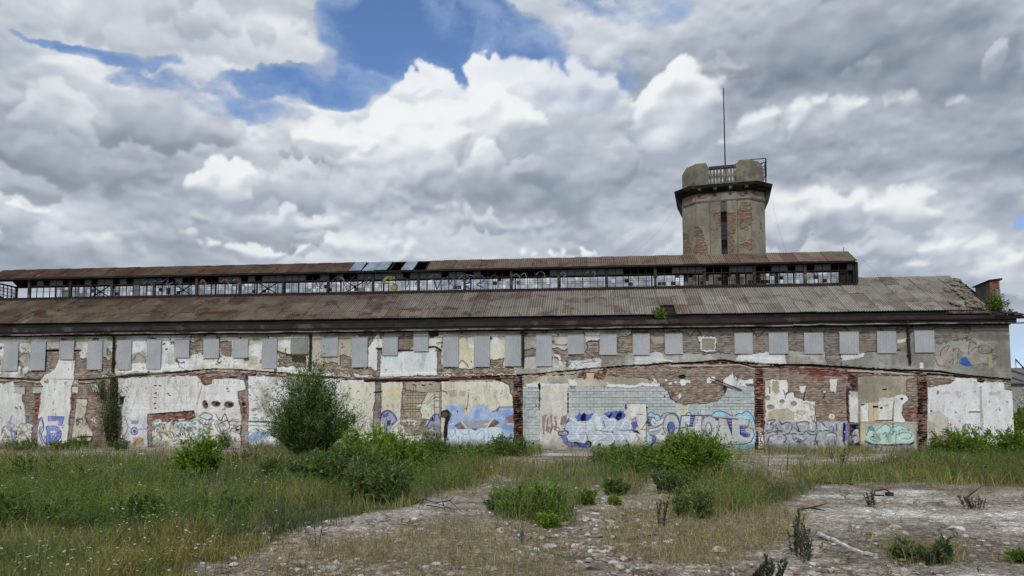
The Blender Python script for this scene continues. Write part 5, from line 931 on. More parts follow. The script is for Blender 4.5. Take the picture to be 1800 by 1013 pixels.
# ---- main roof
E_OFF, R_OFF, R_Z = -.16, 6.0, 13.02; E_Z = Z_(1500, 547.5, -.16)
SL = math.hypot(R_OFF - E_OFF, R_Z - E_Z); sx, sz_ = (R_OFF - E_OFF) / SL, (R_Z - E_Z) / SL
C_OFF, C_OFF2 = 4.4, 7.6
def corr_mesh(name, w_, l_, pitch, amp, mat, seg=5, bend=0.0, rag=0.0, seed=0, thick=.012):
    """corrugated sheet lying in x (across) and y (up the slope); crests along y, with a turned down thickness"""
    r = random.Random(seed); nx = int(round(w_ / pitch * seg)) + 1; ny = 3; xs = np.linspace(0, w_, nx); V = []; Cr = []
    jl = [r.uniform(-rag, rag) for _ in range(nx)]
    for top in (0, 1):
        for j in range(ny):
            for i, x in enumerate(xs):
                ph = math.cos(2 * math.pi * x / pitch); y = l_ * j / (ny - 1)
                if j == 0: y += jl[i]
                V.append((x, y, amp * ph + bend * math.sin(math.pi * x / w_) * (j / (ny - 1)) - (0 if top else thick))); Cr.append(sm(np.array(ph), -.5, .6))
    F_ = []
    for top in (0, 1):
        b_ = top * ny * nx
        for j in range(ny - 1):
            for i in range(nx - 1):
                q = (b_ + j * nx + i, b_ + j * nx + i + 1, b_ + (j + 1) * nx + i + 1, b_ + (j + 1) * nx + i); F_.append(q if top else q[::-1])
    o_ = ny * nx
    for i in range(nx - 1): F_.append((i, i + 1, o_ + i + 1, o_ + i))
    return mesh_np(name, V, F_, attrs={'Crest': np.array(Cr, np.float32)}, mats=[mat])
def slope_matrix(u, off, z, s_, c_, tilt=0.0, lift=0.0):
    """local x along the wall, local y up the slope (cos s_, sin c_), local z out of the slope"""
    X = Vector((DX, DY, 0)); Y = Vector((NX * s_, NY * s_, c_)).normalized(); Zv = X.cross(Y)
    m4 = Matrix(((X.x, Y.x, Zv.x, 0), (X.y, Y.y, Zv.y, 0), (X.z, Y.z, Zv.z, 0), (0, 0, 0, 1))); p = Vector(world(u, z, off)) + Zv * lift
    return Matrix.Translation(p) @ m4 @ Matrix.Rotation(tilt, 4, 'Z')
deck = MB(); zat = lambda o: E_Z - .14 + (o - E_OFF) * (R_Z - E_Z) / (R_OFF - E_OFF) if o <= R_OFF else R_Z - .14 - (o - R_OFF) * (R_Z - E_Z) / (12.1 - R_OFF)
def strip(ua, ub, oa, ob): n_ = len(deck.v); deck.add([world(ua, zat(oa), oa), world(ub, zat(oa), oa), world(ub, zat(ob), ob), world(ua, zat(ob), ob)], [(0, 1, 2, 3)])
ucl0, ucl1 = on_plane(27, 520, 7.6)[0], on_plane(1502, 480, 4.4)[0]          # the lantern is open to the hall below
strip(UL, 72.6, E_OFF + .1, 4.42); strip(UL, 73.4, 7.58, 12.1); strip(ucl1, 73.4, 4.42, 6.0); strip(ucl1, 73.4, 6.0, 7.58); strip(UL, ucl0, 4.42, 6.0); strip(UL, ucl0, 6.0, 7.58)
deck.add([world(73.55, 8.7, .05), world(73.55, 8.7, 12), world(73.55, E_Z - .2, 12), world(73.5, R_Z - .16, R_OFF), world(73.55, E_Z - .2, .05)], [(0, 1, 2, 3, 4)])
deck_o = deck.build('roof_deck', M['dark_timber'], hall)
SW, PITCH_C = 1.062, .177
N_ROWS = 3; C_SL = (C_OFF - E_OFF) / sx; ROWL = C_SL / N_ROWS
sheets = [corr_mesh('roof_sheet', SW - .012, ROWL + .10, PITCH_C, .028, M['roof'], rag=.02, seed=i) for i in range(4)]
topsheet = [corr_mesh('roof_sheet', SW - .012, SL - C_SL + .02, PITCH_C, .028, M['roof'], rag=.02, seed=9)]
U_CEND = on_plane(1500, 500, 4.4)[0]
ncol = 0; r = random.Random(12); u = 72.9 - SW * 76
for c in range(76):
    for k in range(N_ROWS):
        vmax = 72.75 + 1.2 * (k + .5) / 4
        if u + SW > vmax + .5: continue
        s0 = k * ROWL; a0 = E_OFF + sx * s0; z0 = E_Z + sz_ * s0
        if k == 0 and abs(to_px(*world(u + .5, 9.8, .4))[0] - 1176) < 12: continue
        lf = .008 * (c % 2) + k * .012 + r.uniform(0, .006); t = r.uniform(-.008, .008)
        if r.random() < .03: t = r.uniform(-.04, .04); lf += .03
        link('roof_sheet', sheets[r.randrange(4)], deck_o, None, slope_matrix(u, a0 + (r.uniform(-.02, .03) if k == 0 else 0), z0, sx, sz_, t, lf))
    if u > U_CEND - .6: link('roof_sheet', topsheet[0], deck_o, None, slope_matrix(u, E_OFF + sx * C_SL, E_Z + sz_ * C_SL, sx, sz_, 0, .03 * (c % 2) + .03))
    u += SW
# tiles and rubble shed over the broken right hand verge
mb = MB(); r = random.Random(5)
for i in range(70):
    t = r.random() * .86; s0 = t * SL * .97; uu_ = 72.2 + 1.25 * t - abs(r.gauss(0, .6)) - .1; p = Vector(world(uu_, E_Z + sz_ * s0 + .05, E_OFF + sx * s0)); w_, l_ = r.uniform(.15, .5), r.uniform(.12, .35)
    a = r.uniform(0, 6.28); X = Vector((math.cos(a), math.sin(a) * sx, math.sin(a) * sz_)); Y = Vector((-math.sin(a), math.cos(a) * sx, math.cos(a) * sz_)); Nn = Vector((0, -sz_, sx)) * r.uniform(.03, .09); p += Vector((0, -sz_, sx)) * r.uniform(0, .1)
    mb.hexa([p - X * w_ / 2 - Y * l_ / 2, p + X * w_ / 2 - Y * l_ / 2, p + X * w_ / 2 + Y * l_ / 2, p - X * w_ / 2 + Y * l_ / 2, p - X * w_ / 2 - Y * l_ / 2 + Nn, p + X * w_ / 2 - Y * l_ / 2 + Nn, p + X * w_ / 2 + Y * l_ / 2 + Nn * 1.4, p - X * w_ / 2 + Y * l_ / 2 + Nn])
o = mb.build('broken_verge_tiles', mat_weathered('broken_verge_tile', srgb(130, 118, 100), srgb(104, 92, 78), scale=4, c2=srgb(150, 144, 132)), deck_o); o['kind'] = 'stuff'
mb = MB(); mb.wbox(69.8, 72.5, -.53, -.02, 9.27, 9.45); mb.build('verge_wall_plate', mat_weathered('peeling_plate', srgb(98, 86, 80), srgb(120, 116, 108), scale=3, c2=srgb(70, 60, 80)), hall)
mb = MB(); r = random.Random(8)
for i in range(26):
    uu_ = r.uniform(72.3, 74.3); z0 = 9.08 + r.uniform(0, .28); w_ = r.uniform(.25, .6); mb.wbox(uu_, uu_ + w_, -.5 + r.uniform(0, .3), r.uniform(0, .5), z0, z0 + r.uniform(.05, .10))
mb.build('loose_masonry', mat_weathered('loose_masonry', srgb(98, 90, 82), srgb(70, 64, 60), scale=5, c2=srgb(120, 84, 66)), hall)
# parapet stub at the gable
pu0, pu1 = on_plane(1740, 500, .0)[0], on_plane(1757.5, 500, 0)[0]; pzt = Z_(1748, 490, 0)
mb = MB(); zc = pzt - .16
random.seed(4); row = 0; z = 9.2
brks = MB()
while z < zc - .02:
    h_ = .075; u = pu0 + (0 if row % 2 else -.12)
    while u < pu1 - .02:
        a, b_ = max(u, pu0), min(u + .235, pu1 - .003); d = random.uniform(-.03, .012) - (.04 if random.random() < .12 else 0)
        if b_ - a > .05 and not (a > pu0 + .34 and z < 11.0): brks.wbox(a, b_, .0 - d, .12, z, z + h_ - .012)
        u += .25
    z += h_; row += 1
mb.wbox(pu0 + .01, pu1 - .01, .06, 1.95, 9.0, zc); par = mb.build('parapet', mat_weathered('parapet_render', srgb(106, 100, 92), srgb(84, 78, 72), scale=2, c2=srgb(120, 112, 100)), hall, 'stub of parapet wall with bare brick front at the right end of the roof')
o = brks.build('brick', M['tower_brick'], par); o['kind'] = 'stuff'
mb = MB(); mb.wbox(pu0 + .30, pu1 - .0, -.025, .05, 9.2, 11.0); mb.build('render_remnant', mat_weathered('render_remnant', srgb(132, 126, 114), srgb(116, 108, 96), scale=3), par)
mb = MB(); mb.hexa([world(pu0 - .12, zc, -.12), world(pu1 + .12, zc + .05, -.12), world(pu1 + .12, zc, 2.1), world(pu0 - .12, zc - .12, 2.1), world(pu0 - .12, zc + .07, -.12), world(pu1 + .12, zc + .17, -.12), world(pu1 + .12, zc + .1, 2.1), world(pu0 - .12, zc - .02, 2.1)]); mb.build('coping', M['dark_timber'], par)
# ---- clerestory
G = 4.4; zb0 = Z_(1450, 503, G); zg0 = Z_(1450, 499, G); zt1 = Z_(1450, 462, G)
cler = MB(); cu0 = on_plane(27, 520, C_OFF2)[0]; cu1 = on_plane(1502, 480, G)[0]
zsill = zb0 + .22
cler.wbox(cu0, cu1, G - .04, G + .10, zb0 - .5, zsill); cler.wbox(cu0, cu1, C_OFF2 - .1, C_OFF2, zb0 - .5, zsill)
cler.wbox(cu0, cu1, G - .03, G + .12, zt1 - .14, zt1 + .02); cler.wbox(cu0, cu1, C_OFF2 - .12, C_OFF2 + .02, zt1 - .14, zt1 + .02)
cl = cler.build('clerestory', M['steel'], hall, 'glazed ridge lantern with rusty frames and missing panes')
bay = abs(on_plane(1409, 480, G)[0] - on_plane(1320, 480, G)[0]); posts = []; u = on_plane(1409, 480, G)[0] + bay * 1.07
k = 0
while u > cu0 - .3: posts.append(u); u -= bay
posts = sorted(posts); postm = MB().wbox(-.09, .09, -.02, .0, 0, 1).mesh('tmp')
z_tr = Z_(1450, 476, G)
for i, u in enumerate(posts):
    mb = MB(); mb.wbox(u - .10, u + .10, G - .06, G + .13, zsill, zt1); mb.build('post', M['post'], cl)
    mb = MB(); mb.wbox(u - .06, u + .06, C_OFF2 - .12, C_OFF2 - .02, zsill, zt1); mb.build('post', M['post'], cl)
    mb = MB(); mb.bar(world(u, zt1 - .1, G + .1), world(u, zt1 - .1, C_OFF2 - .1), .08, .12); mb.build('tie_beam', M['post'], cl)
rw = random.Random(21)
GRAF = [(560, 860), (250, 345), (440, 560), (900, 1010)]
def seg_frame(ua, ub, fi):
    """one bay: front frame with its few panes, rear frame with most of its panes"""
    fr = MB(); n_m = 6; w_ = (ub - ua) / n_m
    for j in range(1, n_m): fr.wbox(ua + w_ * j - .022, ua + w_ * j + .022, G - .01, G + .05, zsill, zt1 - .14)
    fr.wbox(ua, ub, G - .012, G + .052, z_tr - .03, z_tr + .04)
    for z in (zsill + (z_tr - zsill) * .5,):
        fr.wbox(ua, ub, G + .005, G + .03, z - .012, z + .012)
    px = to_px(*world((ua + ub) / 2, 13, G))[0]
    o_ = fr.build('window_frame', M['steel'], cl)
    gl = MB(); gd = MB()
    for j in range(n_m):
        for z0, z1, top in ((zsill, z_tr - .03, 0), (z_tr + .04, zt1 - .14, 1)):
            rr = rw.random(); x0, x1 = ua + w_ * j + .032, ua + w_ * (j + 1) - .032
            if top and rr < .55: gd.wbox(x0, x1, G + .008, G + .016, z0, z1)
            elif not top and rr < .05: gl.wbox(x0, x1, G + .034, G + .042, z0, z0 + (z1 - z0) * rw.choice((.34, .68, 1)))
    if gl.v: gl.build('pane', M['glass_dirty'], o_)['kind'] = 'stuff'
    if gd.v: gd.build('pane', M['glass_dark'], o_)['kind'] = 'stuff'
    # rear: fine grid of glazing bars
    rb = MB(); nb = 10; wb = (ub - ua) / nb; R0 = C_OFF2 - .08; zr1 = z_tr + .56
    for j in range(1, nb): tw = .018 if j % 5 else .06; rb.wbox(ua + wb * j - tw / 2, ua + wb * j + tw / 2, R0, R0 + .04, zsill, zr1)
    for z in np.linspace(zsill, zr1, 6)[1:-1]: rb.wbox(ua, ub, R0 + .006, R0 + .03, z - .009, z + .009)
    rb.wbox(ua, ub, R0 - .01, R0 + .05, zr1, zr1 + .06)
    ro = rb.build('window_frame', M['steel'], cl); pg_, pd_ = MB(), MB(); zs = np.linspace(zsill, zr1, 6)
    for j in range(nb):
        for q in range(5):
            rr = rw.random(); t_ = pg_ if rr < .80 else (pd_ if rr < .86 else None)
            if px > 1170 and px < 1400 and rr < .3: t_ = pd_
            if t_ is not None: t_.wbox(ua + wb * j + .02, ua + wb * (j + 1) - .02, R0 + .034, R0 + .038, zs[q] + .015, zs[q + 1] - .015)
    if pg_.v: pg_.build('pane', M['glass'], ro)['kind'] = 'stuff'
    if pd_.v: pd_.build('pane', M['glass_dirty'], ro)['kind'] = 'stuff'
    pn = MB(); pn.wbox(ua, ub, R0 + .0, R0 + .05, zr1 + .065, zt1 - .145); pn.build('upper_panel', M['fascia'], ro)
    if px < 620 and fi % 2 == 0:
        xb = MB(); c_ = (ua + ub) / 2; xb.bar(world(c_ - 1.0, zsill + .02, G + 1.2), world(c_ + 1.0, z_tr + .25, G + 1.2), .07); xb.bar(world(c_ + 1.0, zsill + .02, G + 1.3), world(c_ - 1.0, z_tr + .25, G + 1.3), .07)
        xb.wbox(c_ - .12, c_ + .12, G + 1.13, G + 1.16, (zsill + z_tr + .25) / 2 - .12, (zsill + z_tr + .25) / 2 + .12); xb.build('cross_brace', M['steel'], cl)
for i in range(len(posts) - 1):
    if to_px(*world(posts[i], 13, G))[0] < 15: continue
    seg_frame(posts[i] + .1, posts[i + 1] - .1, i)
# right end of the lantern: boarded end and post; left end: glazed end wall
mb = MB(); mb.wbox(cu1 - .12, cu1, G - .05, C_OFF2, zb0 - .4, zt1 + .05); mb.wbox(cu1 - .95, cu1 - .12, G + .3, G + .36, zsill, zt1); mb.wbox(cu1 + .12, cu1 + .2, G - .08, G, zb0 + .1, zt1 - .1); mb.build('end_boarding', M['dark_timber'], cl)
mb = MB(); n_ = 7
for j in range(n_ + 1): o0 = G + (C_OFF2 - G) * j / n_; mb.wbox(cu0 - .03, cu0 + .03, o0 - .03, o0 + .03, zsill, zt1)
for z in np.linspace(zsill, zt1, 6): mb.wbox(cu0 - .02, cu0 + .02, G, C_OFF2, z - .02, z + .02)
ef = mb.build('window_frame', M['steel'], cl); mb = MB(); mb.wbox(cu0 - .004, cu0 + .004, G + .05, C_OFF2 - .1, zsill, zt1 - .3); mb.build('pane', M['glass'], ef)
# lantern roof
CE_OFF, CE_Z = G - .32, zt1 + .03; CR_Z = Z_(1450, 443.5, 6.0); CSL = math.hypot(6.0 - CE_OFF, CR_Z - CE_Z); csx, csz = (6.0 - CE_OFF) / CSL, (CR_Z - CE_Z) / CSL
mb = MB(); mb.add([world(cu0, CE_Z - .06, CE_OFF + .05), world(cu1, CE_Z - .06, CE_OFF + .05), world(cu1, CR_Z - .06, 6.0), world(cu0, CR_Z - .06, 6.0), world(cu0, CE_Z - .06, 12.2 - CE_OFF - .2), world(cu1, CE_Z - .06, 12.2 - CE_OFF - .2)], [(3, 2, 5, 4)])
u = cu0
while u < cu1: mb.bar(world(u, CE_Z - .05, CE_OFF), world(u, CR_Z - .06, 6.0), .07, .09); u += .98
mb.bar(world(cu0, CE_Z - .04, CE_OFF + .06), world(cu1, CE_Z - .04, CE_OFF + .06), .12, .12); mb.bar(world(cu0, CR_Z - .06, 6), world(cu1, CR_Z - .06, 6), .1, .1)
lr = mb.build('lantern_roof', M['dark_timber'], cl); lr_par = lr
cs = [corr_mesh('lantern_roof_sheet', SW - .012, CSL + .04, .152, .026, M['clere_roof'], rag=.015, seed=30 + i) for i in range(3)]
ps = [corr_mesh('lantern_roof_sheet', .98, CSL * .95, .245, .012, M['patch_roof'], rag=.03, seed=40 + i) for i in range(2)]; bs = corr_mesh('lantern_roof_sheet', SW - .012, CSL + .04, .152, .026, M['clere_roof'], seed=50)
u = cu1 + .12 - SW * 70; r = random.Random(31)
while u < cu1 - .5:
    px = to_px(*world(u + .5, 14.4, 5))[0]
    if u > cu0 - .4:
        if 612 < px < 748:
            if 695 < px < 712 or px > 733: pass
            elif 672 < px < 733 and r.random() < .55: link('lantern_roof_sheet', ps[0], cl, None, slope_matrix(u, CE_OFF + .45, CE_Z + .29, csx, csz, r.uniform(-.06, .06), r.uniform(.02, .08)))
            else: link('lantern_roof_sheet', ps[r.randrange(2)], cl, None, slope_matrix(u, CE_OFF + r.uniform(-.02, .1), CE_Z + .03, csx, csz, r.uniform(-.05, .05), r.uniform(.02, .06)))
        else:
            link('lantern_roof_sheet', cs[r.randrange(3)], cl, None, slope_matrix(u, CE_OFF, CE_Z, csx, csz, r.uniform(-.004, .004), .02 + .022 * (int(round((u - cu0) / SW)) % 2)))
    u += SW
mb = MB(); mb.tube([world(cu1 - .2, CR_Z - .05, 6), world(cu1 - .2, CR_Z + .34, 6)], .03); mb.build('ridge_spike', M['steel'], cl)
# paint sprayed over the lantern panes
def pane_paint(shapes):
    for col_, wid, pts in shapes:
        V = []; p = curve(pts, 5)
        for i, (x, y) in enumerate(p):
            a = p[max(i - 1, 0)]; b_ = p[min(i + 1, len(p) - 1)]; dx, dy = b_[0] - a[0], b_[1] - a[1]; L_ = math.hypot(dx, dy) + 1e-6; nx_, ny_ = -dy / L_ * wid / 2, dx / L_ * wid / 2
            for s_ in (1, -1): q = on_plane(x + nx_ * s_, y + ny_ * s_, G - .016); V.append(world(q[0], q[1], G - .016))
        F_ = [(2 * i, 2 * i + 1, 2 * i + 3, 2 * i + 2) for i in range(len(p) - 1)]; c = np.tile(lin(col_), (len(V), 1))
        link('sprayed_letter', mesh_np('sprayed_letter', V, F_, attrs={'Col': c}, mats=[M['flat_paint']]), cl)
gk, gyl, gbl, gwh, gtl = (52, 52, 60), (136, 140, 74), (62, 68, 104), (120, 122, 126), (78, 96, 104)
pane_paint([(gk, 1.6, [(562, 505), (572, 492), (580, 500), (590, 488), (600, 500)]), (gk, 1.4, [(604, 498), (612, 510), (620, 488), (632, 486)]), (gk, 1.8, [(636, 490), (646, 486), (644, 500), (656, 492)]), (gyl, 4.5, [(692, 489), (682, 487), (675, 494), (680, 499)]), (gyl, 5, [(684, 490), (694, 488)]), (gyl, 4.5, [(690, 500), (696, 504), (692, 510), (687, 506)]), (gk, 1.2, [(697, 487), (684, 484), (673, 490), (674, 499), (690, 498), (699, 504), (694, 513)]),
            (gk, 1.5, [(708, 488), (716, 491), (718, 500), (712, 506)]), (gk, 1.5, [(722, 490), (728, 486), (734, 492), (730, 500)]), (gbl, 2.2, [(757, 490), (764, 494), (768, 508), (776, 492), (782, 488)]), (gbl, 2.2, [(786, 486), (790, 500), (798, 488), (800, 508)]), (gbl, 2.4, [(812, 492), (822, 486), (826, 496), (816, 500), (826, 508)]), (gbl, 2.0, [(832, 486), (846, 484), (850, 494), (838, 500), (850, 506)]), (gwh, 1.2, [(756, 487), (762, 483), (772, 484)]), (gwh, 1.2, [(806, 490), (816, 484), (828, 484), (834, 488)]),
            (gk, 1.4, [(862, 490), (866, 484), (874, 486), (876, 506)]), (gwh, 1.3, [(900, 486), (908, 482), (914, 490), (910, 508)]), (gwh, 1.3, [(916, 484), (922, 480), (926, 488)]), (gwh, 1.3, [(942, 484), (948, 478), (956, 480), (958, 488)]), (gwh, 1.3, [(985, 482), (990, 478), (994, 484), (988, 492), (994, 500)]), (gwh, 1.3, [(1030, 480), (1038, 476), (1046, 480), (1044, 486)]),
            (gtl, 2.2, [(252, 500), (262, 492), (268, 502), (276, 490)]), (gtl, 2.2, [(282, 496), (296, 490), (292, 502), (304, 496)]), (gtl, 2, [(306, 490), (318, 496), (312, 504)]), ((120, 84, 76), 3.0, [(352, 498), (356, 492), (362, 500)]), ((120, 84, 76), 3.0, [(388, 496), (396, 490), (402, 500)]), ((130, 110, 90), 2.2, [(408, 494), (418, 490), (420, 498), (410, 502)]), (gk, 1.6, [(560, 490), (556, 500), (566, 508)]), (gwh, 1.6, [(598, 488), (604, 492), (604, 510)]), (gwh, 1.2, [(648, 487), (649, 489)])])
# ---- shutters over the upper windows
SH = [(7, 601, 32, 652), (54, 600, 80, 651), (105, 599, 130, 632), (154, 599, 180, 650), (206, 598, 231, 650), (258, 596, 283, 649), (307, 596, 333, 629), (358, 596, 385, 630), (409, 596, 436, 629), (461, 595, 487, 648), (566, 593, 594, 627), (619, 592, 646, 646), (672, 591, 699, 625), (727, 583, 753, 618), (779, 588, 806, 645), (833, 589, 861, 645), (888, 588, 916, 644), (942, 587, 970, 644), (998, 587, 1027, 623), (1054, 588, 1084, 624), (1112, 586, 1142, 624), (1169, 586, 1200, 623), (1291, 585, 1323, 622), (1351, 584, 1385, 622), (1413, 585, 1447, 622), (1475, 583, 1509, 622), (1541, 582, 1575, 621), (1607, 581, 1642, 620), (-42, 602, -17, 653)]
r = random.Random(9)
for x0, y0, x1, y1 in SH:
    xm, ym = (x0 + x1) / 2, (y0 + y1) / 2; ua = on_plane(x0, ym, -.12)[0]; ub = on_plane(x1, ym, -.12)[0]; z1_, z0_ = on_plane(xm, y0, -.12)[1], on_plane(xm, y1, -.12)[1]
    me = corr_mesh('window_shutter', ub - ua, z1_ - z0_, .185, .016, M['shutter'], seg=6, seed=int(x0) + 99, thick=.004)
    link('window_shutter', me, hall, None, slope_matrix(ua, -.145, z0_, 0, 1, r.uniform(-.012, .012), r.uniform(0, .02)))
mb = MB(); ua, ub = on_plane(511, 600, -.1)[0], on_plane(541, 600, -.1)[0]; mb.wbox(ua, ub, -.12, -.07, Z_(525, 622, -.1), Z_(525, 595, -.1)); mb.build('window_shutter', M['shutter_beige'], hall, 'flat beige board over the window left of the second downpipe')
# ---- downpipes
for x, y0, y1 in ((199, 590, 654), (545, 586, 652), (919, 578, 645), (1598, 574, 640)):
    uu_ = on_plane(x, 620, -.2)[0]; z1_ = 8.78; z0_ = Z_(x, y1, -.2); mb = MB(); mb.tube([world(uu_ - .18, z1_ - .02, -.62), world(uu_ - .1, z1_ - .12, -.5), world(uu_, z1_ - .42, -.19), world(uu_, (z0_ + z1_) / 2, -.18), world(uu_ + (.05 if x > 1500 else 0), z0_, -.18)], .085, 8)
    dp = mb.build('downpipe', M['pipe'], hall)
    for q in (.25, .7): b2 = MB(); zz_ = z0_ + (z1_ - .5 - z0_) * q; b2.wbox(uu_ - .12, uu_ + .12, -.28, .02, zz_, zz_ + .05); b2.build('bracket', M['pipe'], dp)
# loose bar leaning out of the wall over the block infill
mb = MB(); a = on_plane(1248, 664, -.3); b_ = on_plane(1304, 686, -.12); mb.bar(world(a[0], a[1], -.3), world(b_[0], b_[1], -.12), .09, .06); mb.build('hanging_bar', M['pipe'], hall, 'rusty bar hanging aslant over the pale block infill')
# ------------------------------------------------------------------ water tower behind the hall
def build_tower():
    global U, Z, PX, PY, COL, HT, RID, SMO, REG, N1, N2, N3, N4, N5, N6, N7, WH, CELL
    save = (U, Z, PX, PY, COL, HT, RID, SMO, REG, N1, N2, N3, N4, N5, N6, N7, WH)
    OFFT = 14.0; cu = on_plane(1271, 400, OFFT + 3.6)[0]; hw = (on_plane(1349, 400, OFFT)[0] - on_plane(1204, 400, OFFT)[0]) / 2; ch = 1.25
    yaw = R(-15.5); zt = lambda py: on_plane(1277, py, OFFT)[1]
    ctr = Vector(world(cu, 0, OFFT + hw)); tw = empty('water_tower', ctr, 'squat octagonal water tower with a balustrade and a dark overhanging cornice behind the hall', 'tower')
    ca, sa = math.cos(yaw), math.sin(yaw)
    def T(x, y, z): return (ctr.x + x * ca - y * sa, ctr.y + x * sa + y * ca, z)      # tower frame: y points away from the camera
    z_str, z_fr, z_cor0, z_cor1, z_par, z_rail0, z_rail1, z_cap, z_top = zt(353), zt(345), zt(338), zt(326), zt(326), zt(319), zt(290), zt(294), zt(281)
    def octo(h, c): return [(-h + c, -h), (h - c, -h), (h, -h + c), (h, h - c), (h - c, h), (-h + c, h), (-h, h - c), (-h, -h + c)]
    # body: relief over the five faces turned this way, plain behind
    P5 = [(-hw, hw - ch), (-hw, -hw + ch), (-hw + ch, -hw), (hw - ch, -hw), (hw, -hw + ch), (hw, hw - ch)]
    CE = .05; S = [0]; 
    for a, b_ in zip(P5[:-1], P5[1:]): S.append(S[-1] + math.hypot(b_[0] - a[0], b_[1] - a[1]))
    ns = int(S[-1] / CE) + 1; z0, z1 = 7.0, z_cor0 + .1; nz = int((z1 - z0) / CE) + 1; ss = np.linspace(0, S[-1], ns); zs = np.linspace(z0, z1, nz); U, Z = np.meshgrid(ss, zs)
    bx = np.interp(ss, S, [p[0] for p in P5]); by = np.interp(ss, S, [p[1] for p in P5]); nrm = []
    for s_ in ss:
        k = min(4, max(0, np.searchsorted(S, s_, side='right') - 1)); dx, dy = P5[k + 1][0] - P5[k][0], P5[k + 1][1] - P5[k][1]; L_ = math.hypot(dx, dy); nrm.append((dy / L_, -dx / L_))
    nrm = np.array(nrm)
    # local drawing coordinates in units like the photograph's: x along the unrolled faces, y down
    PX = np.broadcast_to(np.interp(ss, S, [1120, 1203, 1226, 1321, 1349, 1432]), U.shape).copy(); PY = np.interp(Z, [zt(447), zt(340)], [447, 340]); PY = np.where(Z < zt(447), 447 + (zt(447) - Z) * 20, PY)
    COL = np.zeros(U.shape + (3,)); HT = np.zeros(U.shape); RID = np.zeros(U.shape, np.int32); SMO = np.zeros(U.shape); REG = {0: ('tower_wall', None)}
    N1 = (fbm(U, Z, .9, 5, 51) - .5) * 2; N2 = (fbm(U, Z, .9, 5, 52) - .5) * 2; N3 = (fbm(U, Z, .16, 3, 53) - .5) * 2; N4 = (fbm(U, Z, 2.6, 5, 54) - .5) * 2; N5 = fbm(U, Z, .45, 5, 55); N6 = fbm(U, Z, 1.3, 6, 56); N7 = fbm(U * 3.2, Z * .7, .7, 4, 57); WH = np.random.RandomState(58).rand(*U.shape)
    plaster([(1000, 300), (1500, 300), (1500, 900), (1000, 900)], (154, 147, 132), (134, 127, 114), jag=0, h=.03, dmg=.16, under=(150, 128, 104), crack=.3)
    OR = [(152, 116, 90), (138, 102, 78), (158, 130, 104), (122, 92, 72), (146, 128, 106), (132, 100, 78)]
    for pts in ([(1203, 398), (1212, 408), (1216, 430), (1212, 460), (1203, 460)], [(1222, 392), (1232, 396), (1238, 410), (1244, 430), (1242, 460), (1222, 460), (1218, 440), (1226, 420)], [(1254, 376), (1269, 374), (1269, 400), (1260, 392)], [(1280, 376), (1297, 378), (1296, 398), (1290, 412), (1281, 404)], [(1280, 406), (1290, 410), (1290, 450), (1281, 450)],
                [(1302, 356), (1320, 358), (1324, 372), (1322, 396), (1314, 408), (1299, 406), (1299, 372)], [(1302, 428), (1322, 424), (1320, 446), (1304, 440)], [(1338, 388), (1344, 394), (1344, 408), (1338, 402)], [(1222, 330), (1262, 336), (1262, 345), (1224, 347)], [(1300, 338), (1330, 336), (1330, 344), (1300, 345)], [(1140, 380), (1170, 372), (1176, 420), (1150, 430)], [(1370, 380), (1400, 376), (1396, 420), (1376, 424)]):
        bricks(pts, OR, jag=2.4, mortar=(140, 120, 100), rough=.07)
    flat([(1302, 360), (1314, 358), (1310, 370), (1300, 372)], (142, 122, 100), jag=1.2, alpha=.6); line([(1301, 429), (1312, 426), (1322, 430)], (170, 166, 150), 1.4)
    for x in (1226, 1321): line([(x, 340), (x, 470)], (104, 100, 88), 1.0, .5)
    for x, d in ((1250, 1), (1298, 1)): line([(x, 354), (x, 470)], (100, 97, 86), 1.1, .75, h=.0)
    for x0, x1 in ((1252, 1297),): s, m = inside([(x0, 354), (x1, 354), (x1, 470), (x0, 470)], 0); HT[s][m] += .04
    flat([(1269, 354), (1280, 354), (1280, 900), (1269, 900)], (100, 97, 88), jag=0, h=.0); flat([(1269.3, 372), (1279.7, 372), (1279.7, 900), (1269.3, 900)], (34, 26, 32), jag=0, h=-.22)
    for x, y in ((1253, 402), (1257, 404), (1254, 412), (1262, 403), (1337, 410)): flat(ring(x, y, 1.4, 1.0), (60, 52, 44), jag=.6)
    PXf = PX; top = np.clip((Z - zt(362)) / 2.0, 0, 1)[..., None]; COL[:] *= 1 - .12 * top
    X_ = bx[None, :] + nrm[:, 0][None, :] * HT; Y_ = by[None, :] + nrm[:, 1][None, :] * HT
    P_ = np.stack([ctr.x + X_ * ca - Y_ * sa, ctr.y + X_ * sa + Y_ * ca, np.broadcast_to(Z, X_.shape)], -1)
    core = grid_parts('tower_wall', None, P_, M['wall'], tw)
    U, Z, PX, PY, COL, HT, RID, SMO, REG, N1, N2, N3, N4, N5, N6, N7, WH = save
    mb = MB(); q = [T(x, y, zz_) for zz_ in (7.0, z1) for x, y in ((-hw, hw - ch), (-hw + ch, hw), (hw - ch, hw), (hw, hw - ch))]; mb.add(q, [(0, 1, 5, 4), (1, 2, 6, 5), (2, 3, 7, 6)]); mb.build('rear_tower_wall', M['tower_trim'], tw)
    # slit window
    wx0, wx1 = np.interp([1269.3, 1279.7], [1226, 1321], [-hw + ch, hw - ch]); mb = MB(); zz0, zz1 = 14.0, zt(371)
    for x in (wx0, (wx0 + wx1) / 2, wx1): mb.hexa([T(*p) for p in ((x - .03, -hw + .12, zz0), (x + .03, -hw + .12, zz0), (x + .03, -hw + .18, zz0), (x - .03, -hw + .18, zz0), (x - .03, -hw + .12, zz1), (x + .03, -hw + .12, zz1), (x + .03, -hw + .18, zz1), (x - .03, -hw + .18, zz1))])
    z = zz0
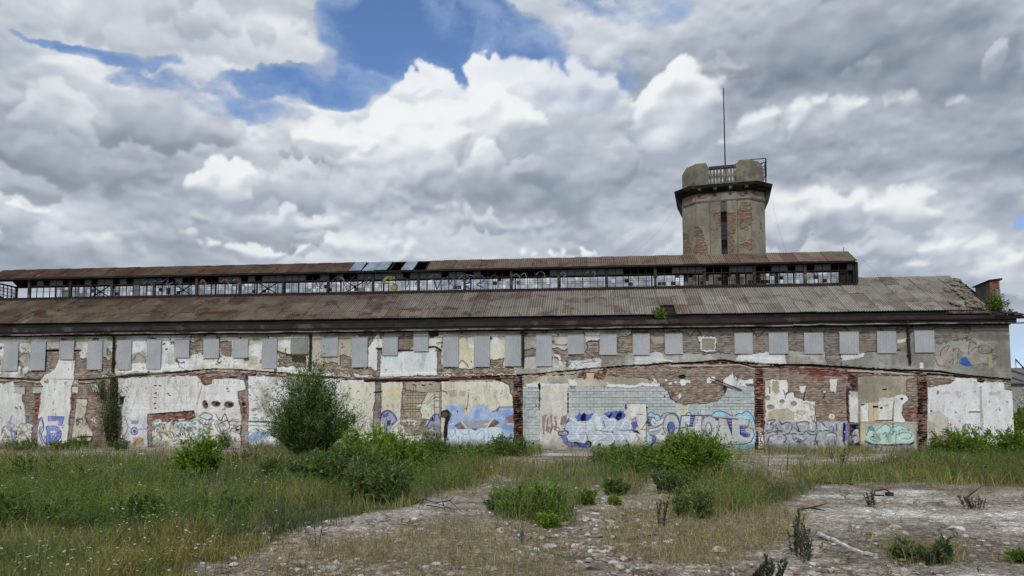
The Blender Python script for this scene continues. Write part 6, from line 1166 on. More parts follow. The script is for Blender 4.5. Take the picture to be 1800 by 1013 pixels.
    while z < zz1: mb.hexa([T(*p) for p in ((wx0, -hw + .11, z), (wx1, -hw + .11, z), (wx1, -hw + .17, z), (wx0, -hw + .17, z), (wx0, -hw + .11, z + .05), (wx1, -hw + .11, z + .05), (wx1, -hw + .17, z + .05), (wx0, -hw + .17, z + .05))]); z += .42
    wf = mb.build('window', M['steel'], tw, 'tall narrow slit window with dark glazing bars'); z = zz0; mb = MB(); r = random.Random(2)
    while z < zz1 - .4:
        if r.random() < .6: mb.hexa([T(*p) for p in ((wx0 + .03, -hw + .145, z + .05), (wx1 - .03, -hw + .145, z + .05), (wx1 - .03, -hw + .155, z + .05), (wx0 + .03, -hw + .155, z + .05), (wx0 + .03, -hw + .145, z + .42), (wx1 - .03, -hw + .145, z + .42), (wx1 - .03, -hw + .155, z + .42), (wx0 + .03, -hw + .155, z + .42))])
        z += .42
    mb.build('pane', M['glass_dark'], wf)['kind'] = 'stuff'
    # string course, frieze and cornice
    def frus(mb, h0, h1, c0, c1, za, zb_): n = 8; a = [T(x, y, za) for x, y in octo(h0, c0)]; b_ = [T(x, y, zb_) for x, y in octo(h1, c1)]; mb.add(a + b_, [tuple(range(8))[::-1], tuple(range(8, 16))] + [(i, (i + 1) % 8, 8 + (i + 1) % 8, 8 + i) for i in range(8)])
    mb = MB(); frus(mb, hw + .06, hw + .12, ch, ch + .02, z_str - .06, z_str + .1); mb.build('string_course', M['tower_trim'], tw)
    mb = MB(); frus(mb, hw + .08, hw + .60, ch, ch + .15, zt(337), zt(331)); frus(mb, hw + .60, hw + .72, ch + .15, ch + .18, zt(331), z_cor1)
    for sx_ in (-1, 1): mb.hexa([T(sx_ * (hw + .0), -hw + ch, zt(354)), T(sx_ * (hw + .10), -hw + ch, zt(354)), T(sx_ * (hw + .10), hw - ch, zt(354)), T(sx_ * (hw + .0), hw - ch, zt(354)), T(sx_ * (hw + .0), -hw + ch, zt(331)), T(sx_ * (hw + .62), -hw + ch, zt(331)), T(sx_ * (hw + .62), hw - ch, zt(331)), T(sx_ * hw, hw - ch, zt(331))]); co = mb.build('cornice', M['cornice'], tw)
    for k in range(7):
        for sx_ in (-1, 0, 1):
            x = -hw + ch + (2 * hw - 2 * ch) * (k + .5) / 7
            if sx_ == 0: c_ = [(x - .14, -hw - .6), (x + .14, -hw - .6), (x + .14, -hw - .05), (x - .14, -hw - .05)]
            else: continue
            if k % 2: continue
            mb = MB(); mb.prism(c_, zt(335.5), zt(331), T); mb.build('bracket', M['cornice'], co)
    # parapet plinth, four corner piers with sloped caps, balustrades
    mb = MB(); frus(mb, hw + .0, hw, ch, ch, z_cor1 - .02, z_rail0 - .02); mb.build('plinth', M['tower_trim'], tw)
    ow = (1298 - 1249) / (1349 - 1203) * hw * .98                              # half the open width between piers
    for mx_ in (-1, 1):
        for my in (-1, 1):
            o_ = [(mx_ * ow, my * hw), (mx_ * (hw - ch), my * hw), (mx_ * hw, my * (hw - ch)), (mx_ * hw, my * ow), (mx_ * ow, my * ow)]
            if mx_ * my < 0: o_ = o_[::-1]
            if my > 0 or mx_ > 0: pass
            cx, cy = mx_ * (ow + .36 * (hw - ow)), my * (ow + .36 * (hw - ow)); oo = [(cx + (x - cx) * .74, cy + (y - cy) * .74) for x, y in o_]
            mb = MB(); mb.prism(o_, z_rail0 - .03, z_cap, T); pr = mb.build('corner_pier', M['tower_trim'], tw)
            mb = MB(); n = 5; vs = [T(x, y, z_cap) for x, y in o_] + [T(x, y, z_top) for x, y in oo]; mb.add(vs, [tuple(range(n))[::-1], tuple(range(n, 2 * n))] + [(i, (i + 1) % n, n + (i + 1) % n, n + i) for i in range(n)]); mb.build('cap', M['tower_cap'], pr)
    prof = [(0, .06), (.08, .10), (.2, .075), (.45, .13), (.7, .10), (.86, .07), (1, .11)]
    def lathe(name):
        mb = MB(); n = 8
        for z, rr in prof: mb.v += [(rr * math.cos(6.2832 * k / n), rr * math.sin(6.2832 * k / n), z) for k in range(n)]
        for i in range(len(prof) - 1): mb.f += [(i * n + k, i * n + (k + 1) % n, (i + 1) * n + (k + 1) % n, (i + 1) * n + k) for k in range(n)]
        return mb.mesh(name)
    bm_ = lathe('baluster'); bm_.materials.append(M['tower_trim'])
    for side in range(4):
        Rz = Matrix.Rotation(side * math.pi / 2, 4, 'Z'); f = lambda x, y, z: T(*((Rz @ Vector((x, y, 0))).to_tuple()[:2]), z)
        mb = MB(); mb.prism([(-ow, -hw + .0), (ow, -hw + .0), (ow, -hw + .34), (-ow, -hw + .34)], z_rail1 - .26, z_rail1 - .02, f); rl = mb.build('balustrade', M['cornice'], tw)
        h_ = z_rail1 - .26 - z_rail0 + .02
        for k in range(8):
            x = -ow + 2 * ow * (k + .5) / 8; p = f(x, -hw + .17, z_rail0 - .02); link('baluster', bm_, rl, None, Matrix.Translation(p) @ Matrix.Diagonal((1.2, 1.2, h_, 1)))
    # roof hatch railing at the rear right
    mb = MB(); zr = zt(271); pts = [(hw - .6, hw - 2.2), (hw + .35, hw - 2.6), (hw + .35, -.6), (hw - 1.2, -1.4)]
    rail = [T(ow - .2, -1.0, zt(276)), T(ow + .7, -1.2, zr + .1), T(hw + .3, -1.2, zr + .1), T(hw + .3, .6, zr + .1)]
    for a, b_ in zip(rail[:-1], rail[1:]): mb.bar(a, b_, .06)
    for p in rail[1:]: mb.bar(p, (p[0], p[1], z_top - .6), .06)
    for j in range(6): z = zr - .3 - j * .32; mb.bar(T(hw + .3, -1.2, z), T(hw + .3, .6, z), .05); mb.bar(T(hw + .3, -1.2, z), T(hw - .4, -1.2, z - .05), .05)
    mb.bar(T(hw + .3, -1.2, zr + .1), T(hw + .3, -1.2, zt(300)), .06); mb.bar(T(hw + .3, -1.2, zt(300)), T(hw - .1, -1.2, zt(308)), .06); mb.bar(T(hw - .3, -1.2, zt(281)), T(hw + .1, -1.2, zt(276)), .1)
    mb.build('railing', M['steel'], tw, 'thin rusty ladder railing on the right hand pier')
    mb = MB(); zb, ztop = z_rail1 - 1.5, on_plane(1274, 155, OFFT + hw)[1]; mb.tube([T(.32, 0, zb), T(.31, 0, (zb + ztop) / 2), T(.29, 0, ztop)], .07, 8, .045); mb.v = [(x, y, z) for x, y, z in mb.v]
    tag(mb.build('mast', M['steel']), 'tall thin steel mast rising from the middle of the tower top', 'mast')
    mb = MB(); frus(mb, hw - .05, hw - .05, ch, ch, z_rail0 - .1, z_rail0 - .03); mb.build('deck', M['cornice'], tw)
    # lightning wires
    def wire(a, b_, sag, lab):
        pts = [Vector(a).lerp(Vector(b_), t / 10) + Vector((0, 0, -sag * math.sin(math.pi * t / 10))) for t in range(11)]; mb = MB(); mb.tube(pts, .0045, 4); tag(mb.build('wire', M['dark_timber']), lab, 'wire')
    q = on_plane(1384, 449, 6); wire(T(hw + .6, -.5, z_cor1), world(q[0], 14.9, 6), .4, 'thin wire hanging from the tower cornice down to the ridge on the right')
    q = on_plane(1098, 455, 6); wire(T(-hw - .6, -.5, z_cor0), world(q[0], 14.9, 6), .6, 'thin wire running from the tower down to the ridge on the left')
    q = on_plane(1549, 490, 6); q2 = on_plane(1497, 437, 6); wire(world(q2[0], q2[1], 6), world(q[0], 13.1, 6), .1, 'thin wire slanting from the lantern end down to the main roof ridge')
build_tower()
# ------------------------------------------------------------------ ground: zones are patches of the real surface, looked up by position
ZW, ZH, ZY0 = 620, 130, 775
_gx, _gy = np.meshgrid(np.linspace(-30, 1830, ZW), np.linspace(ZY0, 1030, ZH))
_n1 = (fbm(_gx, _gy * 3.2, 60, 5, 81) - .5) * 2; _n2 = (fbm(_gx, _gy * 3.2, 60, 5, 82) - .5) * 2
def zone(polys, jag=26):
    o = np.zeros(_gx.shape); x = _gx + _n1 * jag; y = _gy + _n2 * jag * .30
    for pts, val in polys:
        m = np.zeros(x.shape, bool); n = len(pts)
        for i in range(n):
            (x0, y0), (x1, y1) = pts[i], pts[(i + 1) % n]
            if y0 == y1: continue
            m ^= ((y0 > y) != (y1 > y)) & (x < (x1 - x0) * (y - y0) / (y1 - y0) + x0)
        o = np.where(m, val, o)
    return o
def zblur(a, k=4):
    b = a * 0
    for i in range(-k, k + 1): b = b + np.roll(a, i, 1)
    c = b * 0
    for i in range(-1, 2): c = c + np.roll(b, i, 0)
    return c / (2 * k + 1) / 3
def look(zm, X, Y, jit=0, seed=0):
    px, py = to_px(X, Y, 0 * X)
    if jit: rs = np.random.RandomState(seed); px = px + rs.normal(0, jit, X.shape); py = py + rs.normal(0, jit * .3, X.shape)
    i = np.clip(((px + 30) / 1860 * (ZW - 1)).astype(int), 0, ZW - 1); j = np.clip(((py - ZY0) / (1030 - ZY0) * (ZH - 1)).astype(int), 0, ZH - 1)
    return zm[j, i]
MEADOW = zone([([(-60, 800), (880, 798), (850, 835), (820, 850), (735, 862), (720, 888), (610, 905), (530, 925), (460, 960), (400, 985), (330, 990), (300, 1040), (-60, 1040)], 1.0), ([(180, 790), (480, 792), (470, 806), (330, 812), (120, 812), (-60, 806), (-60, 790)], .12), ([(-60, 775), (150, 775), (180, 792), (-60, 790)], .7),
               ([(120, 820), (200, 816), (190, 826), (110, 828)], .2), ([(300, 918), (360, 912), (350, 924), (290, 926)], .3), ([(860, 815), (1040, 812), (1140, 838), (1120, 868), (1000, 858), (900, 848)], .40), ([(1190, 862), (1290, 832), (1370, 842), (1440, 858), (1385, 880), (1310, 900), (1230, 910), (1190, 892)], .85),
               ([(1395, 822), (1500, 818), (1640, 800), (1840, 790), (1840, 858), (1700, 850), (1500, 848), (1392, 852)], .85), ([(1620, 770), (1840, 770), (1840, 822), (1640, 815)], 1.0), ([(1340, 784), (1620, 784), (1620, 796), (1340, 798)], .6), ([(640, 775), (945, 775), (940, 800), (640, 805)], 1.0), ([(440, 775), (640, 775), (640, 805), (440, 800)], .9),
               ([(860, 862), (1005, 866), (1000, 925), (870, 912)], .5), ([(1560, 965), (1690, 962), (1690, 990), (1565, 988)], .6), ([(1760, 975), (1840, 970), (1840, 990), (1770, 992)], .6), ([(1500, 934), (1580, 930), (1600, 945), (1510, 948)], .25), ([(1045, 790), (1150, 786), (1150, 835), (1050, 832)], .8)])
DRY = zone([([(440, 955), (700, 935), (860, 905), (1000, 950), (1050, 1040), (380, 1040)], .55), ([(560, 958), (700, 950), (740, 975), (640, 990), (540, 978)], .9), ([(1050, 905), (1200, 890), (1330, 886), (1425, 898), (1400, 928), (1345, 962), (1260, 985), (1140, 985), (1060, 960)], 1.0), ([(1000, 850), (1200, 870), (1180, 900), (1000, 890)], .35),
            ([(1340, 798), (1500, 800), (1500, 822), (1345, 826)], .5), ([(-60, 930), (380, 920), (330, 1040), (-60, 1040)], .5), ([(740, 845), (850, 838), (830, 862), (730, 866)], .8), ([(900, 815), (1130, 815), (1120, 860), (920, 850)], .6), ([(1150, 985), (1330, 985), (1340, 1040), (1060, 1040)], .12), ([(1395, 850), (1840, 852), (1840, 862), (1395, 858)], .5), ([(1680, 860), (1730, 862), (1730, 885), (1690, 880)], .5), ([(1530, 955), (1700, 955), (1690, 990), (1560, 990)], .5)])
RUBBLE = zone([([(340, 985), (560, 978), (820, 995), (820, 1040), (300, 1040)], 1.0), ([(870, 905), (1000, 870), (1200, 885), (1180, 960), (1060, 995), (900, 985)], 1.0), ([(430, 925), (640, 908), (800, 905), (720, 955), (440, 970)], .75), ([(720, 888), (860, 880), (860, 905), (730, 912)], .4), ([(1040, 985), (1700, 985), (1660, 1040), (1040, 1040)], .7),
               ([(1395, 858), (1840, 865), (1840, 985), (1400, 985)], .22), ([(1180, 840), (1400, 838), (1400, 852), (1190, 868)], .5), ([(860, 838), (1060, 836), (1060, 870), (870, 868)], .4), ([(1440, 915), (1620, 920), (1600, 960), (1420, 950)], .45), ([(1680, 866), (1840, 870), (1840, 900), (1720, 898)], .45), ([(140, 790), (480, 792), (480, 800), (140, 800)], .4)])
SLAB = zone([([(1300, 848), (1500, 852), (1700, 858), (1840, 866), (1840, 985), (1480, 990), (1430, 940), (1345, 900)], .45), ([(1330, 860), (1500, 857), (1660, 863), (1560, 874), (1380, 870)], 1.0), ([(1400, 892), (1560, 892), (1730, 904), (1700, 912), (1500, 905), (1400, 900)], 1.0), ([(1690, 900), (1840, 888), (1840, 930), (1770, 930)], .95), ([(1655, 1001), (1720, 988), (1840, 988), (1840, 1040), (1700, 1040)], 1.25), ([(1580, 872), (1680, 874), (1680, 882), (1590, 880)], .8),
             ([(930, 793), (1045, 791), (1050, 803), (930, 804)], .95), ([(-60, 792), (480, 795), (470, 803), (-60, 801)], .6), ([(120, 816), (200, 814), (190, 824), (110, 826)], .7), ([(840, 840), (1000, 836), (990, 856), (820, 852)], .75), ([(560, 915), (720, 886), (870, 884), (850, 900), (700, 914), (600, 922)], .7), ([(1340, 800), (1560, 798), (1640, 816), (1480, 822), (1350, 818)], .75), ([(1740, 940), (1800, 938), (1800, 948), (1745, 946)], 1.0), ([(1620, 800), (1700, 802), (1690, 812), (1610, 812)], .6)])
def ground_z(X, Y):
    r_ = look(RUBBLE, X, Y) if isinstance(X, np.ndarray) else 0
    return (fbm(X + 60, Y + 10, 3.5, 4, 61) - .5) * .16 - .02
def build_ground():
    xs = np.concatenate([-np.geomspace(3400, 48, 26), np.arange(-46, 46.01, .145), np.geomspace(48, 3400, 26)]); ys = [7.0]
    while ys[-1] < 64: ys.append(ys[-1] * 1.0062)
    ys = np.concatenate([[-3400, -900, -250, -80, -25, -5, 2, 5], ys, np.geomspace(68, 3400, 22)]); X, Y = np.meshgrid(xs, ys)
    me_, dr, ru, sl = look(zblur(MEADOW, 6), X, Y), look(zblur(DRY, 8), X, Y), look(RUBBLE, X, Y), look(zblur(SLAB, 3), X, Y)
    a = fbm(X + 60, Y + 10, .5, 5, 62); b = fbm(X + 60, Y + 10, 3, 5, 63); c_ = fbm(X + 60, Y + 10, .18, 3, 64)
    soil = lin((140, 132, 120)); gv = lin((172, 165, 155)); con = lin((172, 167, 158)); wht = lin((212, 210, 204)); und = lin((92, 92, 62)); dryc = lin((132, 118, 90))
    C = soil * (1 - sm(a, .4, .6)[..., None]) + gv * sm(a, .4, .6)[..., None]
    def over(C, col, k): k = np.clip(k, 0, 1)[..., None]; return C * (1 - k) + col * k
    C = over(C, con, sl * 1.0 * sm(b, .25, .45)); C = over(C, wht, (sl - .45) * 1.9 * sm(fbm(X + 60, Y + 10, 1.1, 5, 65), .38, .52)); C = over(C, lin((104, 92, 82)), (sl > .2) * sm(fbm(X * .5 + 60, Y + 10, 1.6, 5, 66), .48, .62) * .6)
    C = over(C, dryc, dr * .55 * sm(a, .35, .55)); C = over(C, und, me_ * 1.2 * sm(a, .2, .5)); far = (np.abs(X) > 50) | (Y > 66) | (Y < 5); C[far] = und * .9 + dryc * .2
    C = C * (.72 + .56 * c_)[..., None] * (.86 + .28 * b)[..., None] * np.array([1.26, 1.20, 1.13])
    Zg = ground_z(X, Y) + ru * (c_ - .5) * .10 + (a - .5) * .05 * (1 - np.clip(sl, 0, 1)); Zg = np.where(far, -.05, Zg); Zg = Zg + np.where(sl > .6, .03, 0)
    ny, nx = X.shape; i = np.arange(ny * nx).reshape(ny, nx); F_ = np.stack([i[:-1, :-1], i[:-1, 1:], i[1:, 1:], i[1:, :-1]], -1).reshape(-1, 4)
    o = link('ground', mesh_np('ground', np.stack([X, Y, Zg], -1).reshape(-1, 3), F_, attrs={'Col': C.reshape(-1, 3)}, mats=[M['ground']], smooth=True)); tag(o, kind='structure')
build_ground()
rs = np.random.RandomState(4)
def scatter(n, zm, y0=8.5, y1=56.5, seed=0, spread=.80, jit=5):
    q = np.random.RandomState(seed); Y = np.exp(q.uniform(math.log(y0), math.log(y1), n)); X = q.uniform(-1, 1, n) * (Y * spread + 1.5)
    wall_y = _A[1] + (X - _A[0]) * DY / DX; k = (q.rand(n) < look(zm, X, Y, jit, seed)) & (Y < wall_y - .15); return X[k], Y[k], q
def blades(name, X, Y, H, W_, cols, q, lean=.35, tips=None):
    n = len(X); a = q.uniform(0, 6.283, n); c, s = np.cos(a), np.sin(a); l = q.uniform(.05, lean, n) * H; la = q.uniform(0, 6.283, n); lx, ly = np.cos(la) * l, np.sin(la) * l; z0 = ground_z(X, Y) - .02
    b = np.stack([X, Y, z0], -1); w_ = np.stack([c, s, 0 * c], -1) * (W_ / 2)[:, None]; m_ = b + np.stack([lx * .35, ly * .35, H * .55], -1); t = b + np.stack([lx, ly, H], -1)
    V = np.stack([b - w_, b + w_, m_ + w_ * .8, m_ - w_ * .8, t], 1).reshape(-1, 3); k = np.arange(n)[:, None] * 5
    F_ = np.concatenate([k + [0, 1, 2], k + [0, 2, 3], k + [3, 2, 4]], 0); C = np.repeat(cols, 5, 0)
    return link(name, mesh_np(name, V, F_, attrs={'Col': C}, mats=[M['leaf']]))
def pick(pal, n, q, v=.35):
    p = lin(np.array(pal)); c = p[q.randint(0, len(pal), n)]; return c * (1 + q.uniform(-v, v, (n, 1)))
GREEN = [(116, 130, 64), (132, 140, 74), (102, 118, 60), (146, 148, 88), (122, 126, 82), (160, 150, 106), (142, 126, 92)]
DRYC = [(166, 156, 108), (152, 146, 96), (182, 172, 128), (134, 136, 82), (146, 132, 92)]
X, Y, q = scatter(260000, MEADOW, seed=1, jit=12); n = len(X); hh = q.uniform(.16, .42, n) * (.7 + .8 * fbm(X + 60, Y + 10, 2.2, 4, 71)) * np.where(Y < 16, .8, 1.0)
keep = q.rand(n) < .25 + .95 * sm(fbm(X + 60, Y + 10, 1.3, 5, 78), .34, .56); X, Y, hh = X[keep], Y[keep], hh[keep]; n = len(X); tuft = fbm(X + 60, Y + 10, .7, 3, 79); hh = hh * (.55 + 1.1 * sm(tuft, .35, .7)); pv = fbm(X + 60, Y + 10, 4.0, 4, 74)[:, None]; gc = pick(GREEN + [(146, 138, 92)], n, q); gc = gc * (.62 + .76 * pv) * (1 + (fbm(X + 60, Y + 10, 2.5, 4, 80)[:, None] - .5) * np.array([1.5, .6, .3])); dk = sm(fbm(X + 60, Y + 10, 1.7, 4, 75), .52, .66)[:, None]; gc = gc * (1 - .25 * dk)
tag(blades('meadow_grass', X, Y, hh, .005 + Y * .00085, gc, q, .9), kind='stuff')
X, Y, q = scatter(150000, DRY, seed=2, jit=14); n = len(X); hh = q.uniform(.07, .27, n) * (.6 + .8 * fbm(X + 60, Y + 10, 1.5, 4, 72))
tag(blades('dry_grass', X, Y, hh, .003 + Y * .0006, pick(DRYC + [(118, 120, 72), (150, 136, 110)], n, q, .25), q, 1.3), kind='stuff')
def leaves(P, Dv, L_, Wd, cols, q, droop=.2):
    """diamond leaves at P pointing along Dv"""
    n = len(P); Dv = Dv + q.normal(0, .45, (n, 3)); Dv[:, 2] -= droop; Dv /= np.linalg.norm(Dv, axis=1)[:, None] + 1e-9; r_ = q.normal(0, 1, (n, 3)); S = np.cross(Dv, r_); S /= np.linalg.norm(S, axis=1)[:, None] + 1e-9
    L_ = L_[:, None]; Wd = Wd[:, None]; V = np.stack([P, P + Dv * L_ * .45 + S * Wd * .5, P + Dv * L_, P + Dv * L_ * .45 - S * Wd * .5], 1).reshape(-1, 3); k = np.arange(n)[:, None] * 4
    return V, k + [0, 1, 2, 3], np.repeat(cols, 4, 0)
# low leafy weeds between the grass
def weeds(name, X, Y, q, hmin, hmax, pal, stems=4, per=9, leaf=.10, lw=.35, spread=.22):
    n = len(X); z0 = ground_z(X, Y); cols0 = pick(pal, n, q, .3); Ps = []; Ds = []; Cs = []; Ls = []
    for s_ in range(stems):
        a = q.uniform(0, 6.283, n); h = q.uniform(hmin, hmax, n); r_ = q.uniform(0, spread, n) * h / hmax; dx, dy = np.cos(a) * r_, np.sin(a) * r_
        for j in range(per):
            t = (j + .7) / per; P = np.stack([X + dx * t * 1.5, Y + dy * t * 1.5, z0 + h * t], -1); la = q.uniform(0, 6.283, n); Ds.append(np.stack([np.cos(la), np.sin(la), np.full(n, .5)], -1)); Ps.append(P); Cs.append(cols0 * q.uniform(.75, 1.25, (n, 1))); Ls.append(leaf * (1.15 - .6 * t) * (.7 + Y * .012) * q.uniform(.7, 1.3, n))
    P = np.concatenate(Ps); L_ = np.concatenate(Ls); V, F_, C = leaves(P, np.concatenate(Ds), L_, L_ * lw, np.concatenate(Cs), q); return tag(link(name, mesh_np(name, V, F_, attrs={'Col': C}, mats=[M['leaf']])), kind='stuff')
WEEDD = zone([([(-60, 815), (160, 812), (300, 820), (480, 810), (700, 800), (850, 800), (820, 850), (720, 880), (600, 890), (480, 880), (400, 900), (330, 935), (200, 935), (-60, 940)], .8), ([(180, 880), (330, 880), (320, 930), (190, 930)], 1.0), ([(400, 905), (480, 900), (460, 940), (330, 960), (240, 960)], .4), ([(1390, 830), (1840, 800), (1840, 850), (1400, 850)], .35), ([(1620, 775), (1840, 775), (1840, 830), (1640, 815)], .9),
              ([(1200, 850), (1300, 850), (1330, 890), (1220, 905)], .8), ([(860, 862), (1005, 866), (1000, 925), (870, 912)], .7), ([(1050, 790), (1150, 786), (1150, 832), (1050, 832)], .9), ([(0, 775), (170, 775), (170, 790), (0, 790)], .5), ([(640, 775), (940, 778), (930, 800), (640, 803)], .9), ([(-60, 940), (330, 960), (300, 1040), (-60, 1040)], .25)])
X, Y, q = scatter(11000, WEEDD, seed=3, y0=9); weeds('low_weeds', X, Y, q, .2, .62, [(100, 128, 52), (114, 140, 60), (88, 114, 50), (108, 126, 74), (124, 142, 66)], leaf=.075)
SPARSE = zone([([(-60, 775), (1840, 775), (1840, 1040), (-60, 1040)], .16), ([(1400, 856), (1840, 866), (1840, 960), (1420, 960)], .05), ([(1340, 798), (1640, 800), (1640, 825), (1340, 825)], .5), ([(1180, 838), (1400, 838), (1400, 860), (1190, 870)], .5)])
X, Y, q = scatter(16000, zone([([(-60, 812), (470, 815), (700, 800), (860, 800), (820, 850), (720, 885), (600, 890), (330, 935), (-60, 940)], .6), ([(600, 772), (960, 776), (950, 800), (600, 806)], .9), ([(1040, 782), (1330, 790), (1310, 850), (1200, 862), (1050, 838)], .8), ([(1620, 772), (1840, 768), (1840, 838), (1600, 825)], .9), ([(-60, 776), (230, 776), (230, 790), (-60, 790)], .6), ([(1395, 830), (1600, 822), (1840, 840), (1840, 856), (1400, 850)], .3), ([(1190, 862), (1290, 850), (1390, 860), (1300, 900), (1210, 905)], .8), ([(860, 866), (1005, 868), (1000, 920), (870, 910)], .6)]), seed=15, y0=11); kk = q.rand(len(X)) < sm(fbm(X + 60, Y + 10, 2.4, 4, 76), .44, .58); X, Y = X[kk], Y[kk]
weeds('tall_weeds', X, Y, q, .35, .95, [(98, 128, 50), (112, 140, 58), (86, 114, 52), (116, 132, 76), (126, 146, 66)], 4, 10, .085, .33, .30)
X, Y, q = scatter(2600, SPARSE, seed=5, y0=9); weeds('scattered_weeds', X, Y, q, .08, .3, [(96, 104, 58), (122, 112, 72), (80, 92, 50), (116, 96, 76)], 4, 6, .05, .4, .16)
X, Y, q = scatter(1500, zone([([(-60, 800), (860, 800), (720, 880), (460, 960), (300, 1040), (-60, 1040)], .45), ([(1390, 825), (1840, 800), (1840, 855), (1400, 852)], .5), ([(1190, 840), (1400, 838), (1390, 960), (1150, 980)], .4), ([(860, 812), (1130, 812), (1120, 900), (880, 900)], .35)]), seed=25, y0=10)
weeds('dead_stalks', X, Y, q, .4, .95, [(118, 98, 76), (104, 88, 70), (132, 112, 86), (96, 84, 70)], 2, 14, .035, .45, .07)
# wild carrot and camomile heads
FLOW = zone([([(-60, 805), (460, 805), (500, 960), (300, 1040), (-60, 1040)], .75), ([(60, 920), (480, 900), (420, 985), (250, 1040), (60, 1040)], .9), ([(400, 820), (560, 830), (540, 880), (400, 880)], .8), ([(740, 800), (860, 800), (850, 835), (740, 840)], 1.0), ([(1200, 845), (1290, 840), (1290, 900), (1210, 900)], .8), ([(1120, 830), (1180, 830), (1180, 870), (1120, 860)], .7), ([(1560, 783), (1620, 783), (1620, 796), (1560, 796)], 1.0), ([(1400, 820), (1840, 800), (1840, 850), (1400, 850)], .35), ([(1340, 985), (1480, 985), (1480, 1040), (1340, 1040)], .15), ([(560, 850), (700, 850), (700, 880), (560, 880)], .2)])
def flowers():
    X, Y, q = scatter(11000, FLOW, seed=6, y0=9, jit=3); kf = q.rand(len(X)) < sm(fbm(X + 60, Y + 10, 2.0, 4, 83), .45, .62); X, Y = X[kf], Y[kf]; n = len(X); z0 = ground_z(X, Y); H = q.uniform(.28, .62, n); R_ = q.uniform(.010, .027, n) * (.7 + Y * .034); V = []; F_ = []; C = []
    wc = lin((232, 232, 222)); gc = lin((96, 106, 60)); tilt = q.normal(0, .16, (n, 2))
    for i in range(n):
        b_ = len(V); m_ = 7; c = np.array([X[i] + q.normal(0, .05), Y[i] + q.normal(0, .05), z0[i] + H[i]])
        V.append(c + [0, 0, R_[i] * .1]); C.append(wc)
        for k in range(m_): a = 6.2832 * k / m_; rr = R_[i] * q.uniform(.55, 1.2); dx, dy = math.cos(a) * rr, math.sin(a) * rr; V.append(c + [dx, dy, dx * tilt[i, 0] + dy * tilt[i, 1] + R_[i] * q.uniform(-.1, .35)]); C.append(wc * q.uniform(.75, 1.0))
        F_ += [(b_, b_ + 1 + k, b_ + 1 + (k + 1) % m_) for k in range(m_)]
        s_ = len(V); w_ = .003 + Y[i] * .00016; V += [np.array([X[i] - w_, Y[i], z0[i]]), np.array([X[i] + w_, Y[i], z0[i]]), c - [0, 0, .002]]; C += [gc] * 3; F_.append((s_, s_ + 1, s_ + 2))
    tag(link('wildflowers', mesh_np('wildflowers', np.array(V), np.array(F_), attrs={'Col': np.array(C)}, mats=[M['leaf']])), kind='stuff')
flowers()
# stones
def stone_v(q, size, flat=.6):
    p = (1 + 5 ** .5) / 2; v = np.array([(-1, p, 0), (1, p, 0), (-1, -p, 0), (1, -p, 0), (0, -1, p), (0, 1, p), (0, -1, -p), (0, 1, -p), (p, 0, -1), (p, 0, 1), (-p, 0, -1), (-p, 0, 1)]) / 1.9
    v = v * q.uniform(.65, 1.25, (12, 1)) * np.array([q.uniform(.7, 1.3), q.uniform(.6, 1.0), flat * q.uniform(.6, 1.1)]) * size * .5; a = q.uniform(0, 6.28); c, s = math.cos(a), math.sin(a); return v @ np.array([[c, -s, 0], [s, c, 0], [0, 0, 1]]).T
ICO = np.array([(0, 11, 5), (0, 5, 1), (0, 1, 7), (0, 7, 10), (0, 10, 11), (1, 5, 9), (5, 11, 4), (11, 10, 2), (10, 7, 6), (7, 1, 8), (3, 9, 4), (3, 4, 2), (3, 2, 6), (3, 6, 8), (3, 8, 9), (4, 9, 5), (2, 4, 11), (6, 2, 10), (8, 6, 7), (9, 8, 1)])
def stones():
    X, Y, q = scatter(34000, RUBBLE, seed=7, y0=9, jit=9); n = len(X); z0 = ground_z(X, Y); V = []; C = []
    pal = lin(np.array([(172, 162, 150), (196, 190, 180), (150, 136, 122), (132, 118, 106), (160, 128, 112), (206, 204, 198), (140, 134, 128), (176, 164, 146)]))
    for i in range(n):
        s = (.026 + .13 * q.rand() ** 4) * (.75 + Y[i] * .03); V.append(stone_v(q, s) + [X[i], Y[i], z0[i] + s * .10]); C.append(np.tile(pal[q.randint(len(pal))] * q.uniform(.7, 1.15), (12, 1)))
    F_ = (ICO[None] + np.arange(n)[:, None, None] * 12).reshape(-1, 3); tag(link('rubble', mesh_np('rubble', np.concatenate(V), F_, attrs={'Col': np.concatenate(C)}, mats=[M['rubble']])), kind='stuff')
stones()
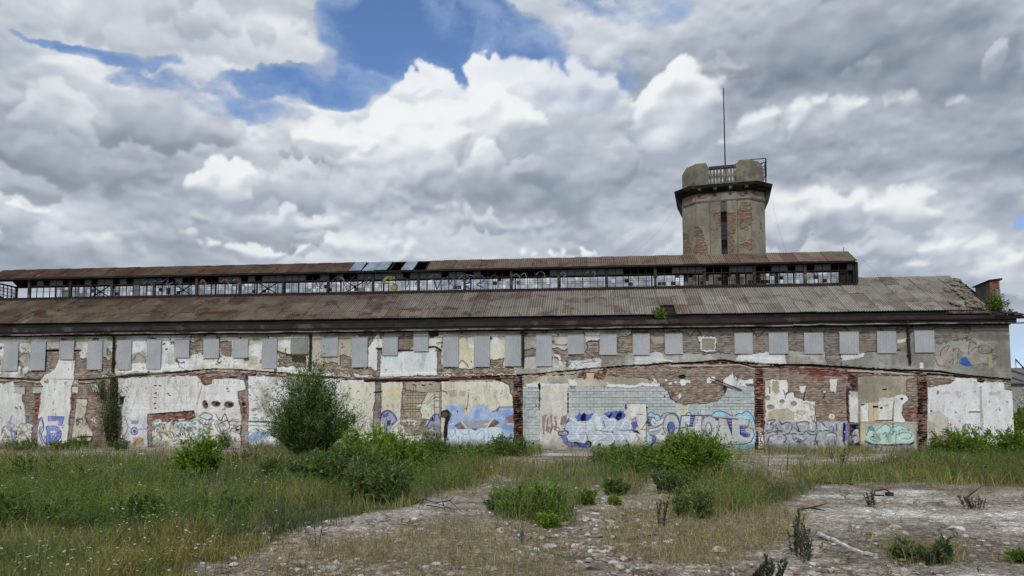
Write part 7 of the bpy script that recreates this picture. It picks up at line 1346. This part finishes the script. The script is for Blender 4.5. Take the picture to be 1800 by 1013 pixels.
CH = [(1100, 942, .62, .22, 'grey', 'broad layered grey chunk of concrete in the middle of the rubble'), (905, 903, .36, .5, 'light', 'pale rounded stone at the left foot of the green clump in the rubble'), (1047, 905, .34, .4, 'white', 'bright white plaster lump below the two small tufts'), (1072, 927, .24, .5, 'white', 'small bright white stone beside the grey concrete chunk'), (1262, 966, .24, .6, 'light', 'single pale stone in the dry grass'), (1682, 928, .36, .5, 'white', 'pale stone lying alone on the open slab at the right'),
      (965, 962, .3, .5, 'white', 'white stone at the lower left edge of the rubble field'), (1088, 998, .28, .6, 'light', 'rounded pale stone at the bottom edge near the centre'), (1050, 998, .32, .5, 'grey', 'grey stone at the bottom edge left of the rounded pale stone'), (323, 994, .22, .9, 'light', 'upright pale stone beside the grass at the bottom left'), (582, 1000, .3, .4, 'light', 'flat pale stone at the bottom between the dry grass'), (1215, 990, .22, .5, 'light', 'small pale stone at the bottom right of the centre'),
      (860, 1003, .3, .5, 'light', 'flat cream stone at the very bottom left of the centre'), (1590, 937, .3, .6, 'light', 'pale lump of mortar beside the thin weeds on the slab'), (1575, 926, .26, .6, 'light', 'smaller pale lump behind the mortar lump on the slab'), (630, 929, .4, .4, 'light', 'pale stone on the broken edge of the gravel bank'), (1020, 955, .34, .5, 'grey', 'grey stone with a sharp edge in the rubble left of the big chunk'), (1585, 1003, .3, .3, 'light', 'flat chip of concrete beside the white slab')]
chm = {'grey': mat_weathered('grey_concrete', srgb(150, 142, 132), srgb(116, 106, 96), scale=9), 'light': mat_weathered('pale_stone', srgb(186, 178, 164), srgb(150, 140, 128), scale=9), 'white': mat_weathered('white_plaster', srgb(214, 212, 206), srgb(180, 176, 168), scale=9)}
for px, py, s, fl, mt, lab in CH:
    gx, gy = ground_at(px, py); q = np.random.RandomState(int(px)); v = stone_v(q, s, fl); v[:, 2] += s * fl * .12
    o = link('rubble_chunk', mesh_np('rubble_chunk', v, ICO, mats=[chm[mt]]), None, None, Matrix.Translation((gx, gy, float(ground_z(np.array([gx]), np.array([gy]))[0])))); tag(o, lab, 'rubble', 'larger stones lying in the yard')
# pale kerb stones curving across the slab
kp = [(1440, 942), (1462, 950), (1480, 960), (1500, 970), (1520, 976), (1545, 979)]; mb = MB()
for a, b_ in zip(kp[:-1], kp[1:]): (ax, ay), (bx_, by_) = ground_at(*a), ground_at(*b_); mb.bar((ax, ay, .04), (ax + (bx_ - ax) * .90, ay + (by_ - ay) * .96, .015), .07, .04)
tag(mb.build('kerb', chm['white']), 'low curved white kerb stones on the open slab at the right', 'kerb')
def stick(pts, r_, lab, nm='branch', cat='branch', mat='bark'):
    mb = MB()
    for line_ in pts: mb.tube([(lambda g: (g[0], g[1], z))(ground_at(x, y)) for x, y, z in line_], r_, 5, r_ * .4)
    tag(mb.build(nm, M[mat]), lab, cat)
stick([[(1402, 899, .04), (1425, 897, .06), (1452, 893, .10)], [(1425, 897, .06), (1450, 900, .03)]], .03, 'dark fallen stick lying on the slab behind the grey green stalks')
stick([[(1420, 849, .06), (1450, 852, .05), (1500, 853, .03)]], .06, 'long dark strip of timber along the far edge of the slab', 'timber_strip', 'timber')
stick([[(728, 890, .05), (745, 888, .16), (765, 893, .12), (800, 900, .05)], [(745, 888, .16), (735, 897, .05)], [(765, 893, .12), (790, 890, .14), (812, 902, .03)], [(780, 897, .1), (776, 888, .2)], [(750, 892, .05), (772, 899, .1), (792, 897, .04)], [(790, 890, .14), (800, 886, .2)]], .016, 'tangle of dead twigs on the gravel bank beside the meadow')
stick([[(1696, 882, .05), (1712, 878, .2), (1726, 875, .3)], [(1670, 852, .1), (1700, 846, .4), (1712, 838, .6)]], .03, 'bent dead stalks leaning over the slab at the right')
stick([[(1350, 820, .0), (1353, 820, .7), (1349, 821, 1.3)]], .018, 'tall bare dry stalk right of the big weed mound')
stick([[(1384, 826, .0), (1385, 826, .6), (1389, 827, 1.2)]], .018, 'second bare dry stalk, further right and nearer the slab')
(gx, gy) = ground_at(1552, 872); mb = MB(); mb.box(gx - .28, gx + .0, gy - .08, gy + .08, 0, .03); mb.tube([(gx - .25, gy, .02), (gx - .22, gy, .15), (gx + .08, gy, .18), (gx + .2, gy, .1)], .02); mb.box(gx + .1, gx + .27, gy - .08, gy + .08, .01, .10); tag(mb.build('scrap_metal', M['pipe']), 'bent dark scrap of metal with a handle lying on the slab', 'scrap')
(gx, gy) = ground_at(915, 948); mb = MB(); mb.tube([(gx, gy, 0), (gx + .03, gy, .12)], .032, 8); mb.tube([(gx + .03, gy, .12), (gx + .035, gy, .15)], .014, 6); tag(mb.build('plastic_bottle', mat_weathered('blue_plastic', srgb(66, 68, 104), srgb(90, 94, 130))), 'small blue plastic bottle among the dry grass and rubble', 'bottle')
# ------------------------------------------------------------------ shrubs and single plants
def plant(name, label, cat, px, py, wpx, hpx, pal, limbs=26, twigs=12, per=16, leaf=.11, lw=.4, shape='dome', group=None, seed=0, base=None, stems=True, droop=.25, up=.5, jit=.35, flatten=.8, bare=0.0):
    if base is None: gx, gy = ground_at(px, py); gz = float(ground_z(np.array([gx]), np.array([gy]))[0]) - .03
    else: gx, gy, gz = base
    k = math.hypot(gx, gy) * .985 / F_PX if base is None else math.hypot(gx, gy) / F_PX; W_, H_ = wpx * k * (1.12 if base is None else 1), hpx * k * (1.06 if base is None else 1); q = np.random.RandomState(seed + int(px)); root = empty(name, (gx, gy, gz), label, cat, group)
    mb = MB(); P, D_, T_ = [], [], []
    for i in range(limbs):
        a = q.uniform(0, 6.283); rr = math.sqrt(q.rand())
        if shape == 'dome': ez = H_ * math.sqrt(max(.05, 1 - rr * rr * .85)) * q.uniform(.72, 1.0); ex = W_ / 2 * rr
        elif shape == 'cone': ez = H_ * (1 - rr ** 1.3 * .72) * q.uniform(.7, 1.02); ex = W_ / 2 * rr
        elif shape == 'column': ez = H_ * q.uniform(.35, 1.0); ex = W_ / 2 * rr * (1.15 - .5 * ez / H_)
        else: ez = H_ * q.uniform(.6, 1.0); ex = W_ / 2 * rr
        E_ = np.array([math.cos(a) * ex, math.sin(a) * ex * flatten, ez]); bs_ = .12 if shape in ('cone', 'column') else (.85 if shape == 'tall' else .55); B_ = np.array([math.cos(a) * ex * bs_, math.sin(a) * ex * bs_, 0]); mid_ = B_ * .4 + E_ * .6 * np.array([.75 + .25 * bs_, .75 + .25 * bs_, .9])
        pts = [B_ * (1 - t) ** 2 + 2 * mid_ * t * (1 - t) + E_ * t * t for t in np.linspace(0, 1, 5)]
        if stems: mb.tube(pts, max(.006, H_ * .012), 4, .004)
        d0 = E_ - mid_; d0 /= np.linalg.norm(d0) + 1e-9
        for j in range(twigs):
            t = q.uniform(.12 + bare, 1.0); p = B_ * (1 - t) ** 2 + 2 * mid_ * t * (1 - t) + E_ * t * t; o = np.array([q.normal(), q.normal(), q.normal() * .6 + up]); o = o / np.linalg.norm(o) + d0 * .5; L_ = H_ * (q.uniform(.06, .17) if q.rand() < .85 or shape == 'cone' else q.uniform(.18, .30)) * (1.25 if t > .8 else 1)
            s_ = (np.arange(per) + q.rand(per)) / per; P.append(p + o * L_ * s_[:, None] + q.normal(0, L_ * .10, (per, 3))); D_.append(np.tile(o, (per, 1))); T_.append(np.full(per, q.uniform(.6, 1.4)))
    P = np.concatenate(P); D_ = np.concatenate(D_); T_ = np.concatenate(T_); P[:, 2] = np.maximum(P[:, 2], .02); n = len(P); cols = pick(pal, n, q, jit) * T_[:, None]; Ls = leaf * q.uniform(.6, 1.3, n)
    V, F_, C = leaves(P, D_, Ls, Ls * lw, cols, q, droop); Lm = mesh_np('foliage', V, F_, attrs={'Col': C}, mats=[M['leaf']]); T0 = Matrix.Translation((gx, gy, gz)); link('foliage', Lm, root, None, T0)
    if stems: link('stem', mb.mesh('stem'), root, M['bark'], T0)
    return root
DK = [(84, 110, 50), (98, 124, 56), (72, 96, 46), (110, 134, 66), (82, 100, 60), (124, 140, 86)]
YG = [(128, 154, 52), (114, 142, 48), (144, 166, 64), (100, 128, 46)]
MG = [(98, 128, 48), (112, 140, 56), (84, 114, 44), (126, 148, 70)]
GG = [(92, 104, 70), (106, 116, 82), (78, 92, 60), (116, 120, 90)]
BR = [(96, 82, 66), (112, 96, 76), (84, 74, 62), (120, 106, 84)]
plant('willow_bush', 'big dark green bush standing in front of the wall, taller than the ledge', 'bush', 543, 806, 136, 172, DK, 80, 30, 22, .15, .28, 'cone', seed=3, droop=.15, up=.8, flatten=.75)
g = world(on_plane(200, 784)[0], 0, -.55); plant('climbing_shrub', 'dark shrub climbing the brick pier below the first downpipe', 'shrub', 200, 784, 34, 112, DK + GG, 26, 14, 14, .13, .35, 'column', seed=4, base=(g[0], g[1], -.05), droop=.2)
g = world(on_plane(191, 690)[0], 3.6, -.3); plant('wall_shrub', 'pale green shrub growing out of the wall above the climbing shrub', 'shrub', 191, 690, 44, 42, GG + DK, 14, 10, 12, .12, .3, 'dome', seed=5, base=g, droop=.4)
plant('leafy_shrub', 'bright yellow green shrub in the meadow left of the big bush', 'shrub', 345, 846, 78, 74, YG, 34, 14, 14, .13, .45, seed=6)
plant('leafy_shrub', 'small dark shrub at the foot of the dense graffiti', 'shrub', 394, 790, 26, 26, DK, 14, 10, 10, .11, .45, seed=7)
plant('leafy_shrub', 'bright green dome of leaves just right of the big bush', 'shrub', 652, 812, 96, 64, YG, 64, 16, 14, .12, .45, seed=8)
plant('leafy_shrub', 'broad green shrub in front of the bright green dome', 'shrub', 705, 834, 125, 62, YG + MG, 60, 14, 14, .12, .4, seed=9)
plant('leafy_shrub', 'low dark leafy mass in front of the big bush', 'shrub', 600, 858, 165, 70, MG + GG, 70, 14, 14, .11, .4, seed=10)
plant('leafy_shrub', 'grey green weeds sloping down to the bare gravel', 'shrub', 668, 884, 110, 62, GG + MG, 40, 14, 14, .10, .35, seed=11, shape='tall')
plant('leafy_shrub', 'dark weeds left of the big bush where the meadow thins', 'shrub', 490, 850, 70, 50, DK, 26, 12, 12, .10, .4, seed=12)
plant('leafy_shrub', 'upright dark green tuft beside the painted pillar', 'shrub', 768, 812, 46, 48, DK + MG, 22, 12, 14, .12, .3, seed=13, shape='tall')
plant('leafy_shrub', 'green bank of weeds under the pale blue graffiti', 'shrub', 826, 806, 90, 24, MG, 30, 12, 12, .12, .35, seed=14)
plant('leafy_shrub', 'green mound leaning on the foot of the first big brick pier', 'shrub', 897, 801, 84, 38, MG + DK, 32, 13, 13, .12, .38, seed=15)
plant('leafy_shrub', 'big green mound of shrubs covering the foot of the outlined graffiti', 'shrub', 1218, 838, 118, 76, MG + YG, 84, 16, 16, .12, .38, seed=16)
plant('leafy_shrub', 'lower green shoulder on the left of the big mound', 'shrub', 1140, 832, 125, 48, MG + DK, 56, 13, 13, .11, .38, seed=17)
plant('leafy_shrub', 'low olive weeds under the silver lettering', 'shrub', 1075, 818, 70, 34, DK + MG, 26, 12, 12, .11, .38, seed=18)
plant('leafy_shrub', 'grey green weeds in front of the big mound', 'shrub', 1182, 866, 76, 36, GG + MG, 30, 12, 12, .09, .35, seed=19, shape='tall')
plant('leafy_shrub', 'dark weed clump standing at the edge of the dry grass', 'shrub', 1222, 912, 60, 46, MG + GG, 22, 12, 12, .08, .3, seed=20, shape='tall')
plant('leafy_shrub', 'leafy sapling against the white plaster at the right end', 'shrub', 1690, 800, 86, 40, MG + YG, 36, 13, 12, .15, .45, seed=21)
plant('leafy_shrub', 'taller leafy sapling in front of the vertical crack at the right end', 'shrub', 1722, 802, 60, 44, YG, 22, 12, 12, .16, .45, seed=22)
plant('leafy_shrub', 'green shrub at the right hand corner of the hall', 'shrub', 1786, 806, 52, 46, MG + YG, 30, 13, 13, .14, .45, seed=23)
plant('leafy_shrub', 'reddish green low weeds at the foot of the red brick pier at the right', 'shrub', 1655, 800, 50, 24, MG + BR, 20, 12, 12, .12, .4, seed=24)
for px, py, w_, h_, pal, lab in ((932, 908, 92, 50, MG, 'lush green clump in the middle of the rubble'), (968, 912, 60, 56, MG + YG, 'taller right half of the lush clump in the rubble'), (884, 898, 60, 34, DK + MG, 'flatter left end of the lush clump in the rubble'), (962, 928, 46, 26, YG, 'small bright weed in front of the lush clump'), (1032, 886, 38, 28, MG, 'round green tuft right of the lush clump'), (1080, 868, 50, 28, GG + MG, 'grey green tuft behind the round green tuft'), (1080, 887, 16, 16, YG, 'tiny yellow green weed in the rubble'),
                                  (1640, 990, 54, 28, GG, 'thin dark weeds at the bottom of the slab'), (1665, 988, 22, 36, GG + DK, 'taller dark weed at the bottom right of the slab'), (1590, 984, 30, 30, GG, 'loose grey green weed at the bottom of the slab'), (1792, 990, 34, 22, MG, 'low green weed at the right edge of the picture'), (60, 842, 90, 36, DK + MG, 'dark leafy clump far left in the meadow'), (245, 920, 70, 46, DK, 'darkest leafy clump in the left meadow'), (160, 860, 80, 34, MG, 'mid green clump behind the darkest clump'),
                                  (60, 935, 120, 50, DK, 'broad dark green patch of weeds at the left edge'), (400, 905, 90, 36, DK + MG, 'dark weeds below the bright yellow green shrub'), (145, 786, 40, 18, MG, 'green tuft at the wall foot below the narrow cream strip'), (35, 790, 50, 18, MG, 'green tuft at the wall foot at the far left'), (105, 790, 30, 14, MG, 'small tuft at the wall foot below the blue letters'), (210, 792, 34, 20, DK, 'dark tuft at the foot of the climbing shrub'), (1515, 790, 40, 14, MG + BR, 'small weeds at the wall foot below the mint green graffiti')):
    plant('weed_clump', lab, 'weeds', px, py, w_, h_, pal, 20 if px < 1500 else 11, 10, 11 if px < 1500 else 7, .085 if py > 880 else .11, .35, 'dome' if h_ < 40 else 'tall', seed=int(py), group='clumps of weeds in the yard')
def spikes(px, py, wpx, hpx, n, lab, pal, seed, leaf=.035, nm='mugwort'):
    gx, gy = ground_at(px, py); k = math.hypot(gx, gy) * .985 / F_PX; q = np.random.RandomState(seed); gz = float(ground_z(np.array([gx]), np.array([gy]))[0]) - .02; root = empty(nm, (gx, gy, gz), lab, 'plant'); mb = MB(); P = []; D_ = []
    for i in range(n):
        x, y = q.uniform(-.5, .5) * wpx * k * .5, q.uniform(-.3, .3) * wpx * k; h = hpx * k * q.uniform(.55, 1); lx = q.normal(0, .10) * h + x * .8; mb.tube([(x, y, 0), (x + lx * .4, y, h * .5), (x + lx, y, h)], .006, 4, .003); m_ = 46
        t = q.uniform(.15, 1, m_); a = q.uniform(0, 6.283, m_); P.append(np.stack([x + lx * t ** 1.3, np.full(m_, y), h * t], -1)); D_.append(np.stack([np.cos(a) * .6, np.sin(a) * .6, np.full(m_, 1.0)], -1))
    P = np.concatenate(P); D_ = np.concatenate(D_); n_ = len(P); Ls = leaf * q.uniform(.7, 1.5, n_); V, F_, C = leaves(P, D_, Ls * 1.6, Ls * .55, pick(pal, n_, q), q, 0); T0 = Matrix.Translation((gx, gy, gz)); link('foliage', mesh_np('foliage', V, F_, attrs={'Col': C}, mats=[M['leaf']]), root, None, T0); link('stem', mb.mesh('stem'), root, M['bark'], T0)['kind'] = 'stuff'
SG = [(84, 90, 70), (100, 104, 84), (70, 78, 60), (112, 108, 90)]
spikes(1395, 975, 40, 78, 9, 'tall grey green stalks at the left edge of the slab', SG, 1); spikes(1418, 986, 34, 62, 8, 'shorter grey green stalks just right of the tall ones', SG, 2)
spikes(1352, 1030, 70, 60, 12, 'dark green spiky weeds cut by the bottom edge', [(64, 76, 52), (78, 88, 60)], 3); spikes(1330, 1022, 16, 36, 4, 'small dark spiky weed at the bottom left of the spiky weeds', [(60, 70, 50)], 6)
spikes(1160, 925, 30, 62, 5, 'thin dark stalks standing in the rubble', [(84, 84, 66), (96, 88, 70)], 4); spikes(1535, 888, 26, 32, 9, 'upright bundle of dead brown stalks on the slab', BR, 5, .03, 'dead_plant'); spikes(364, 880, 14, 36, 5, 'pinkish brown dock spike in the meadow', [(118, 98, 88), (130, 106, 92)], 7, .05, 'dock')
spikes(430, 822, 56, 34, 22, 'brownish grey dead stalks left of the big bush', [(84, 82, 70), (98, 92, 78)], 8, .05, 'dead_plant'); spikes(1475, 818, 34, 30, 10, 'brown dead weed on the apron near the purple outlined graffiti', BR, 9, .05, 'dead_plant'); spikes(1712, 893, 44, 20, 12, 'low dark dead weed beside the bent stalks', BR, 10, .03, 'dead_plant'); spikes(558, 968, 10, 60, 2, 'single thin dry stalk at the left end of the gravel', [(110, 96, 76)], 11, .02)
# plants growing on the building
g = world(on_plane(1160, 565, -.45)[0], 9.14, -.42); plant('roof_shrub', 'small green shrub growing in the eaves gutter above the outlined graffiti', 'shrub', 1160, 565, 24, 22, MG, 16, 9, 10, .12, .45, base=g, seed=1, stems=False)
g = world(on_plane(1750, 562, -.2)[0], 9.22, -.2); plant('roof_shrub', 'green shrub growing at the foot of the parapet stub', 'shrub', 1750, 562, 34, 32, MG, 20, 10, 11, .13, .35, base=g, seed=2)
g = world(on_plane(1774, 566, .1)[0], 9.18, .2); plant('roof_shrub', 'tiny tuft on the broken corner right of the parapet stub', 'shrub', 1774, 566, 14, 10, MG, 10, 6, 8, .10, .35, base=g, seed=3, stems=False)
# ---- beyond the right hand corner: a low shed with a sheet roof, a rusty bin wall and trees
def beyond():
    Dp = 74.0
    def at(px, py, y=Dp): r_ = ray(px, py); t = y / r_[1]; return Vector((r_[0] * t, y, CAM_Z + r_[2] * t))
    a, b_ = at(1768, 672), at(1990, 672); base = empty('shed', (a.x + 3, Dp, 0), 'low white shed with a grey sheet roof behind the right hand corner of the hall', 'building'); z1_, zr_ = a.z, at(1775, 647, Dp + 4).z
    mb = MB(); mb.box(a.x, b_.x, Dp, Dp + 8, -.2, z1_ - .02); mb.build('wall', mat_weathered('white_shed_wall', srgb(196, 194, 188), srgb(160, 158, 152), scale=.4), base)
    mb = MB(); mb.add([(a.x - .4, Dp - .4, z1_), (b_.x, Dp - .4, z1_), (b_.x, Dp + 4, zr_), (a.x - .4, Dp + 4, zr_), (b_.x, Dp + 8.4, z1_), (a.x - .4, Dp + 8.4, z1_), (a.x - .4, Dp - .4, z1_ - .16), (b_.x, Dp - .4, z1_ - .16)], [(0, 1, 2, 3), (3, 2, 4, 5), (6, 7, 1, 0)]); rf = mb.build('roof', mat_weathered('grey_sheet_roof', srgb(120, 116, 114), srgb(104, 100, 98), rnd=.05), base)
    mb = MB()
    for k in range(6): x = a.x + k * 2.2; mb.bar((x + 1.6, Dp - .3, z1_ + .06), (x + .2, Dp + 4, zr_ + .06), .5, .05)
    mb.build('roof_strip', mat_weathered('dark_roof_strip', srgb(70, 64, 64), srgb(84, 78, 78)), rf)
    mb = MB(); p = at(1786, 647, Dp + 3.8); mb.tube([p, p + Vector((0, 0, 1.0))], .04); mb.bar(p + Vector((0, 0, .9)), p + Vector((.9, 0, -.1)), .09); mb.build('vent_pipe', M['dark_timber'], base)
    c = at(1783, 735, 66); mb = MB(); x = c.x; zt_ = at(1783, 727, 66).z; mb.box(x - .3, x + 8, 66, 66.3, -.1, zt_); mb.box(x + .5, x + 8, 66.02, 66.28, zt_, zt_ + .5); tag(mb.build('rusty_fence', mat_weathered('rusty_sheet', srgb(112, 72, 44), srgb(84, 54, 36), scale=1)), 'rusty brown sheet fence in front of the white shed', 'fence')
beyond()
gx, gy = ground_at(1800, 786); plant('garden_tree', 'green tree beside the right hand corner in front of the rusty fence', 'tree', 1812, 783, 60, 74, MG + YG, 40, 16, 14, .16, .45, seed=41, base=(gx + 3.2, gy + 3.5, 0))
